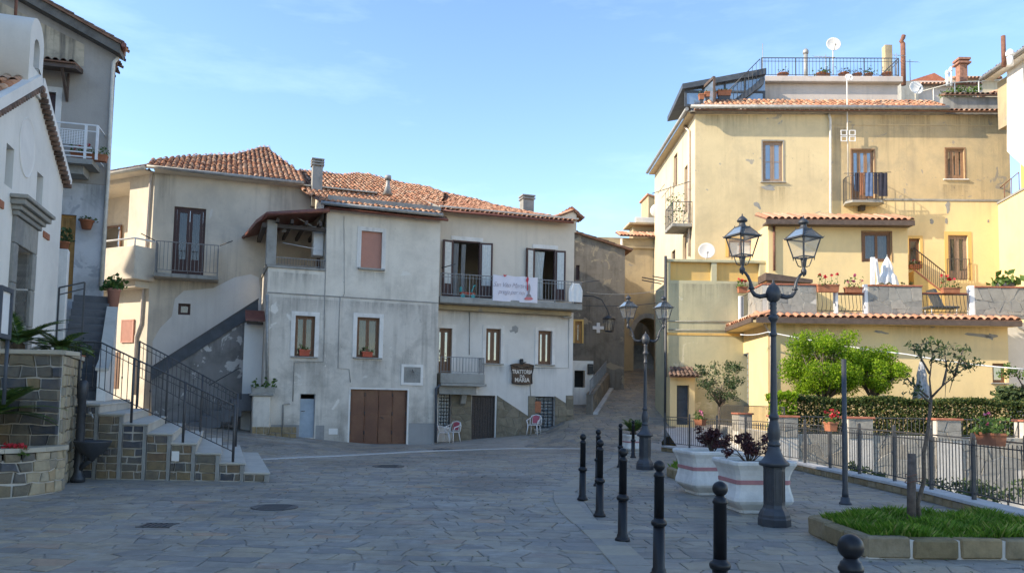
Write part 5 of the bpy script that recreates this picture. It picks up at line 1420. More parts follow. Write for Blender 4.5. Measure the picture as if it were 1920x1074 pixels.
obj('railing', rail_mesh([(bx0_ + .03, -0.9, bz1)] + [(bx0_ + (bx1_ - bx0_) * k / 5, -0.9, bz1) for k in range(1, 5)] + [(bx1_ - .05, -0.9, bz1), (bx1_ - .05, 0, bz1)], rh, 0.13, 0.011, 0.022, 0.022, 0.1, rh - 0.13), M['railgrey'], bal, TT.M)
obj('drying_arm', MB().tube([(bx1_ - .05, -0.9, bz1 + rh), (bx1_ + 0.75, -1.0, bz1 + rh + 0.12)], 0.02, 5).tube([(bx0_ + .05, -0.9, bz1 + rh + .2), (bx0_ + 0.5, -1.3, bz1 + rh + 0.32)], 0.02, 5), M['iron'], bal, TT.M)
# festival banner
q = TT.box(924, 517, 1008, 566, -0.95)
ban = thing('banner', 'white festival banner with grey script and red ribbon tied to the balcony rail', 'banner', TT.pt(q[0], -0.95, q[2]))
nx, nz_ = 22, 8; vs = []
def bany(u, v): return -0.955 - 0.018 * math.sin(u * 9 + v * 2) * (1 - v) - 0.01 * math.sin(u * 23)
for j in range(nz_ + 1):
    for i in range(nx + 1):
        u, v = i / nx, j / nz_; vs.append((q[0] + (q[1] - q[0]) * u, bany(u, v), q[2] + (q[3] - q[2]) * v - 0.03 * math.sin(math.pi * ((u * 3) % 1)) * v))
fs = [(j * (nx + 1) + i, j * (nx + 1) + i + 1, (j + 1) * (nx + 1) + i + 1, (j + 1) * (nx + 1) + i) for j in range(nz_) for i in range(nx)]
obj('cloth', MB().add(vs, fs, True), M['banner'], ban, TT.M)
def text(parent, name, body, fr, x, z, size, mat, y, shear=0.0, ext=0.004, align='CENTER', rot=0.0, space=1.0, sx=1.0, bevel=0.0):
    cu = bpy.data.curves.new(name, 'FONT'); cu.body = body; cu.size = size; cu.shear = shear; cu.extrude = ext; cu.align_x = align; cu.align_y = 'CENTER'; cu.space_character = space; cu.resolution_u = 3; cu.offset = bevel
    to = bpy.data.objects.new('tmp', cu); COL.objects.link(to)
    me = bpy.data.meshes.new_from_object(to.evaluated_get(bpy.context.evaluated_depsgraph_get())); bpy.data.objects.remove(to); me.materials.clear()
    return obj(name, me, M[mat], parent, fr.M @ Matrix.Translation((x, y, z)) @ Matrix.Rotation(rot, 4, 'Y') @ Matrix.Rotation(math.pi / 2, 4, 'X') @ Matrix.Diagonal((sx, 1, 1, 1)))
W_, H_ = q[1] - q[0], q[3] - q[2]
text(ban, 'script_line', 'San Vito Martire', TT, q[0] + W_ * 0.38, q[2] + H_ * 0.62, H_ * 0.26, 'bannertext', -0.985, 0.4, 0.001, rot=0.0, space=0.92, sx=0.86, bevel=-0.004)
text(ban, 'script_line', 'prega per noi', TT, q[0] + W_ * 0.41, q[2] + H_ * 0.36, H_ * 0.25, 'bannertext', -0.985, 0.4, 0.001, space=0.92, sx=0.86, bevel=-0.004)
def flat(parent, name, pts, mat, y, th=0.004):
    mb = MB(); mb.prism([(q[0] + W_ * a, y, q[2] + H_ * b) for a, b in pts], (0, -th, 0)); return obj(name, mb, M[mat], parent, TT.M)
flat(ban, 'printed_base', [(0.69, 0.14), (0.72, 0.1), (0.85, 0.1), (0.9, 0.15), (0.86, 0.21), (0.74, 0.21)], 'bannerpink', -0.984)
flat(ban, 'printed_statue', [(0.74, 0.215), (0.86, 0.215), (0.84, 0.3), (0.81, 0.34), (0.83, 0.5), (0.83, 0.62), (0.8, 0.74), (0.77, 0.62), (0.77, 0.5), (0.78, 0.34), (0.755, 0.3)], 'bannergrey', -0.984)
flat(ban, 'ribbon', [(0.735, 0.92), (0.77, 1.0), (0.79, 0.9), (0.77, 0.78), (0.775, 0.48), (0.75, 0.46), (0.752, 0.78), (0.725, 0.82)], 'bannerred', -0.992)
flat(ban, 'bow', [(0.22, 0.97), (0.25, 0.93), (0.29, 0.97), (0.285, 1.03), (0.255, 0.98), (0.235, 1.04)], 'bannerred', -0.985)
# laundry and toy
def cloth(name, label, cat, fr, x0, x1, z0, z1, y, mat, group=None, sag=0.0, amp=0.02, fold=3.0, shape=None):
    n, m = 10, 8; vs = []
    for j in range(m + 1):
        for i in range(n + 1):
            u, v = i / n, j / m
            wd = shape(v) if shape else 1.0
            vs.append((x0 + (x1 - x0) * (0.5 + (u - 0.5) * wd), y + amp * math.sin(u * fold * 6.28 + v) * (1 - v * 0.5), z1 - (z1 - z0) * v))
    fs = [(j * (n + 1) + i, (j + 1) * (n + 1) + i, (j + 1) * (n + 1) + i + 1, j * (n + 1) + i + 1) for j in range(m) for i in range(n)]
    o = obj(name, MB().add(vs, fs, True), M[mat], None, fr.M); setp(o, label, cat, group); return o
a = TT.box(1066, 531, 1092, 566, -1.0)
cloth('shirt', 'white shirt hung to dry at the right end of the long balcony', 'shirt', TT, a[0], a[1], a[2], a[3], -1.02, 'cloth_w', shape=lambda v: 0.5 + 0.5 * min(1, v * 3) - 0.15 * max(0, v - 0.6))
a = TT.box(862, 541, 890, 556, -0.6)
ty = thing('toy_car', 'red and teal ride-on toy standing on the long balcony', 'toy', TT.pt(a[0], -0.6, bz1))
h = 0.42
obj('seat', MB().bbox(a[0], a[1], -0.72, -0.5, bz1 + 0.14, bz1 + 0.24, 0.03), M['redbox'], ty, TT.M)
obj('handle', MB().tube([(a[1] - 0.15, -0.6, bz1 + .2), (a[1] - 0.05, -0.6, bz1 + .5), (a[1] + .02, -0.6, bz1 + .54)], 0.03, 6), M['teal'], ty, TT.M)
obj('backrest', MB().bbox(a[0], a[0] + .06, -0.7, -0.52, bz1 + 0.24, bz1 + 0.45, 0.02), M['teal'], ty, TT.M)
for x in (a[0] + .1, a[1] - .1):
    obj('wheel', MB().tube([(x, -0.74, bz1 + .09), (x, -0.7, bz1 + .09)], 0.085, 10), M['teal'], ty, TT.M)
# first floor windows
window(tt, TT, wB, 0.16, 2, 'brownw', 'glassd', 0.06, 0.08, (0.14, 'trim'), (0.12, 'concrete'), None)
window(tt, TT, wC, 0.16, 2, 'brownw', 'glassd', 0.06, 0.08, (0.14, 'trim'), (0.12, 'concrete'), None)
window(tt, TT, (wA[0] - 0.15, wA[1], wA[2], wA[3]), 0.16, 2, 'brownw', 'glassd', 0.07, 0.08, (0.16, 'trim'), None, None, solid=0.25, name='balcony_door')
q = TT.box(823, 700, 906, 719, -0.5)
b = obj('lower_balcony', MB().bbox(q[0], q[1], -0.75, 0, q[2], q[3], 0.02).bbox(q[0], q[1] + 0.05, -0.85, 0, q[2] - 0.1, q[2] - 0.003, 0.01).box(q[0], q[1] - 0.3, -0.6, 0, q[2] - 0.42, q[2] - 0.103), M['concrete'], tt, TT.M)
rh2 = TT.z(865, 670, -0.6) - q[3]
obj('railing', rail_mesh([(q[0] + .02, -0.7, q[3]), ((q[0] + q[1]) / 2, -0.7, q[3]), (q[1] - .04, -0.7, q[3]), (q[1] - .04, 0, q[3])], rh2, 0.115, 0.012, 0.02, 0.02, 0.06), M['railgrey'], b, TT.M)
q2 = TT.box(865, 728, 885, 756, -0.3)
mb = MB(); mb.prism([(q2[0], -0.55, q2[3] - 0.03), (q2[0], 0, q2[3] - 0.03), (q2[0], 0, q2[2] - 0.1), (q2[0], -0.25, q2[2])], (0.2, 0, 0)); obj('console', mb, M['concrete'], b, TT.M)
obj('meter_box', MB().bbox(TT.x(888, 730), TT.x(894, 730), -0.12, 0, TT.z(891, 736), TT.z(891, 726), 0.005), M['white'], tt, TT.M)
# ground floor: cladding, door, glass-block windows
obj('board_door', frame_mb(g2[0], g2[1], g2[2], g2[3], 0.1, 0.18, 0.05), M['darkwood'], tt, TT.M)
dd = [o_ for o_ in WM if o_.name.startswith('board_door')][0]
nb = 8
for k in range(nb):
    x0 = g2[0] + 0.05 + (g2[1] - g2[0] - .1) * k / nb; x1 = g2[0] + 0.05 + (g2[1] - g2[0] - .1) * (k + 1) / nb
    obj('plank', MB().bbox(x0 + .004, x1 - .004, 0.12 + RND.uniform(0, .008), 0.16, g2[2] + .02, g2[3] - .06, 0.006), M['darkwood'], dd, TT.M)
def blockwin(b, grate):
    o = obj('glass_block_window', frame_mb(b[0], b[1], b[2], b[3], 0.18, 0.25, 0.04), M['iron'], tt, TT.M)
    n, m = 4, 9
    me = MB().bbox(0, (b[1] - b[0] - .08) / n - .02, 0, 0.05, 0, (b[3] - b[2] - .08) / m - .02, 0.012).mesh('glass_block', M['frost'])
    for i in range(n):
        for j in range(m): obj('glass_block', me, None, o, TT.M @ Matrix.Translation((b[0] + .04 + (b[1] - b[0] - .08) * i / n + .01, 0.19, b[2] + .04 + (b[3] - b[2] - .08) * j / m + .01)))
    if grate:
        mb = MB()
        for j in range(6): z = b[2] + (b[3] - b[2]) * (j + .5) / 6; mb.tube([(b[0], 0.06, z), (b[1], 0.06, z)], 0.011, 4)
        for i in range(5): x = b[0] + (b[1] - b[0]) * (i + .5) / 5; mb.tube([(x, 0.075, b[2]), (x, 0.075, b[3])], 0.011, 4)
        obj('grate', mb, M['iron'], o, TT.M)
    return o
blockwin(g1, False); bw_ = blockwin(g3, True)
obj('sill', MB().bbox(g3[0] - .05, g3[1] + .05, -0.1, 0.15, g3[2] - 0.12, g3[2] - .003, 0.01), M['concrete'], bw_, TT.M)
q = TT.box(1003, 752, 1015, 773)
ps = setp(obj('poster', MB().box(q[0], q[1], 0.035, 0.04, q[2], q[3]), M['terracotta'], None, TT.M), 'orange paper poster on the grated ground floor window', 'poster')
for pxs in (((846, 822), (884, 822), (884, 741), (846, 737)), ((929, 818), (991, 815), (991, 780), (932, 741)), ((990, 815), (1003, 815), (1003, 742), (990, 742)), ((1040, 805), (1062, 800), (1062, 756), (1040, 742)), ((1061, 800), (1075, 795), (1075, 741), (1061, 741))):
    po = [TT.uv(*p) for p in pxs]; po = [(x, z - (0.5 if k < 2 else 0)) for k, (x, z) in enumerate(po)]
    x0 = min(p[0] for p in po); z0 = min(p[1] for p in po); Wd = max(p[0] for p in po) - x0; Hd = max(p[1] for p in po) - z0
    cs = [clip([(x + x0, z + z0) for x, z in p], po) for p in cells(Wd, Hd, 0.38, 0.32, 0.7, 0.55, SR)]
    mb = MB(); mb.prism([(x, 0.0, z) for x, z in po], (0, -0.018, 0)); cb = obj('cladding', mb, M['mossy'], tt, TT.M)
    stones(cb, cs, fr_map(TT), 0.035, 'cladb', 'stone', 0.008, 0.01, 60)
e1 = [TT.uv(*p) for p in ((931, 740), (991, 779))]
# carved sign
q = TT.box(957, 686, 1000, 719, -0.1)
sg = thing('trattoria_sign', 'carved dark wooden sign with pale letters on the cream wall', 'sign', TT.pt((q[0] + q[1]) / 2, -0.1, q[2]))
xm = (q[0] + q[1]) / 2; wd = (q[1] - q[0]) / 2; hd = q[3] - q[2]
oc = []
n = 10
for i in range(n + 1): u = i / n; oc.append((xm - wd * 0.88 + 1.76 * wd * u, q[2] + 0.04 * math.sin(math.pi * u) * -1 + 0.02))
for z, k in ((0.3, 0.84), (0.6, 0.86), (0.8, 0.93)): oc.append((xm + wd * k, q[2] + hd * z))
for i in range(n + 1): u = 1 - i / n; oc.append((xm - wd + 2 * wd * u, q[3] - 0.02 - 0.07 * math.sin(math.pi * u) + 0.06 * abs(u - .5) * 2))
for z, k in ((0.8, 0.93), (0.6, 0.86), (0.3, 0.84)): oc.append((xm - wd * k, q[2] + hd * z))
mb = MB(); mb.prism([(x, -0.06, z) for x, z in oc], (0, -0.07, 0)); obj('board', mb, M['signwood'], sg, TT.M)
mb = MB()
for a_, b_ in zip(oc, oc[1:] + oc[:1]): mb.tube([(a_[0], -0.14, a_[1]), (b_[0], -0.14, b_[1])], 0.022, 6)
obj('rim', mb, M['darkwood'], sg, TT.M)
mb = MB(); mb.prism([(xm - wd * 1.02, -0.02, q[3] + 0.05), (xm - wd * .5, -0.02, q[3] - .02), (xm + wd * .5, -0.02, q[3] - .02), (xm + wd * 1.02, -0.02, q[3] + .05), (xm + wd * .6, -0.02, q[3] + .1), (xm, -0.02, q[3] + .12), (xm - wd * .6, -0.02, q[3] + .1)], (0, -0.15, 0)); obj('hood', mb, M['signwood'], sg, TT.M)
text(sg, 'lettering', 'TRATTORIA', TT, xm, q[2] + hd * 0.66, 0.23, 'signtext', -0.137, 0.0, 0.008, sx=0.7, bevel=0.006)
text(sg, 'lettering', 'DA', TT, xm, q[2] + hd * 0.42, 0.15, 'signtext', -0.137, 0.0, 0.008, bevel=0.004)
text(sg, 'lettering', 'MARIA', TT, xm, q[2] + hd * 0.2, 0.24, 'signtext', -0.137, 0.0, 0.008, sx=0.9, bevel=0.006)
lx_, lz_ = TT.uv(976, 680)
t = thing('sign_lamp', 'small black spotlight above the carved wooden sign', 'lamp', TT.pt(lx_, -0.1, lz_)); obj('lamp_head', MB().bbox(lx_ - .06, lx_ + .06, -0.2, -0.02, lz_ - .08, lz_ + .16, 0.02).tube([(lx_ + .05, -0.1, lz_), (lx_ + .2, -0.14, lz_ + .02)], 0.02, 5), M['black'], t, TT.M)
lx_, lz_ = TT.uv(1060, 595)
t = thing('wall_light', 'pale oval street light under the right end of the long balcony', 'lamp', TT.pt(lx_, -0.1, lz_)); obj('lamp_body', MB().lathe([(0.0, -0.06), (0.16, -0.05), (0.24, 0), (0.16, 0.05), (0, 0.06)], 14).map(Matrix.Translation((lx_, -0.2, lz_)) @ Matrix.Diagonal((1, .5, 1, 1))), M['gutter'], t, TT.M)
pts_ = [(960, 612), (967, 610), (972, 614), (971, 622), (966, 625), (964, 621), (957, 623), (955, 619), (960, 618)]
mb = MB(); mb.prism([(TT.uv(*p)[0], 0.002, TT.uv(*p)[1]) for p in pts_[::-1]], (0, -0.006, 0)); obj('bare_patch', mb, M['dado'], tt, TT.M)
ppipe(tt, TT, [(881, 572), (880, 665)], 0.016, 'gutter', 'cable', -0.02)
ppipe(tt, TT, [(1067, 590), (1066, 690), (1000, 690)], 0.01, 'gutter', 'cable', -0.015)
ppipe(tt, TT, [(994, 719), (995, 742)], 0.014, 'gutter', 'cable', -0.02)
# plastic chairs
def make_chair(label, m):
    t = thing('plastic_chair', label, 'chair', (0, 0, 0), 0, 'white plastic chairs outside the trattoria')
    Q = ID
    for sx in (-1, 1):
        obj('leg', MB().tube([(sx * .2, -.22, .42), (sx * .25, -.27, 0)], [.028, .02], 6), M['plastic'], t)
        obj('leg', MB().tube([(sx * .19, .2, .42), (sx * .24, .27, 0)], [.028, .02], 6), M['plastic'], t)
        obj('armrest', MB().tube([(sx * .2, -.22, .4), (sx * .27, -.22, .62), (sx * .28, 0, .66), (sx * .25, .2, .72)], .025, 6), M['plastic'], t)
    obj('seat', MB().bbox(-.24, .24, -.25, .22, .41, .44, .012), M['plastic'], t)
    arc = [(-.25, .2, .44), (-.26, .25, .68), (-.2, .3, .82), (0, .33, .87), (.2, .3, .82), (.26, .25, .68), (.25, .2, .44)]
    obj('back_frame', MB().tube(arc, .026, 6), M['plastic'], t)
    mb = MB()
    for k in range(5): x = -.15 + k * .075; mb.prism([(x - .025, .225, .46), (x + .025, .225, .46), (x + .025, .32, .83), (x - .025, .32, .83)], (0, .012, 0))
    obj('back_slats', mb, M['plastic'], t)
    mb = MB(); mb.prism([(-.14, .21, .5), (.14, .21, .5), (.16, .295, .78), (.1, .315, .84), (-.1, .315, .84), (-.16, .295, .78)], (0, .008, 0)); obj('cushion', mb, M['pink'], t)
    return t
spots = [(1001, 819, -0.35, 'white plastic chair with pink back in front of the grated window'), (848, 828, -0.55, 'white plastic chair with pink back beside the dark board door'), (828, 829, 1.9, 'white plastic chair turned sideways against the drainpipe corner')]
ch0 = None
for px, py, rz, lab in spots:
    hh = 0.28 if px > 900 else 0.06
    p = onz(px, py, hh); p.z = ground_h(p.x, p.y)
    if px > 900:
        fx = TT.x(px, py - 5, -0.55); p = TT.pt(fx, -0.55, 0); p.z = ground_h(p.x, p.y)
    elif px > 840: p = TT.pt(TT.x(848, 815, -0.6), -0.6, 0); p.z = ground_h(p.x, p.y)
    else: p = TT.pt(TT.x(829, 815, -0.6), -0.6, 0); p.z = ground_h(p.x, p.y)
    m = Matrix.Translation(p) @ Matrix.Rotation(rz, 4, 'Z') @ Matrix.Scale(0.92, 4)
    if ch0 is None: ch0 = make_chair(lab, m); tree0 = tree_of(ch0); dup0 = m
    else: dup(ch0, m, None, lab, tree0)
ch0.matrix_basis = dup0; WM[ch0] = dup0.copy()
# ------------------------------------------------------------------ alley: dark house, arch house, parapet
DH = Fr(aty(1078, 600, 40.0), 6)
dh = thing('mossy_house', 'dark weathered house with sloping verge and white cross beside the alley', 'house', DH.pt(2, 0, 2))
o1, o2, o3 = DH.uv(1078, 438), DH.uv(1172, 468), DH.uv(1172, 690)
dw1 = DH.box(1080, 497, 1087, 525); dw2 = DH.box(1078, 602, 1091, 643)
wall(dh, DH, [(-4, 0), (o2[0], 0), o2, o1, (-4, o1[1] + 1.3)], [dw1, dw2], M['mossy'], reveal=0.2)
mb = MB(); mb.quad((o2[0], 0, 0), (o2[0], 9, 0), (o2[0], 9, o2[1] - .2), (o2[0], 0, o2[1]))
obj('side_wall', mb, M['ochre'], dh, DH.M)
dv = RoofPlane(DH.pt(o2[0] + 0.35, -0.2, o2[1] - 0.02), DH.pt(o2[0] + 0.35, 9, o2[1] - 0.02), math.atan2(o1[1] - o2[1], o2[0] - o1[0]))
tile_roof(dh, dv, [(0, 0), (9, 0), (9, 7.0), (0, 7.0)], 'tile_old', limit=40)
window(dh, DH, dw1, 0.15, 1, 'maroon', 'glassd', 0.05, 0.05)
window(dh, DH, dw2, 0.1, 1, 'ochrewood', 'glassd', 0.09, 0.07, (0.09, 'amber'))
x0, x1, z0, z1 = DH.box(1111, 605, 1132, 624); xm, zm_ = (x0 + x1) / 2, (z0 + z1) / 2; k = (x1 - x0) * 0.14
cr = thing('white_cross', 'white cross mounted on the dark weathered wall by the alley', 'cross', DH.pt(xm, -0.05, z0))
obj('cross', MB().prism([(x0, -0.01, zm_ - k), (xm - k, -0.01, zm_ - k), (xm - k, -0.01, z0), (xm + k, -0.01, z0), (xm + k, -0.01, zm_ - k), (x1, -0.01, zm_ - k), (x1, -0.01, zm_ + k), (xm + k, -0.01, zm_ + k), (xm + k, -0.01, z1), (xm - k, -0.01, z1), (xm - k, -0.01, zm_ + k), (x0, -0.01, zm_ + k)], (0, -0.05, 0)), M['white'], cr, DH.M)
# curved-arm wall lantern
t = thing('arm_lantern', 'wall lantern hanging from a curved iron arm on the dark house', 'lamp', DH.pt(1.5, -1.5, 7))
arm = [(1086, 552), (1100, 550), (1118, 552), (1132, 560), (1140, 578), (1142, 590)]
pa = [DH.uv(*p, -1.2) for p in arm]
obj('arm', MB().tube([(a, -1.2 + 1.2 * (1 - i / 5) * 0.9, b) for i, (a, b) in enumerate(pa)], 0.03, 6), M['castiron'], t, DH.M)
lx_, lz_ = DH.uv(1142, 606, -1.2)
mb = MB().lathe([(0.0, lz_ + .45), (.1, lz_ + .38), (.32, lz_ + .25), (.34, lz_ + .2)], 6, (lx_, -1.2)); mb.lathe([(.2, lz_ - .42), (.21, lz_ - .36)], 6, (lx_, -1.2))
for k in range(6):
    a = 6.283 * k / 6; mb.tube([(lx_ + .3 * math.cos(a), -1.2 + .3 * math.sin(a), lz_ + .2), (lx_ + .2 * math.cos(a), -1.2 + .2 * math.sin(a), lz_ - .38)], .018, 4)
obj('lantern_frame', mb, M['castiron'], t, DH.M); obj('lantern_glass', MB().lathe([(.19, lz_ - .36), (.29, lz_ + .2)], 6, (lx_, -1.2), smooth=False), M['lampglass'], t, DH.M)
# pale lower wall with doorway, gate post and letterbox left of the alley
LW = Fr(aty(1076, 720, 36.5), 6)
lw = thing('low_passage', 'pale low wall with a dark doorway between the trattoria and the alley', 'wall', LW.pt(0.3, 0, 1.5))
dq = LW.box(1077, 694, 1097, 726); zt = LW.z(1090, 676)
wall(lw, LW, [(-1.5, 0), (LW.x(1112, 720), 0), (LW.x(1112, 720), zt), (-1.5, zt)], [dq], M['trim'], reveal=0.5)
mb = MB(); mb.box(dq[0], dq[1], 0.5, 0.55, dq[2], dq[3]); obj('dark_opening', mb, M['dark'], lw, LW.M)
mb = MB(); mb.quad((LW.x(1112, 720), 0, 0), (LW.x(1112, 720), 1.0, 0), (LW.x(1112, 720), 1.0, zt), (LW.x(1112, 720), 0, zt)); mb.quad((-1.5, 0, zt), (LW.x(1112, 720), 0, zt), (LW.x(1112, 720), 1.0, zt), (-1.5, 1.0, zt)); obj('side_wall', mb, M['concrete'], lw, LW.M)
q = LW.box(1102, 682, 1112, 701, -0.1)
t = thing('letterbox', 'black letterbox on the pale gate post beside the alley', 'letterbox', LW.pt(q[0], -0.1, q[2])); obj('case', MB().bbox(q[0], q[1], -0.15, -0.002, q[2], q[3], 0.02), M['black'], t, LW.M); obj('flap', MB().bbox(q[0] + .03, q[1] - .03, -0.17, -0.15, q[3] - .12, q[3] - .07, 0.005), M['iron'], t, LW.M)
# stone parapet climbing the alley
pA, pB = Vector((3.25, 34.6, 0)), Vector((5.55, 44.0, 0))
ap = thing('alley_parapet', 'rough stone parapet with iron rail climbing the left side of the alley', 'wall', pA + Vector((0, 0, 1)))
dvec = (pB - pA); n = 8; s_ = Vector((dvec.y, -dvec.x, 0)).normalized()
for i in range(n):
    a, b = pA + dvec * (i / n), pA + dvec * ((i + 1) / n); za, zb = ground_h(a.x + .4, a.y), ground_h(b.x + .4, b.y)
    mb = MB(); w_ = s_ * 0.3
    vs = [a, b, b + w_, a + w_]; mb.add([(p.x, p.y, z - 0.3) for p, z in zip(vs, (za, zb, zb, za))] + [(p.x, p.y, z + 0.85) for p, z in zip(vs, (za, zb, zb, za))], [(0, 3, 2, 1), (4, 5, 6, 7), (0, 1, 5, 4), (1, 2, 6, 5), (2, 3, 7, 6), (3, 0, 4, 7)])
    obj('wall_section', mb, M['mossy'], ap)
pts = [pA + dvec * (i / n) + s_ * 0.15 + Vector((0, 0, ground_h((pA + dvec * (i / n)).x + .4, (pA + dvec * (i / n)).y) + 0.85)) for i in range(n + 1)]
obj('iron_rail', rail_mesh(pts, 0.6, 0.16, 0.012, 0.02, 0.022, 0.05), M['railgrey'], ap)
mb = MB(); ks = [pA + dvec * (i / n) + s_ * 0.5 for i in range(n + 1)]
for a, b in zip(ks, ks[1:]):
    obj('kerb_stone', stone_mb([(0, 0), ((b - a).length, 0), ((b - a).length, .22), (0, .22)], (lambda a, b: lambda x, y, d: (lambda p: (p.x, p.y, ground_h(p.x, p.y) + d))(a + (b - a).normalized() * x - s_ * y))(a, b), 0.1, 0.01, 0.02), M['kerb'], ap)
# arch house
AH = Fr(aty(1168, 600, 46.0), 4)
ah = thing('arch_house', 'ochre rendered house pierced by an archway at the top of the alley', 'house', AH.pt(1.5, 0, 3.7))
x0, x1 = AH.x(1188, 640), AH.x(1240, 640); zb, zs = 3.0, AH.z(1214, 630); zc_ = AH.z(1214, 596)
ztop = AH.z(1205, 447)
xr = AH.x(1275, 600); n = 14
ap_ = [((x0 + x1) / 2 - (x1 - x0) / 2 * math.cos(math.pi * i / n), zs + (zc_ - zs) * math.sin(math.pi * i / n)) for i in range(n + 1)]
out = [(-1.5, zb), (x0, zb)] + ap_ + [(x1, zb), (xr, zb), (xr, ztop), (-1.5, ztop)]
mb = MB(); mb.poly([(x, 0, z) for x, z in out]); 
mb2 = [(x0, zb)] + ap_ + [(x1, zb)]
mb.add([(x, 0, z) for x, z in mb2] + [(x, 2.5, z) for x, z in mb2], [(i, i + 1, len(mb2) + i + 1, len(mb2) + i) for i in range(len(mb2) - 1)])
obj('wall', mb, M['ochre'], ah, AH.M)
mb = MB()
vo = [((x0 + x1) / 2 - ((x1 - x0) / 2 + .28) * math.cos(math.pi * i / 9), zs + (zc_ - zs + .28) * math.sin(math.pi * i / 9)) for i in range(10)]
vi = [((x0 + x1) / 2 - ((x1 - x0) / 2 + .02) * math.cos(math.pi * i / 9), zs + (zc_ - zs + .02) * math.sin(math.pi * i / 9)) for i in range(10)]
for i in range(9):
    mb = MB(); mb.prism([(vi[i][0], 0.05, vi[i][1]), (vi[i + 1][0], 0.05, vi[i + 1][1]), (vo[i + 1][0], 0.05, vo[i + 1][1]), (vo[i][0], 0.05, vo[i][1])], (0, -0.09, 0)); obj('arch_stone', mb, M['clad'], ah, AH.M)
mb = MB(); mb.quad((-1.5, 8, zb), (-1.5, 0, zb), (-1.5, 0, ztop), (-1.5, 8, ztop)); mb.quad((xr, 0, zb), (xr, 8, zb), (xr, 8, ztop), (xr, 0, ztop)); mb.quad((-1.5, 0, ztop), (xr, 0, ztop), (xr, 2.5, ztop), (-1.5, 2.5, ztop))
mb.quad((x0 - 1.0, 2.5, zb), (x0 - 0.6, 8, zb), (x0 - 0.6, 8, ztop - 1), (x0 - 1.0, 2.5, ztop - 1)); mb.quad((x1 + .02, 2.5, zb), (x1 + 0.8, 8, zb), (x1 + 0.8, 8, ztop - 1), (x1 + .02, 2.5, ztop - 1)); mb.quad((-1.5, 8, zb), (xr, 8, zb), (xr, 8, ztop), (-1.5, 8, ztop))
obj('inner_wall', mb, M['ochre'], ah, AH.M)
zf = ground_h(AH.pt((x0 + x1) / 2, 0, 0).x, 46.0)
for k in range(9): obj('step', MB().bbox(x0 + 0.02, x1 - 0.02, 0.6 + k * 0.33, 0.6 + (k + 1) * 0.33 + .05, zf - 0.3, zf + 0.19 * (k + 1), 0.01), M['concrete'], ah, AH.M)
obj('eave_course', tile_row(ah, AH.pt(-0.3, -0.4, ztop + 0.05), AH.pt(xr, -0.4, ztop + 0.05), 'tile_new', 0.2, 1.6, 0.55), M['under'], ah)
obj('cornice', MB().bbox(-1.5, xr, -0.14, 0, ztop - 0.62, ztop - 0.5, 0.02), M['ochre'], ah, AH.M)
ppipe(ah, AH, [(1166, 448), (1166, 480)], 0.09, 'pipew')
u0, u1 = AH.x(1198, 420), xr
za, zb_ = ztop + 0.4, AH.z(1215, 414)
mb = MB().box(u0, u1, 1.5, 2.6, za - 0.5, zb_); mb.bbox(u0 - 0.35, u1, 1.0, 2.8, zb_ + .002, zb_ + 0.14, 0.02); obj('upper_storey', mb, M['ochre'], ah, AH.M)
mb = MB().bbox(u0 + 0.1, u1, 1.3, 1.5, zb_ + 0.142, AH.z(1215, 398), 0.02); obj('roof_parapet', mb, M['trim'], ah, AH.M)
g = [AH.uv(1216, 398, 3.0), AH.uv(1250, 398, 3.0), AH.uv(1250, 378, 3.0), AH.uv(1216, 366, 3.0)]
mb = MB(); mb.prism([(x, 3.0, z - (0.5 if i < 2 else 0)) for i, (x, z) in enumerate(g)], (0, 2, 0)); obj('stair_head', mb, M['ochre'], ah, AH.M)
mb = MB(); mb.prism([(g[3][0] - .1, 2.9, g[3][1]), (g[2][0], 2.9, g[2][1]), (g[2][0], 2.9, g[2][1] + .1), (g[3][0] - .1, 2.9, g[3][1] + .1)], (0, 2.2, 0)); obj('stair_head_roof', mb, M['tile_new'], ah, AH.M)

def dish(label, px, py, Y, rpx, az, el=18, mast=None, group='satellite dishes'):
    """satellite dish: shallow bowl, rim, arm with receiver, mast"""
    c = aty(px, py, Y); r = rpx / FOC * Y
    t = thing('satellite_dish', label, 'satellite dish', c, 0.0, group)
    m = Matrix.Translation(c) @ Matrix.Rotation(math.radians(az), 4, 'Z') @ Matrix.Rotation(math.radians(90 - el), 4, 'X')
    mb = MB().lathe([(0.001, -0.16 * r), (r * .5, -0.12 * r), (r * .85, -0.03 * r), (r, 0.03 * r), (r * .985, 0.05 * r), (r * .84, -0.0), (r * .5, -0.09 * r), (0.001, -0.13 * r)], 20)
    obj('bowl', mb, M['church_trim'], t, m)
    obj('receiver_arm', MB().tube([(0, -r * .9, 0), (0, -r * .55, r * .75)], 0.014, 5).lathe([(0.045, r * .7), (0.045, r * .85)], 8, (0, -r * .55)), M['gutter'], t, m)
    if mast: obj('mast', MB().tube([c + Vector((0, 0.1, 0)), c + Vector((0, 0.1, -mast))], 0.03, 6), M['pipew'], t)
    return t
dish('large white dish on the roof behind the alley, left of the yellow house', 1232, 395, 46.5, 13, 165, mast=0.8)

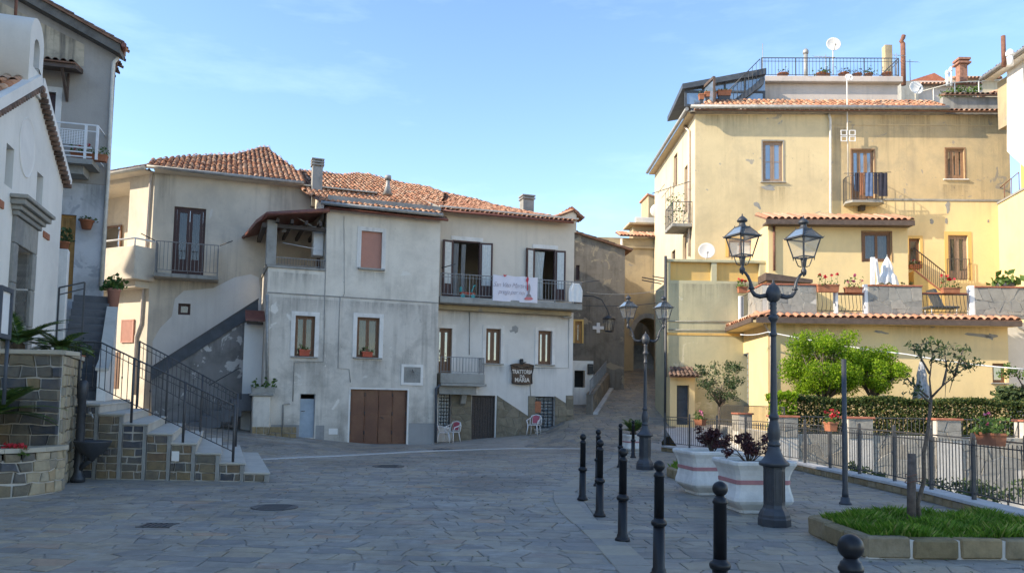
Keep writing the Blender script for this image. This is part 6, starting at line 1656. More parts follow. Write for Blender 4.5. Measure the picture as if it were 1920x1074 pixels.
# ------------------------------------------------------------------ big yellow house
YB = Fr(aty(1303, 500, 36.0), -2)
yb = thing('yellow_house', 'tall peeling yellow house with brown shutters and roof terrace', 'house', YB.pt(5, 0, 4))
yz = YB.z(1560, 214)
y1 = YB.box(1430, 265, 1468, 341); y2 = YB.box(1597, 281, 1639, 372); y3 = YB.box(1774, 279, 1808, 336); y4 = YB.box(1778, 441, 1815, 525); y5 = YB.box(1704, 447, 1725, 502)
xr = YB.x(1895, 350); zmid = YB.z(1600, 377)
xm = YB.x(1556, 300)
xo = YB.box(1366, 450, 1411, 482)
wall(yb, YB, [(0, 0), (xm, 0), (xm, yz), (0, yz)], [y1, xo], M['yel'])
wall(yb, YB, [(xm, zmid), (xr, zmid), (xr, yz), (xm, yz)], [(y2[0], y2[1], zmid + 0.05, y2[3]), y3], M['yel_old'])
wall(yb, YB, [(xm, 0), (xr, 0), (xr, zmid), (xm, zmid)], [y4, y5], M['yel2'])
shell(yb, YB, 0, xr, 0, yz, 9, 'yel', left=False)
window(yb, YB, y1, 0.08, 2, 'mauvew', 'glassb', 0.06, 0.09, (0.06, 'concrete'), (0.12, 'concrete'), 'curtain', bar=(0.5,))
window(yb, YB, (y2[0], y2[1], zmid + 0.05, y2[3]), 0.08, 3, 'shutterw', 'glassb', 0.05, 0.07, (0.05, 'shutterw'), None, None, solid=0.2)
window(yb, YB, y3, 0.06, 3, 'shutterw', 'glassd', 0.05, 0.075, (0.06, 'shutterw'), (0.15, 'trim'), 'curtain', solid=0.12)
window(yb, YB, y4, 0.1, 2, 'mauvew', 'glass', 0.05, 0.1, (0.16, 'amber'), None, 'curtaing', name='balcony_door', solid=0.2)
window(yb, YB, y5, 0.1, 1, 'brownw', 'glassd', 0.05, 0.07, (0.12, 'amber'), None, 'curtain')
window(yb, YB, xo, 0.08, 2, 'mauvew', 'curtain', 0.04, 0.05, (0.14, 'amber'))
q = YB.box(1776, 486, 1818, 525, -0.1)
b_ = obj('window_rail', rail_mesh([(q[0], -0.12, q[2]), (q[1], -0.12, q[2])], q[3] - q[2], 0.12, 0.009, 0.016, 0.016, 0.06), M['iron'], yb, YB.M)
# little bowed balcony
q = YB.box(1588, 330, 1661, 376, -0.7)
bl = obj('balcony', MB().prism([(q[0] + .1, 0, q[2] - .1), (q[0], -0.5, q[2] - .1), (q[0] + .2, -0.8, q[2] - .1), (q[1] - .2, -0.8, q[2] - .1), (q[1], -0.5, q[2] - .1), (q[1] - .1, 0, q[2] - .1)], (0, 0, 0.1)), M['concrete'], yb, YB.M)
obj('railing', rail_mesh([(q[0] + .1, 0, q[2]), (q[0] + .05, -0.5, q[2]), (q[0] + .22, -0.76, q[2]), (q[1] - .22, -0.76, q[2]), (q[1] - .05, -0.5, q[2]), (q[1] - .1, 0, q[2])], q[3] - q[2], 0.12, 0.01, 0.018, 0.014, 0.06), M['iron'], bl, YB.M)
obj('console', MB().bbox((q[0] + q[1]) / 2 - .12, (q[0] + q[1]) / 2 + .12, -0.3, 0, q[2] - .35, q[2] - .103, 0.02), M['darkwood'], bl, YB.M)
obj('drying_arm', MB().tube([(q[0] - .2, -0.9, q[3] + .05), (q[1] + .15, -0.9, q[3] + .12)], .015, 5), M['iron'], bl, YB.M)
wx = q[1] - q[0]
for k, (u0, u1, dz, mm, lab) in enumerate(((0.16, 0.27, 0.85, 'cloth_d', 'dark trousers hung leftmost on the small bowed balcony'), (0.28, 0.38, 1.0, 'cloth_r', 'rust coloured cloth hung on the small bowed balcony'), (0.42, 0.62, 1.05, 'cloth_b', 'blue jeans hung on the small bowed balcony'), (0.64, 0.74, 0.95, 'cloth_d', 'narrow dark garment hung right of the blue jeans'), (0.75, 0.99, 1.05, 'cloth_d', 'wide dark garment hung rightmost on the small bowed balcony'))):
    cloth('laundry', lab, 'laundry', YB, q[0] + wx * u0, q[0] + wx * u1, q[3] + .08 - dz, q[3] + .08, -0.92, mm, 'laundry on the bowed balcony', amp=0.025, fold=2)
# peeled patches and downpipe
def patch(parent, fr, pts, mat, y=-0.008):
    P = [fr.uv(*p) for p in pts]; mb = MB(); mb.prism([(x, 0.002, z) for x, z in P[::-1]], (0, y - 0.002, 0)); return obj('bare_patch', mb, M[mat], parent, fr.M)
def blob(cx_, cy_, rx, ry, n=13, seed=1, ang=0.0):
    q = random.Random(seed); o = []
    for i in range(n):
        a = 6.283 * i / n; k = q.uniform(0.55, 1.15); dx, dy = rx * k * math.cos(a), ry * k * math.sin(a)
        o.append((cx_ + dx * math.cos(ang) - dy * math.sin(ang), cy_ + dx * math.sin(ang) + dy * math.cos(ang)))
    return o[::-1]
for (a, b, c, d, s, g) in ((1441, 352, 14, 6, 1, 0.1), (1420, 385, 9, 5, 2, 0.8)):
    patch(yb, YB, blob(a, b, c, d, 13, s, g), 'concrete')
for (a, b, c, d, s, g) in ((1777, 388, 5, 14, 3, 0), (1775, 415, 3, 8, 4, 0), (1747, 415, 4, 5, 5, 0), (1853, 415, 2, 4, 6, 0)):
    patch(yb, YB, blob(a, b, c, d, 13, s, g), 'concrete')
ppipe(yb, YB, [(1554, 214), (1557, 225), (1557, 398), (1562, 405)], 0.06, 'pipew', y=-0.1)
zl = YB.z(1700, 235); obj('string_line', MB().bbox(xm + 0.2, xr, -0.025, 0, zl - .03, zl + .03, .008), M['yel_old'], yb, YB.M)
zl2 = YB.z(1700, 375); obj('string_line', MB().bbox(xm + 1.6, xr, -0.03, 0, zl2 - .04, zl2 + .05, .01), M['concrete'], yb, YB.M)
# antenna mast on the facade
mx_, mz0 = YB.uv(1590, 330, -0.3)
t = thing('aerial_mast', 'thin aerial mast with box antennas fixed to the yellow facade', 'antenna', YB.pt(mx_, -0.3, mz0))
mb = MB().tube([(mx_, -0.3, mz0), (mx_, -0.3, YB.z(1592, 150, -0.3))], 0.03, 6)
obj('mast', mb, M['pipew'], t, YB.M)
mb = MB(); az_ = YB.z(1590, 257, -0.3)
for dx in (-0.32, 0.06):
    for dz in (-0.22, 0.06): frame_mb(mx_ + dx, mx_ + dx + 0.28, az_ + dz, az_ + dz + 0.24, -0.36, -0.33, 0.03, mb)
obj('antenna_grid', mb, M['white'], t, YB.M)
dish('small white dish at the top of the thin aerial mast', 1592, 145, 35.7, 8, 0, 20)
dish('white dish on the terrace wall of the yellow house', 1325, 470, 35.2, 16, -5, 12, mast=0.7)
# eaves: cornice, tiles and gutter
zc1 = YB.z(1540, 203, -0.5)
xe = YB.x(1768, 200)
obj('cornice', MB().bbox(-0.25, xe, -0.3, 0, yz + .004, zc1 - 0.1, 0.02), M['concrete'], yb, YB.M)
obj('eave_course', tile_row(yb, YB.pt(-0.1, -0.46, yz + 0.03), YB.pt(xr, -0.46, yz + 0.03), 'tile', 0.22, 0.4, 0.1), M['under'], yb)
gutter(yb, YB.pt(-0.3, -0.55, zc1 + 0.03), YB.pt(xe, -0.55, zc1 + 0.03), 0.09)
ry = RoofPlane(YB.pt(0.2, -0.5, zc1 + 0.08), YB.pt(xe, -0.5, zc1 + 0.08), math.radians(30))
xl = xe - 0.2
tile_roof(yb, ry, [(0, 0), (xl, 0), (xl, 1.6), (0.5, 1.6)], 'tile', tw=0.22, limit=220, seed=9)
zr_ = YB.z(1830, 185, 0.2)
obj('parapet', MB().box(xe + .01, xr, 0.0, 0.3, yz + .02, zr_), M['concrete'], yb, YB.M)
obj('parapet_course', tile_row(yb, YB.pt(xe, -0.2, zr_ + .05), YB.pt(xr, -0.2, zr_ + .05), 'tile_old', 0.22, 0.5, 0.15), M['under'], yb)
# left flank, lit by the sun
far = aty(1246, 500, 43.0); near_ = YB.o
fl = (near_ - Vector((far.x, far.y, 0))); FLD = math.degrees(math.atan2(fl.y, fl.x)); LFL = fl.length
YL = Fr(far, FLD)
l1 = YL.box(1263, 290, 1270, 350); l2 = YL.box(1283, 312, 1289, 400); l3 = YL.box(1259, 470, 1266, 490); l4 = YL.box(1280, 440, 1287, 490)
wall(yb, YL, [(-3, 0), (LFL, 0), (LFL, yz), (-3, yz)], [l1, l2, l3, l4], M['cream'])
for l in (l1, l2, l4): window(yb, YL, l, 0.1, 2, 'mauvew', 'glassd', 0.05, 0.06)
window(yb, YL, l3, 0.1, 1, 'maroon', 'glassd', 0.05, 0.06)
ppipe(yb, YL, [(1284, 238), (1292, 246), (1292, 480)], 0.06, 'pipe')
gutter(yb, YL.pt(-3, -0.45, zc1), YL.pt(LFL + 0.3, -0.45, zc1), 0.09)
obj('eave_slab', MB().bbox(-3, LFL + 0.2, -0.35, 0, yz + .01, zc1 - .1, 0.02), M['cream'], yb, YL.M)
q = YL.box(1252, 360, 1286, 415, -0.8)
q = (q[0], min(q[1], LFL - 0.5), q[2], q[3])
bl = obj('balcony', MB().bbox(q[0], q[1], -0.95, 0, q[2] - .16, q[2], 0.02), M['concrete'], yb, YL.M)
obj('railing', rail_mesh([(q[0], 0, q[2]), (q[0], -0.9, q[2]), (q[1], -0.9, q[2]), (q[1], 0, q[2])], 1.0, 0.14, 0.012, 0.02, 0.02, 0.08), M['iron'], bl, YL.M)
mb = MB(); mb.tube([(q[0] - .3, -1.5, q[2] + 1.9), (q[1] + .2, -0.2, q[2] + 1.9)], .02, 5)
for k in range(5): mb.tube([(q[0], -0.5 - k * .2, q[2] + 1.0 + k * 0.2), (q[1], -0.5 - k * .2, q[2] + 1.0 + k * .2)], .012, 4)
for k in range(4): mb.tube([(q[0] + (q[1] - q[0]) * k / 3, -0.9, q[2]), (q[0] + (q[1] - q[0]) * k / 3, -0.9, q[2] + 1.9)], .014, 4)
obj('drying_rack', mb, M['iron'], bl, YL.M)
C = np.stack([NP.uniform(q[0], q[1], 160), NP.uniform(-1.0, -0.2, 160), NP.uniform(q[2] + 0.1, q[2] + 1.6, 160)], 1)
pl_ = setp(obj('balcony_creeper', np_mesh('balcony_creeper', leaf_quads(C, 0.1, 0.2), M['lf_gera']), None, None, YL.M), 'scattered green potted creeper on the cluttered side balcony of the yellow house', 'plant')
# glazed veranda on the roof
VZ = zc1 + 0.05
vp = [YB.uv(*p, 1.2) for p in ((1284, 188), (1435, 188), (1435, 138), (1284, 166))]
ve = obj('veranda', frame_mb(vp[0][0], vp[1][0], vp[0][1] - .3, vp[3][1] - .1, 1.2, 1.3, 0.1), M['slate'], yb, YB.M)
mb = MB(); mb.prism([(vp[0][0] - .15, 1.0, vp[3][1] - .1), (vp[1][0], 1.0, vp[2][1] - .1), (vp[1][0], 1.0, vp[2][1] + .18), (vp[0][0] - .15, 1.0, vp[3][1] + .15)], (0, 4.5, 0)); obj('veranda_roof', mb, M['slate'], ve, YB.M)
mb = MB(); mb.prism([(vp[0][0] + .1, 1.24, vp[0][1] - .2), (vp[1][0], 1.24, vp[0][1] - .2), (vp[1][0], 1.24, vp[2][1] - .1), (vp[0][0] + .1, 1.24, vp[3][1] - .1)], (0, 0.02, 0)); obj('pane', mb, M['glassb'], ve, YB.M)
mb = MB()
for f in (0.25, 0.5, 0.75): x = vp[0][0] + (vp[1][0] - vp[0][0]) * f; mb.box(x - .04, x + .04, 1.18, 1.32, vp[0][1] - .3, vp[3][1] + f * (vp[2][1] - vp[3][1]) - .1)
obj('mullions', mb, M['slate'], ve, YB.M)
# curved side of the veranda
sd_ = [(LFL - 0.1, 0.9, 1.0), (LFL - 2.0, 0.5, 0.92), (LFL - 4.0, 0.5, 0.72), (LFL - 5.5, 0.6, 0.5)]
hv = vp[3][1] + 0.1 - VZ
for (xa, ya, ka), (xb, yb_, kb) in zip(sd_, sd_[1:]):
    mb = MB(); mb.prism([(xa, ya, VZ - .2), (xb, yb_, VZ - .2), (xb, yb_, VZ + hv * kb), (xa, ya, VZ + hv * ka)], (0, 0.04, 0)); obj('pane', mb, M['glassb'], ve, YL.M)
    mb = MB(); mb.tube([(xa, ya, VZ - .3), (xa, ya, VZ + hv * ka)], .07, 4, smooth=False).tube([(xa, ya, VZ + hv * ka), (xb, yb_, VZ + hv * kb)], .09, 4, smooth=False).tube([((xa + xb) / 2, ya - .02, VZ - .2), ((xa + xb) / 2, ya - .02, VZ + hv * (ka + kb) / 2)], .04, 4, smooth=False); obj('side_frame', mb, M['fasc'], ve, YL.M)
for k, (a, b, c, d, lab) in enumerate(((1310, 178, 1320, 188, 'round terracotta pot leftmost on the veranda ledge'), (1321, 174, 1343, 183, 'terracotta box left of two on the veranda ledge'), (1345, 171, 1370, 181, 'terracotta box with sprouts right of two on the veranda ledge'))):
    x0, x1, z0, z1 = YB.box(a, b, c, d, 0.7)
    flower_box('terrace_planter', lab, 'pots on the veranda ledge', x0, x1, 0.55, 0.8, z0, z1 - z0, YB.M, 'terracotta', 'petal', 10 + 14 * k, 0, 0.15, 0.08)
    mbp = MB().box(x0 + .05, x1 - .05, 0.6, 0.75, VZ - 0.1, z0 - .002)
    setp(obj('planter_stand', mbp, M['iron'], None, YB.M), 'iron stand under the ' + lab.split(' on ')[0], 'stand', 'stands under the veranda pots')
# roof terrace
tx0, tx1 = YB.x(1428, 170, 2.5), YB.x(1683, 170, 2.5); tz0 = VZ; tz1 = YB.z(1560, 158, 2.5); tz2 = YB.z(1560, 144, 2.3)
tc_ = obj('terrace_block', MB().box(tx0, tx1, 2.5, 8.5, tz0 - 0.8, tz1), M['rose'], yb, YB.M)
obj('coping', MB().bbox(tx0 - 0.1, tx1 + .15, 2.2, 8.7, tz1 + .002, tz2, 0.03), M['rose'], tc_, YB.M)
rp0, rp1 = YB.x(1427, 125, 2.4), YB.x(1683, 125, 2.4); rz1 = YB.z(1560, 111, 2.4)
npst = 4
obj('railing', rail_mesh([(rp0 + (rp1 - rp0) * k / npst, 2.3, tz2) for k in range(npst + 1)] + [(rp1, 8, tz2)], rz1 - tz2, 0.16, 0.011, 0.025, 0.03, 0.08, (rz1 - tz2) * 0.82), M['iron'], tc_, YB.M)
st_ = MB(); sA, sB = YB.uv(1385, 190, 1.0), YB.uv(1432, 146, 1.0)
st_.prism([(sA[0], 0.95, sA[1] - .1), (sB[0], 0.95, sB[1] - .3), (sB[0], 0.95, sB[1]), (sA[0] - .3, 0.95, sA[1])], (0, 0.9, 0))
for k in range(8): st_.box(sA[0] + (sB[0] - sA[0]) * k / 8, sA[0] + (sB[0] - sA[0]) * (k + 1) / 8 + .03, 0.96, 1.84, sA[1] + (sB[1] - sA[1]) * k / 8, sA[1] + (sB[1] - sA[1]) * (k + 1) / 8 - .02)
obj('roof_stairs', st_, M['slate'], yb, YB.M)
rA, rB = YB.uv(1368, 168, 0.9), YB.uv(1425, 111, 0.9)
mb = MB().tube([(rA[0], 0.9, rA[1]), (rB[0], 0.9, rB[1])], .025, 4)
for k in range(9): f = k / 8; x = rA[0] + (rB[0] - rA[0]) * f; z = rA[1] + (rB[1] - rA[1]) * f; mb.tube([(x, 0.9, z), (x, 0.9, z - 0.9)], .012, 4)
obj('stair_rail', mb, M['iron'], yb, YB.M)
for k, (a, b, c, d, mm, nl) in enumerate(((1455, 136, 1475, 146, 'lf_olive', 20), (1527, 134, 1545, 145, 'lf_gera', 50), (1540, 135, 1552, 145, 'lf_gera', 30), (1569, 134, 1588, 145, 'lf_olive', 50), (1595, 136, 1612, 146, 'lf_dark', 40), (1616, 136, 1632, 146, 'lf_gera', 60), (1650, 134, 1668, 146, 'lf_olive', 20))):
    p = YB.box(a, b, c, d, 2.9); w_ = (p[1] - p[0]) / 2
    labs = ['leftmost low terracotta pot on the roof terrace', 'leafy terracotta pot right of the metal flue on the roof terrace', 'small terracotta pot beneath the large roof dish', 'terracotta pot right of the large roof dish', 'dark leaved pot in the middle of the roof terrace rail', 'bushy pot left of the concrete chimney on the roof terrace', 'bare wide pot at the foot of the concrete chimney']
    pot('terrace_pot', labs[k], YB.pt((p[0] + p[1]) / 2, 2.66, tz2 + .002), w_ * 0.75, w_, p[3] - p[2], leaves=mm, nl=nl, lh=0.35, leaf=0.12, group='pots on the roof terrace')
def post(name, label, cat, px, y0, y1, Y, wpx, mat, cap=False, sq=False):
    a, b = aty(px, y1, Y), aty(px, y0, Y); r = wpx / FOC * Y / 2
    t = thing(name, label, cat, a); mb = MB()
    if sq: mb.bbox(a.x - r, a.x + r, a.y - r, a.y + r, a.z - .3, b.z, 0.01)
    else: mb.lathe([(r, a.z - .3), (r, b.z - (0.25 if cap else 0))], 10, (a.x, a.y))
    obj('shaft', mb, M[mat], t)
    if cap: obj('cowl', MB().lathe([(r * 1.2, b.z - .28), (r * 1.45, b.z - .22), (r * 1.35, b.z - .1), (r * .5, b.z)], 10, (a.x, a.y)), M[mat], t)
    return t
post('metal_flue', 'capped metal flue standing on the roof terrace', 'flue', 1511, 92, 142, 40.0, 8, 'gutter', True)
post('concrete_chimney', 'square concrete chimney at the right end of the roof terrace', 'chimney', 1664, 87, 146, 40.5, 14, 'ochre', False, True)
t = post('rusty_flue', 'tall rusty flue with bent top beside the roof terrace', 'flue', 1694, 82, 150, 42.0, 9, 'rust')
a = aty(1694, 82, 42.0); obj('bent_top', MB().tube([a + Vector((0, 0, -.05)), a + Vector((-.12, 0, .12)), a + Vector((-.02, 0, .3)), a + Vector((0.02, 0, .45))], .11, 8), M['rust'], t)
dish('large white dish on a mast above the roof terrace', 1563, 83, 40.0, 14, -4, 8, mast=1.6)
dish('white dish at the right of the terrace beside the rusty flue', 1718, 165, 39.0, 14, 6, 12, mast=0.7)
def aerial(label, px, py, Y, h):
    p = aty(px, py, Y); t = thing('roof_aerial', label, 'antenna', p, 0.0, 'roof aerials')
    mb = MB().tube([p + Vector((0, 0, -h)), p], .02, 5).tube([p + Vector((-.6, 0, -.1)), p + Vector((.6, .3, 0))], .014, 4)
    for k in range(6): q = p + Vector((-.6 + .24 * k, .06 * k, -.1 + .02 * k)); mb.tube([q + Vector((0, -.2, -.12)), q + Vector((0, .2, .12))], .008, 4)
    obj('antenna', mb, M['gutter'], t)
aerial('comb aerial beside the large roof dish', 1548, 103, 40.0, 1.2)
aerial('aerial between the concrete chimney and the rusty flue', 1680, 100, 41.5, 1.4)
aerial('aerial to the right of the rusty flue', 1706, 112, 42.0, 1.2)
p = aty(1430, 82, 38.5); setp(obj('thin_rod', MB().tube([p, p + Vector((0, 0, -1.5))], .018, 5), M['gutter'], None), 'thin rod aerial at the left end of the roof terrace', 'antenna')

# rooftops behind on the right
RH = Fr(aty(1690, 200, 47.0), -2)
rh_ = thing('rooftop_house', 'pale rooftop house with red gable behind the yellow house', 'house', RH.pt(3, 0, 12))
def rbox(px0, py0, px1, py1, d, dep, mat, nm):
    a = RH.box(px0, py0, px1, py1, d); return obj(nm, MB().box(a[0], a[1], d, d + dep, a[2] - 2, a[3]), M[mat], rh_, RH.M)
rbox(1718, 152, 1842, 192, 0, 3, 'rose', 'wall'); rbox(1782, 143, 1880, 190, 1.5, 3, 'cream', 'wall'); rbox(1690, 152, 1722, 192, -0.5, 2, 'concrete', 'wall')
g = [RH.uv(*p, 3.2) for p in ((1705, 152), (1778, 152), (1752, 137))]
mb = MB(); mb.prism([(x, 3.2, z) for x, z in g], (0, 3, 0)); obj('gable', mb, M['redcap'], rh_, RH.M)
for (a, b, c, d, y) in ((1712, 157, 1842, 150, 0.0), (1790, 146, 1880, 138, 1.5), (1812, 192, 1890, 165, -2.0)):
    p, q = RH.uv(a, b, y - .3), RH.uv(c, d if b > 170 else b, y - .3)
    obj('eave_course', tile_row(rh_, RH.pt(p[0], y - .3, p[1]), RH.pt(q[0], y - .3, q[1]), 'tile_new', 0.22, 0.5, 0.14), M['under'], rh_)
t = post('brick_chimney', 'stepped brick chimney on the pale rooftops at right', 'chimney', 1803, 122, 146, 46.5, 15, 'brick', False, True)
p = aty(1803, 118, 46.5); obj('chimney_cap', MB().bbox(p.x - .38, p.x + .38, p.y - .38, p.y + .38, p.z - .16, p.z - .04, .01).bbox(p.x - .26, p.x + .26, p.y - .26, p.y + .26, p.z - .04, p.z + .06, .01).bbox(p.x - .36, p.x + .36, p.y - .36, p.y + .36, p.z + .062, p.z + .2, .01), M['brick'], t)
post('white_vent', 'shorter white vent pipe on the pale rooftops', 'vent', 1776, 132, 152, 46.0, 5, 'white', True); post('white_vent', 'taller white vent pipe left of the brick chimney', 'vent', 1783, 126, 152, 46.0, 5, 'white', True)
C = clump_points([tuple(aty(x, y, 44.5)) for x, y in ((1775, 178), (1790, 174), (1800, 172), (1815, 178), (1830, 168))], 0.4, 500)
t = thing('rooftop_plants', 'green shrubs on the terrace below the brick chimney', 'plant', aty(1800, 185, 44.5)); obj('foliage', np_mesh('foliage', leaf_quads(C, 0.16), M['lf_gera']), None, t)
mb = MB(); pa = [aty(*p) for p in ((1715, 175, 43.0), (1790, 155, 43.0), (1880, 150, 43.0))]; mb.tube(pa, .03, 5)
for x, y in ((1750, 166), (1790, 155), (1835, 153), (1875, 151)): a = aty(x, y, 43.0); mb.tube([a, a + Vector((0, 0, -1.0))], .03, 5)
setp(obj('terrace_rail', mb, M['pipew'], None), 'pale pipe handrail rising across the rooftops behind the white dish', 'railing')
# ------------------------------------------------------------------ terrace house in front of the yellow house
LF = Fr(aty(1250, 600, 33.6), 0)                 # greenish lower front beside the alley
AN = Fr(aty(1440, 680, 30.0), -2)                # lower annex front
AX = Fr(aty(1440, 500, 33.2), -2)                # upper annex front
th = thing('terrace_house', 'low yellow terrace house with tiled eave and stone parapets', 'house', AN.pt(3, 0, 0))
lt = LF.z(1340, 487)
lxr = LF.x(1437, 600)
wall(th, LF, [(0, -1), (lxr, -1), (lxr, lt - 1.0), (0, lt - 1.0)], [], M['olive'])
shell(th, LF, 0, lxr, -1, lt - 1.0, 2.6, 'olive')
# panelled parapet above
q = LF.box(1250, 487, 1437, 528)
pz0, pz1 = q[2], q[3]
pp = obj('parapet', MB().box(0, lxr, 0.16, 0.34, lt - 0.998, pz1 - .1), M['amber'], th, LF.M)
mb = MB().bbox(-0.04, lxr + .04, -0.04, 0.4, pz1 - .12, pz1, .015)
mb.box(0.0, lxr, 0.0, 0.158, lt - 0.998, pz0 + .03)
for a, b in ((1250, 1257), (1334, 1344), (1424, 1437)): mb.box(LF.x(a, 510), LF.x(b, 510), 0.001, 0.157, pz0 + .03, pz1 - .122)
obj('parapet_frame', mb, M['olive'], pp, LF.M)
obj('side_parapet', MB().bbox(lxr - .2, lxr, 0.4, 2.6, lt - 1.0, pz1 - .05, .015), M['amber'], th, LF.M)
obj('amber_band', MB().bbox(0.01, LF.x(1392, 627), -0.02, 0.0, LF.z(1320, 629), LF.z(1320, 624), .006), M['amber'], th, LF.M)
for a, b in ((602, 603), (618, 620)): obj('cable', MB().tube([(LF.x(1252, a), -0.03, LF.z(1252, a)), (LF.x(1388, b), -0.03, LF.z(1388, b))], .018, 5), M['gutter'], th, LF.M)
ppipe(th, LF, [(1248, 480), (1248, 700), (1247, 800)], .06, 'iron', 'black_pipe', -.1)
# porch with tiled hood over the small dark door
ent = Fr(LF.pt(0, -0.9, 0), 0)
e0, e1 = ent.x(1256, 740), ent.x(1303, 740); dd_ = ent.box(1269, 722, 1292, 796); et = ent.z(1280, 706)
wall(th, ent, [(e0, 0), (e1, 0), (e1, et), (e0, et)], [dd_], M['yel2'], 'porch_wall', 0.3)
shell(th, ent, e0, e1, 0, et, .9, 'yel2', back=False)
dob = obj('front_door', MB().box(dd_[0], dd_[1], .25, .3, dd_[2], dd_[3]), M['slate'], th, ent.M); obj('panel', MB().bbox(dd_[0] + .08, dd_[1] - .08, .235, .25, dd_[2] + .15, dd_[2] + .9, .008).bbox(dd_[0] + .08, dd_[1] - .08, .235, .25, dd_[2] + 1.0, dd_[3] - .15, .008), M['slate'], dob, ent.M)
hp = RoofPlane(ent.pt(e0 - .12, -.5, et + .02), ent.pt(e1 + .2, -.5, et + .02), math.radians(22))
tile_roof(th, hp, [(0, 0), (e1 - e0 + .32, 0), (e1 - e0 + .1, 1.1), (.25, 1.1)], 'tile_old', tw=.17, limit=40, name='porch_roof', r=.075)
# lower annex
ax1 = AN.x(1891, 680); az_ = AN.z(1650, 606); 
aw = AN.box(1861, 681, 1886, 717)
wall(th, AN, [(0, -1.4), (ax1, -1.4), (ax1, az_), (0, az_)], [aw], M['yel2'])
AL = Fr(AN.pt(0, 3.7, 0), -92)
al = AL.box(1391, 662, 1404, 762)
wall(th, AL, [(0, -1.4), (3.7, -1.4), (3.7, az_), (0, az_)], [al], M['yel2'], reveal=0.04)
fw = obj('glass_block_door', frame_mb(al[0], al[1], al[2], al[3], .0, .1, .06), M['slate'], th, AL.M)
me_ = MB().bbox(0, .22, 0, .05, 0, .2, .012).mesh('glass_block', M['frost'])
for k in range(int((al[3] - al[2]) / .24)): obj('glass_block', me_, None, fw, AL.M @ Matrix.Translation((al[1] - .3, .01, al[2] + .1 + k * .24)))
mb = MB(); mb.quad((ax1, 0, -1.4), (ax1, 6, -1.4), (ax1, 6, az_), (ax1, 0, az_)); mb.quad((0, 0, az_), (ax1, 0, az_), (ax1, 7, az_), (0, 7, az_)); obj('side_wall', mb, M['olive'], th, AN.M)
window(th, AN, aw, .1, 1, 'brownw', 'glassd', .05, .05, None, (.08, 'concrete'))
for (a, b, c, d, s, g) in ((1836, 628, 30, 4, 21, .12), (1858, 631, 12, 6, 22, 0), (1650, 622, 16, 3, 23, .15), (1748, 612, 5, 3, 24, 0)): patch(th, AN, blob(a, b, c, d, 14, s, g), 'concrete')
# tiled eave of the lower annex, turning the corner
ez = AN.z(1650, 597, -.6)
xe1 = AN.x(1915, 600, -.6)
obj('eave_course', tile_row(th, AN.pt(-.55, -.65, ez), AN.pt(xe1, -.65, ez), 'tile_new', .27, .72, .22, r=.115), M['under'], th)
obj('eave_course', tile_row(th, AN.pt(-.75, 3.6, ez), AN.pt(-.75, -.55, ez), 'tile_new', .27, .8, .22, r=.115), M['under'], th)
obj('fascia', MB().box(-.6, xe1, -.66, -.6, ez - .22, ez - .03).box(-.78, -.72, -.6, 3.6, ez - .2, ez - .03), M['fasc'], th, AN.M)
obj('soffit', MB().box(-.7, xe1, -.598, -.003, ez - .2, ez - .12).box(-.7, -.003, .0, 3.6, ez - .2, ez - .121), M['yel2'], th, AN.M)
pipe(th, AN, [(-.15, ez - .2), (.1, ez - .65), (.1, -1)], .045, 'pipe')
# stone parapets with posts and grilles
pb, pt2 = ez + .24, AN.z(1650, 534, -.25)
def parapet(fr, x0, x1, y, cap=True):
    o = obj('stone_parapet', MB().box(x0, x1, y, y + .22, pb - .1, pt2 - .06), M['mortar'], th, fr.M)
    if cap: obj('cap', MB().bbox(x0 - .02, x1 + .02, y - .05, y + .27, pt2 - .058, pt2, .01), M['redcap'], o, fr.M)
    cs = [[(a + x0, b + pb) for a, b in p] for p in cells(x1 - x0, pt2 - .06 - pb, .4, .29, .8, .6, SR)]
    stones(o, cs, fr_map(fr, y), .016, 'clad', 'stone', .008, .006, 80, .3)
    return o
for a, b in ((1440, 1531), (1628, 1729), (1828, 1935)): parapet(AN, AN.x(a, 560, -.25), AN.x(b, 560, -.25), -.25)
gl = Fr(AN.pt(-.25, 3.5, 0), -92)
parapet(gl, gl.x(1403, 565), 3.72, 0.0)
g0_, g1_ = gl.x(1384, 565), gl.x(1403, 565)
obj('end_post', MB().bbox(g0_, g0_ + .14, 0, .2, pb, pt2, .01).box(g0_ + .14, g1_, 0.01, .2, pb, pb + .1), M['white'], th, gl.M)
obj('grille', rail_mesh([(g0_ + .15, .1, pb + .1), (g1_, .1, pb + .1)], pt2 - pb - .15, .13, .01, .016, .01, .03), M['iron'], th, gl.M)
def grille(xa, xb, lowcap):
    x0, x1 = AN.x(xa, 560, -.2), AN.x(xb, 560, -.2); zt = AN.z((xa + xb) / 2, 551, -.2) if lowcap else pt2 - .05
    mb = MB(); n = max(3, int((x1 - x0) / .13))
    mb.box(x0, x1, -.17, -.13, zt - .04, zt).box(x0, x1, -.16, -.13, pb + .06, pb + .09)
    for i in range(n + 1):
        x = x0 + (x1 - x0) * i / n; h = zt - pb
        mb.tube([(x, -.15, pb + .06), (x, -.26, pb + h * .28), (x, -.2, pb + h * .55), (x, -.15, zt)], .011, 4)
    o = obj('bowed_grille', mb, M['iron'], th, AN.M)
    if lowcap: obj('red_rail', MB().bbox(x0, x1, -.2, -.05, zt + .002, zt + .05, .008), M['redcap'], o, AN.M)
grille(1533, 1565, False); grille(1571, 1620, True); grille(1731, 1815, True)
for a, b in ((1565, 1571), (1620, 1627), (1817, 1827)): obj('white_post', MB().bbox(AN.x(a, 560, -.2), AN.x(b, 560, -.2), -.25, -.02, pb - .05, pt2 + .02, .02), M['white'], th, AN.M)
mb = MB(); mb.box(-.25, ax1 + 1.5, -.25, 0, pb - .14, pb - .02); obj('terrace_edge', mb, M['concrete'], th, AN.M)
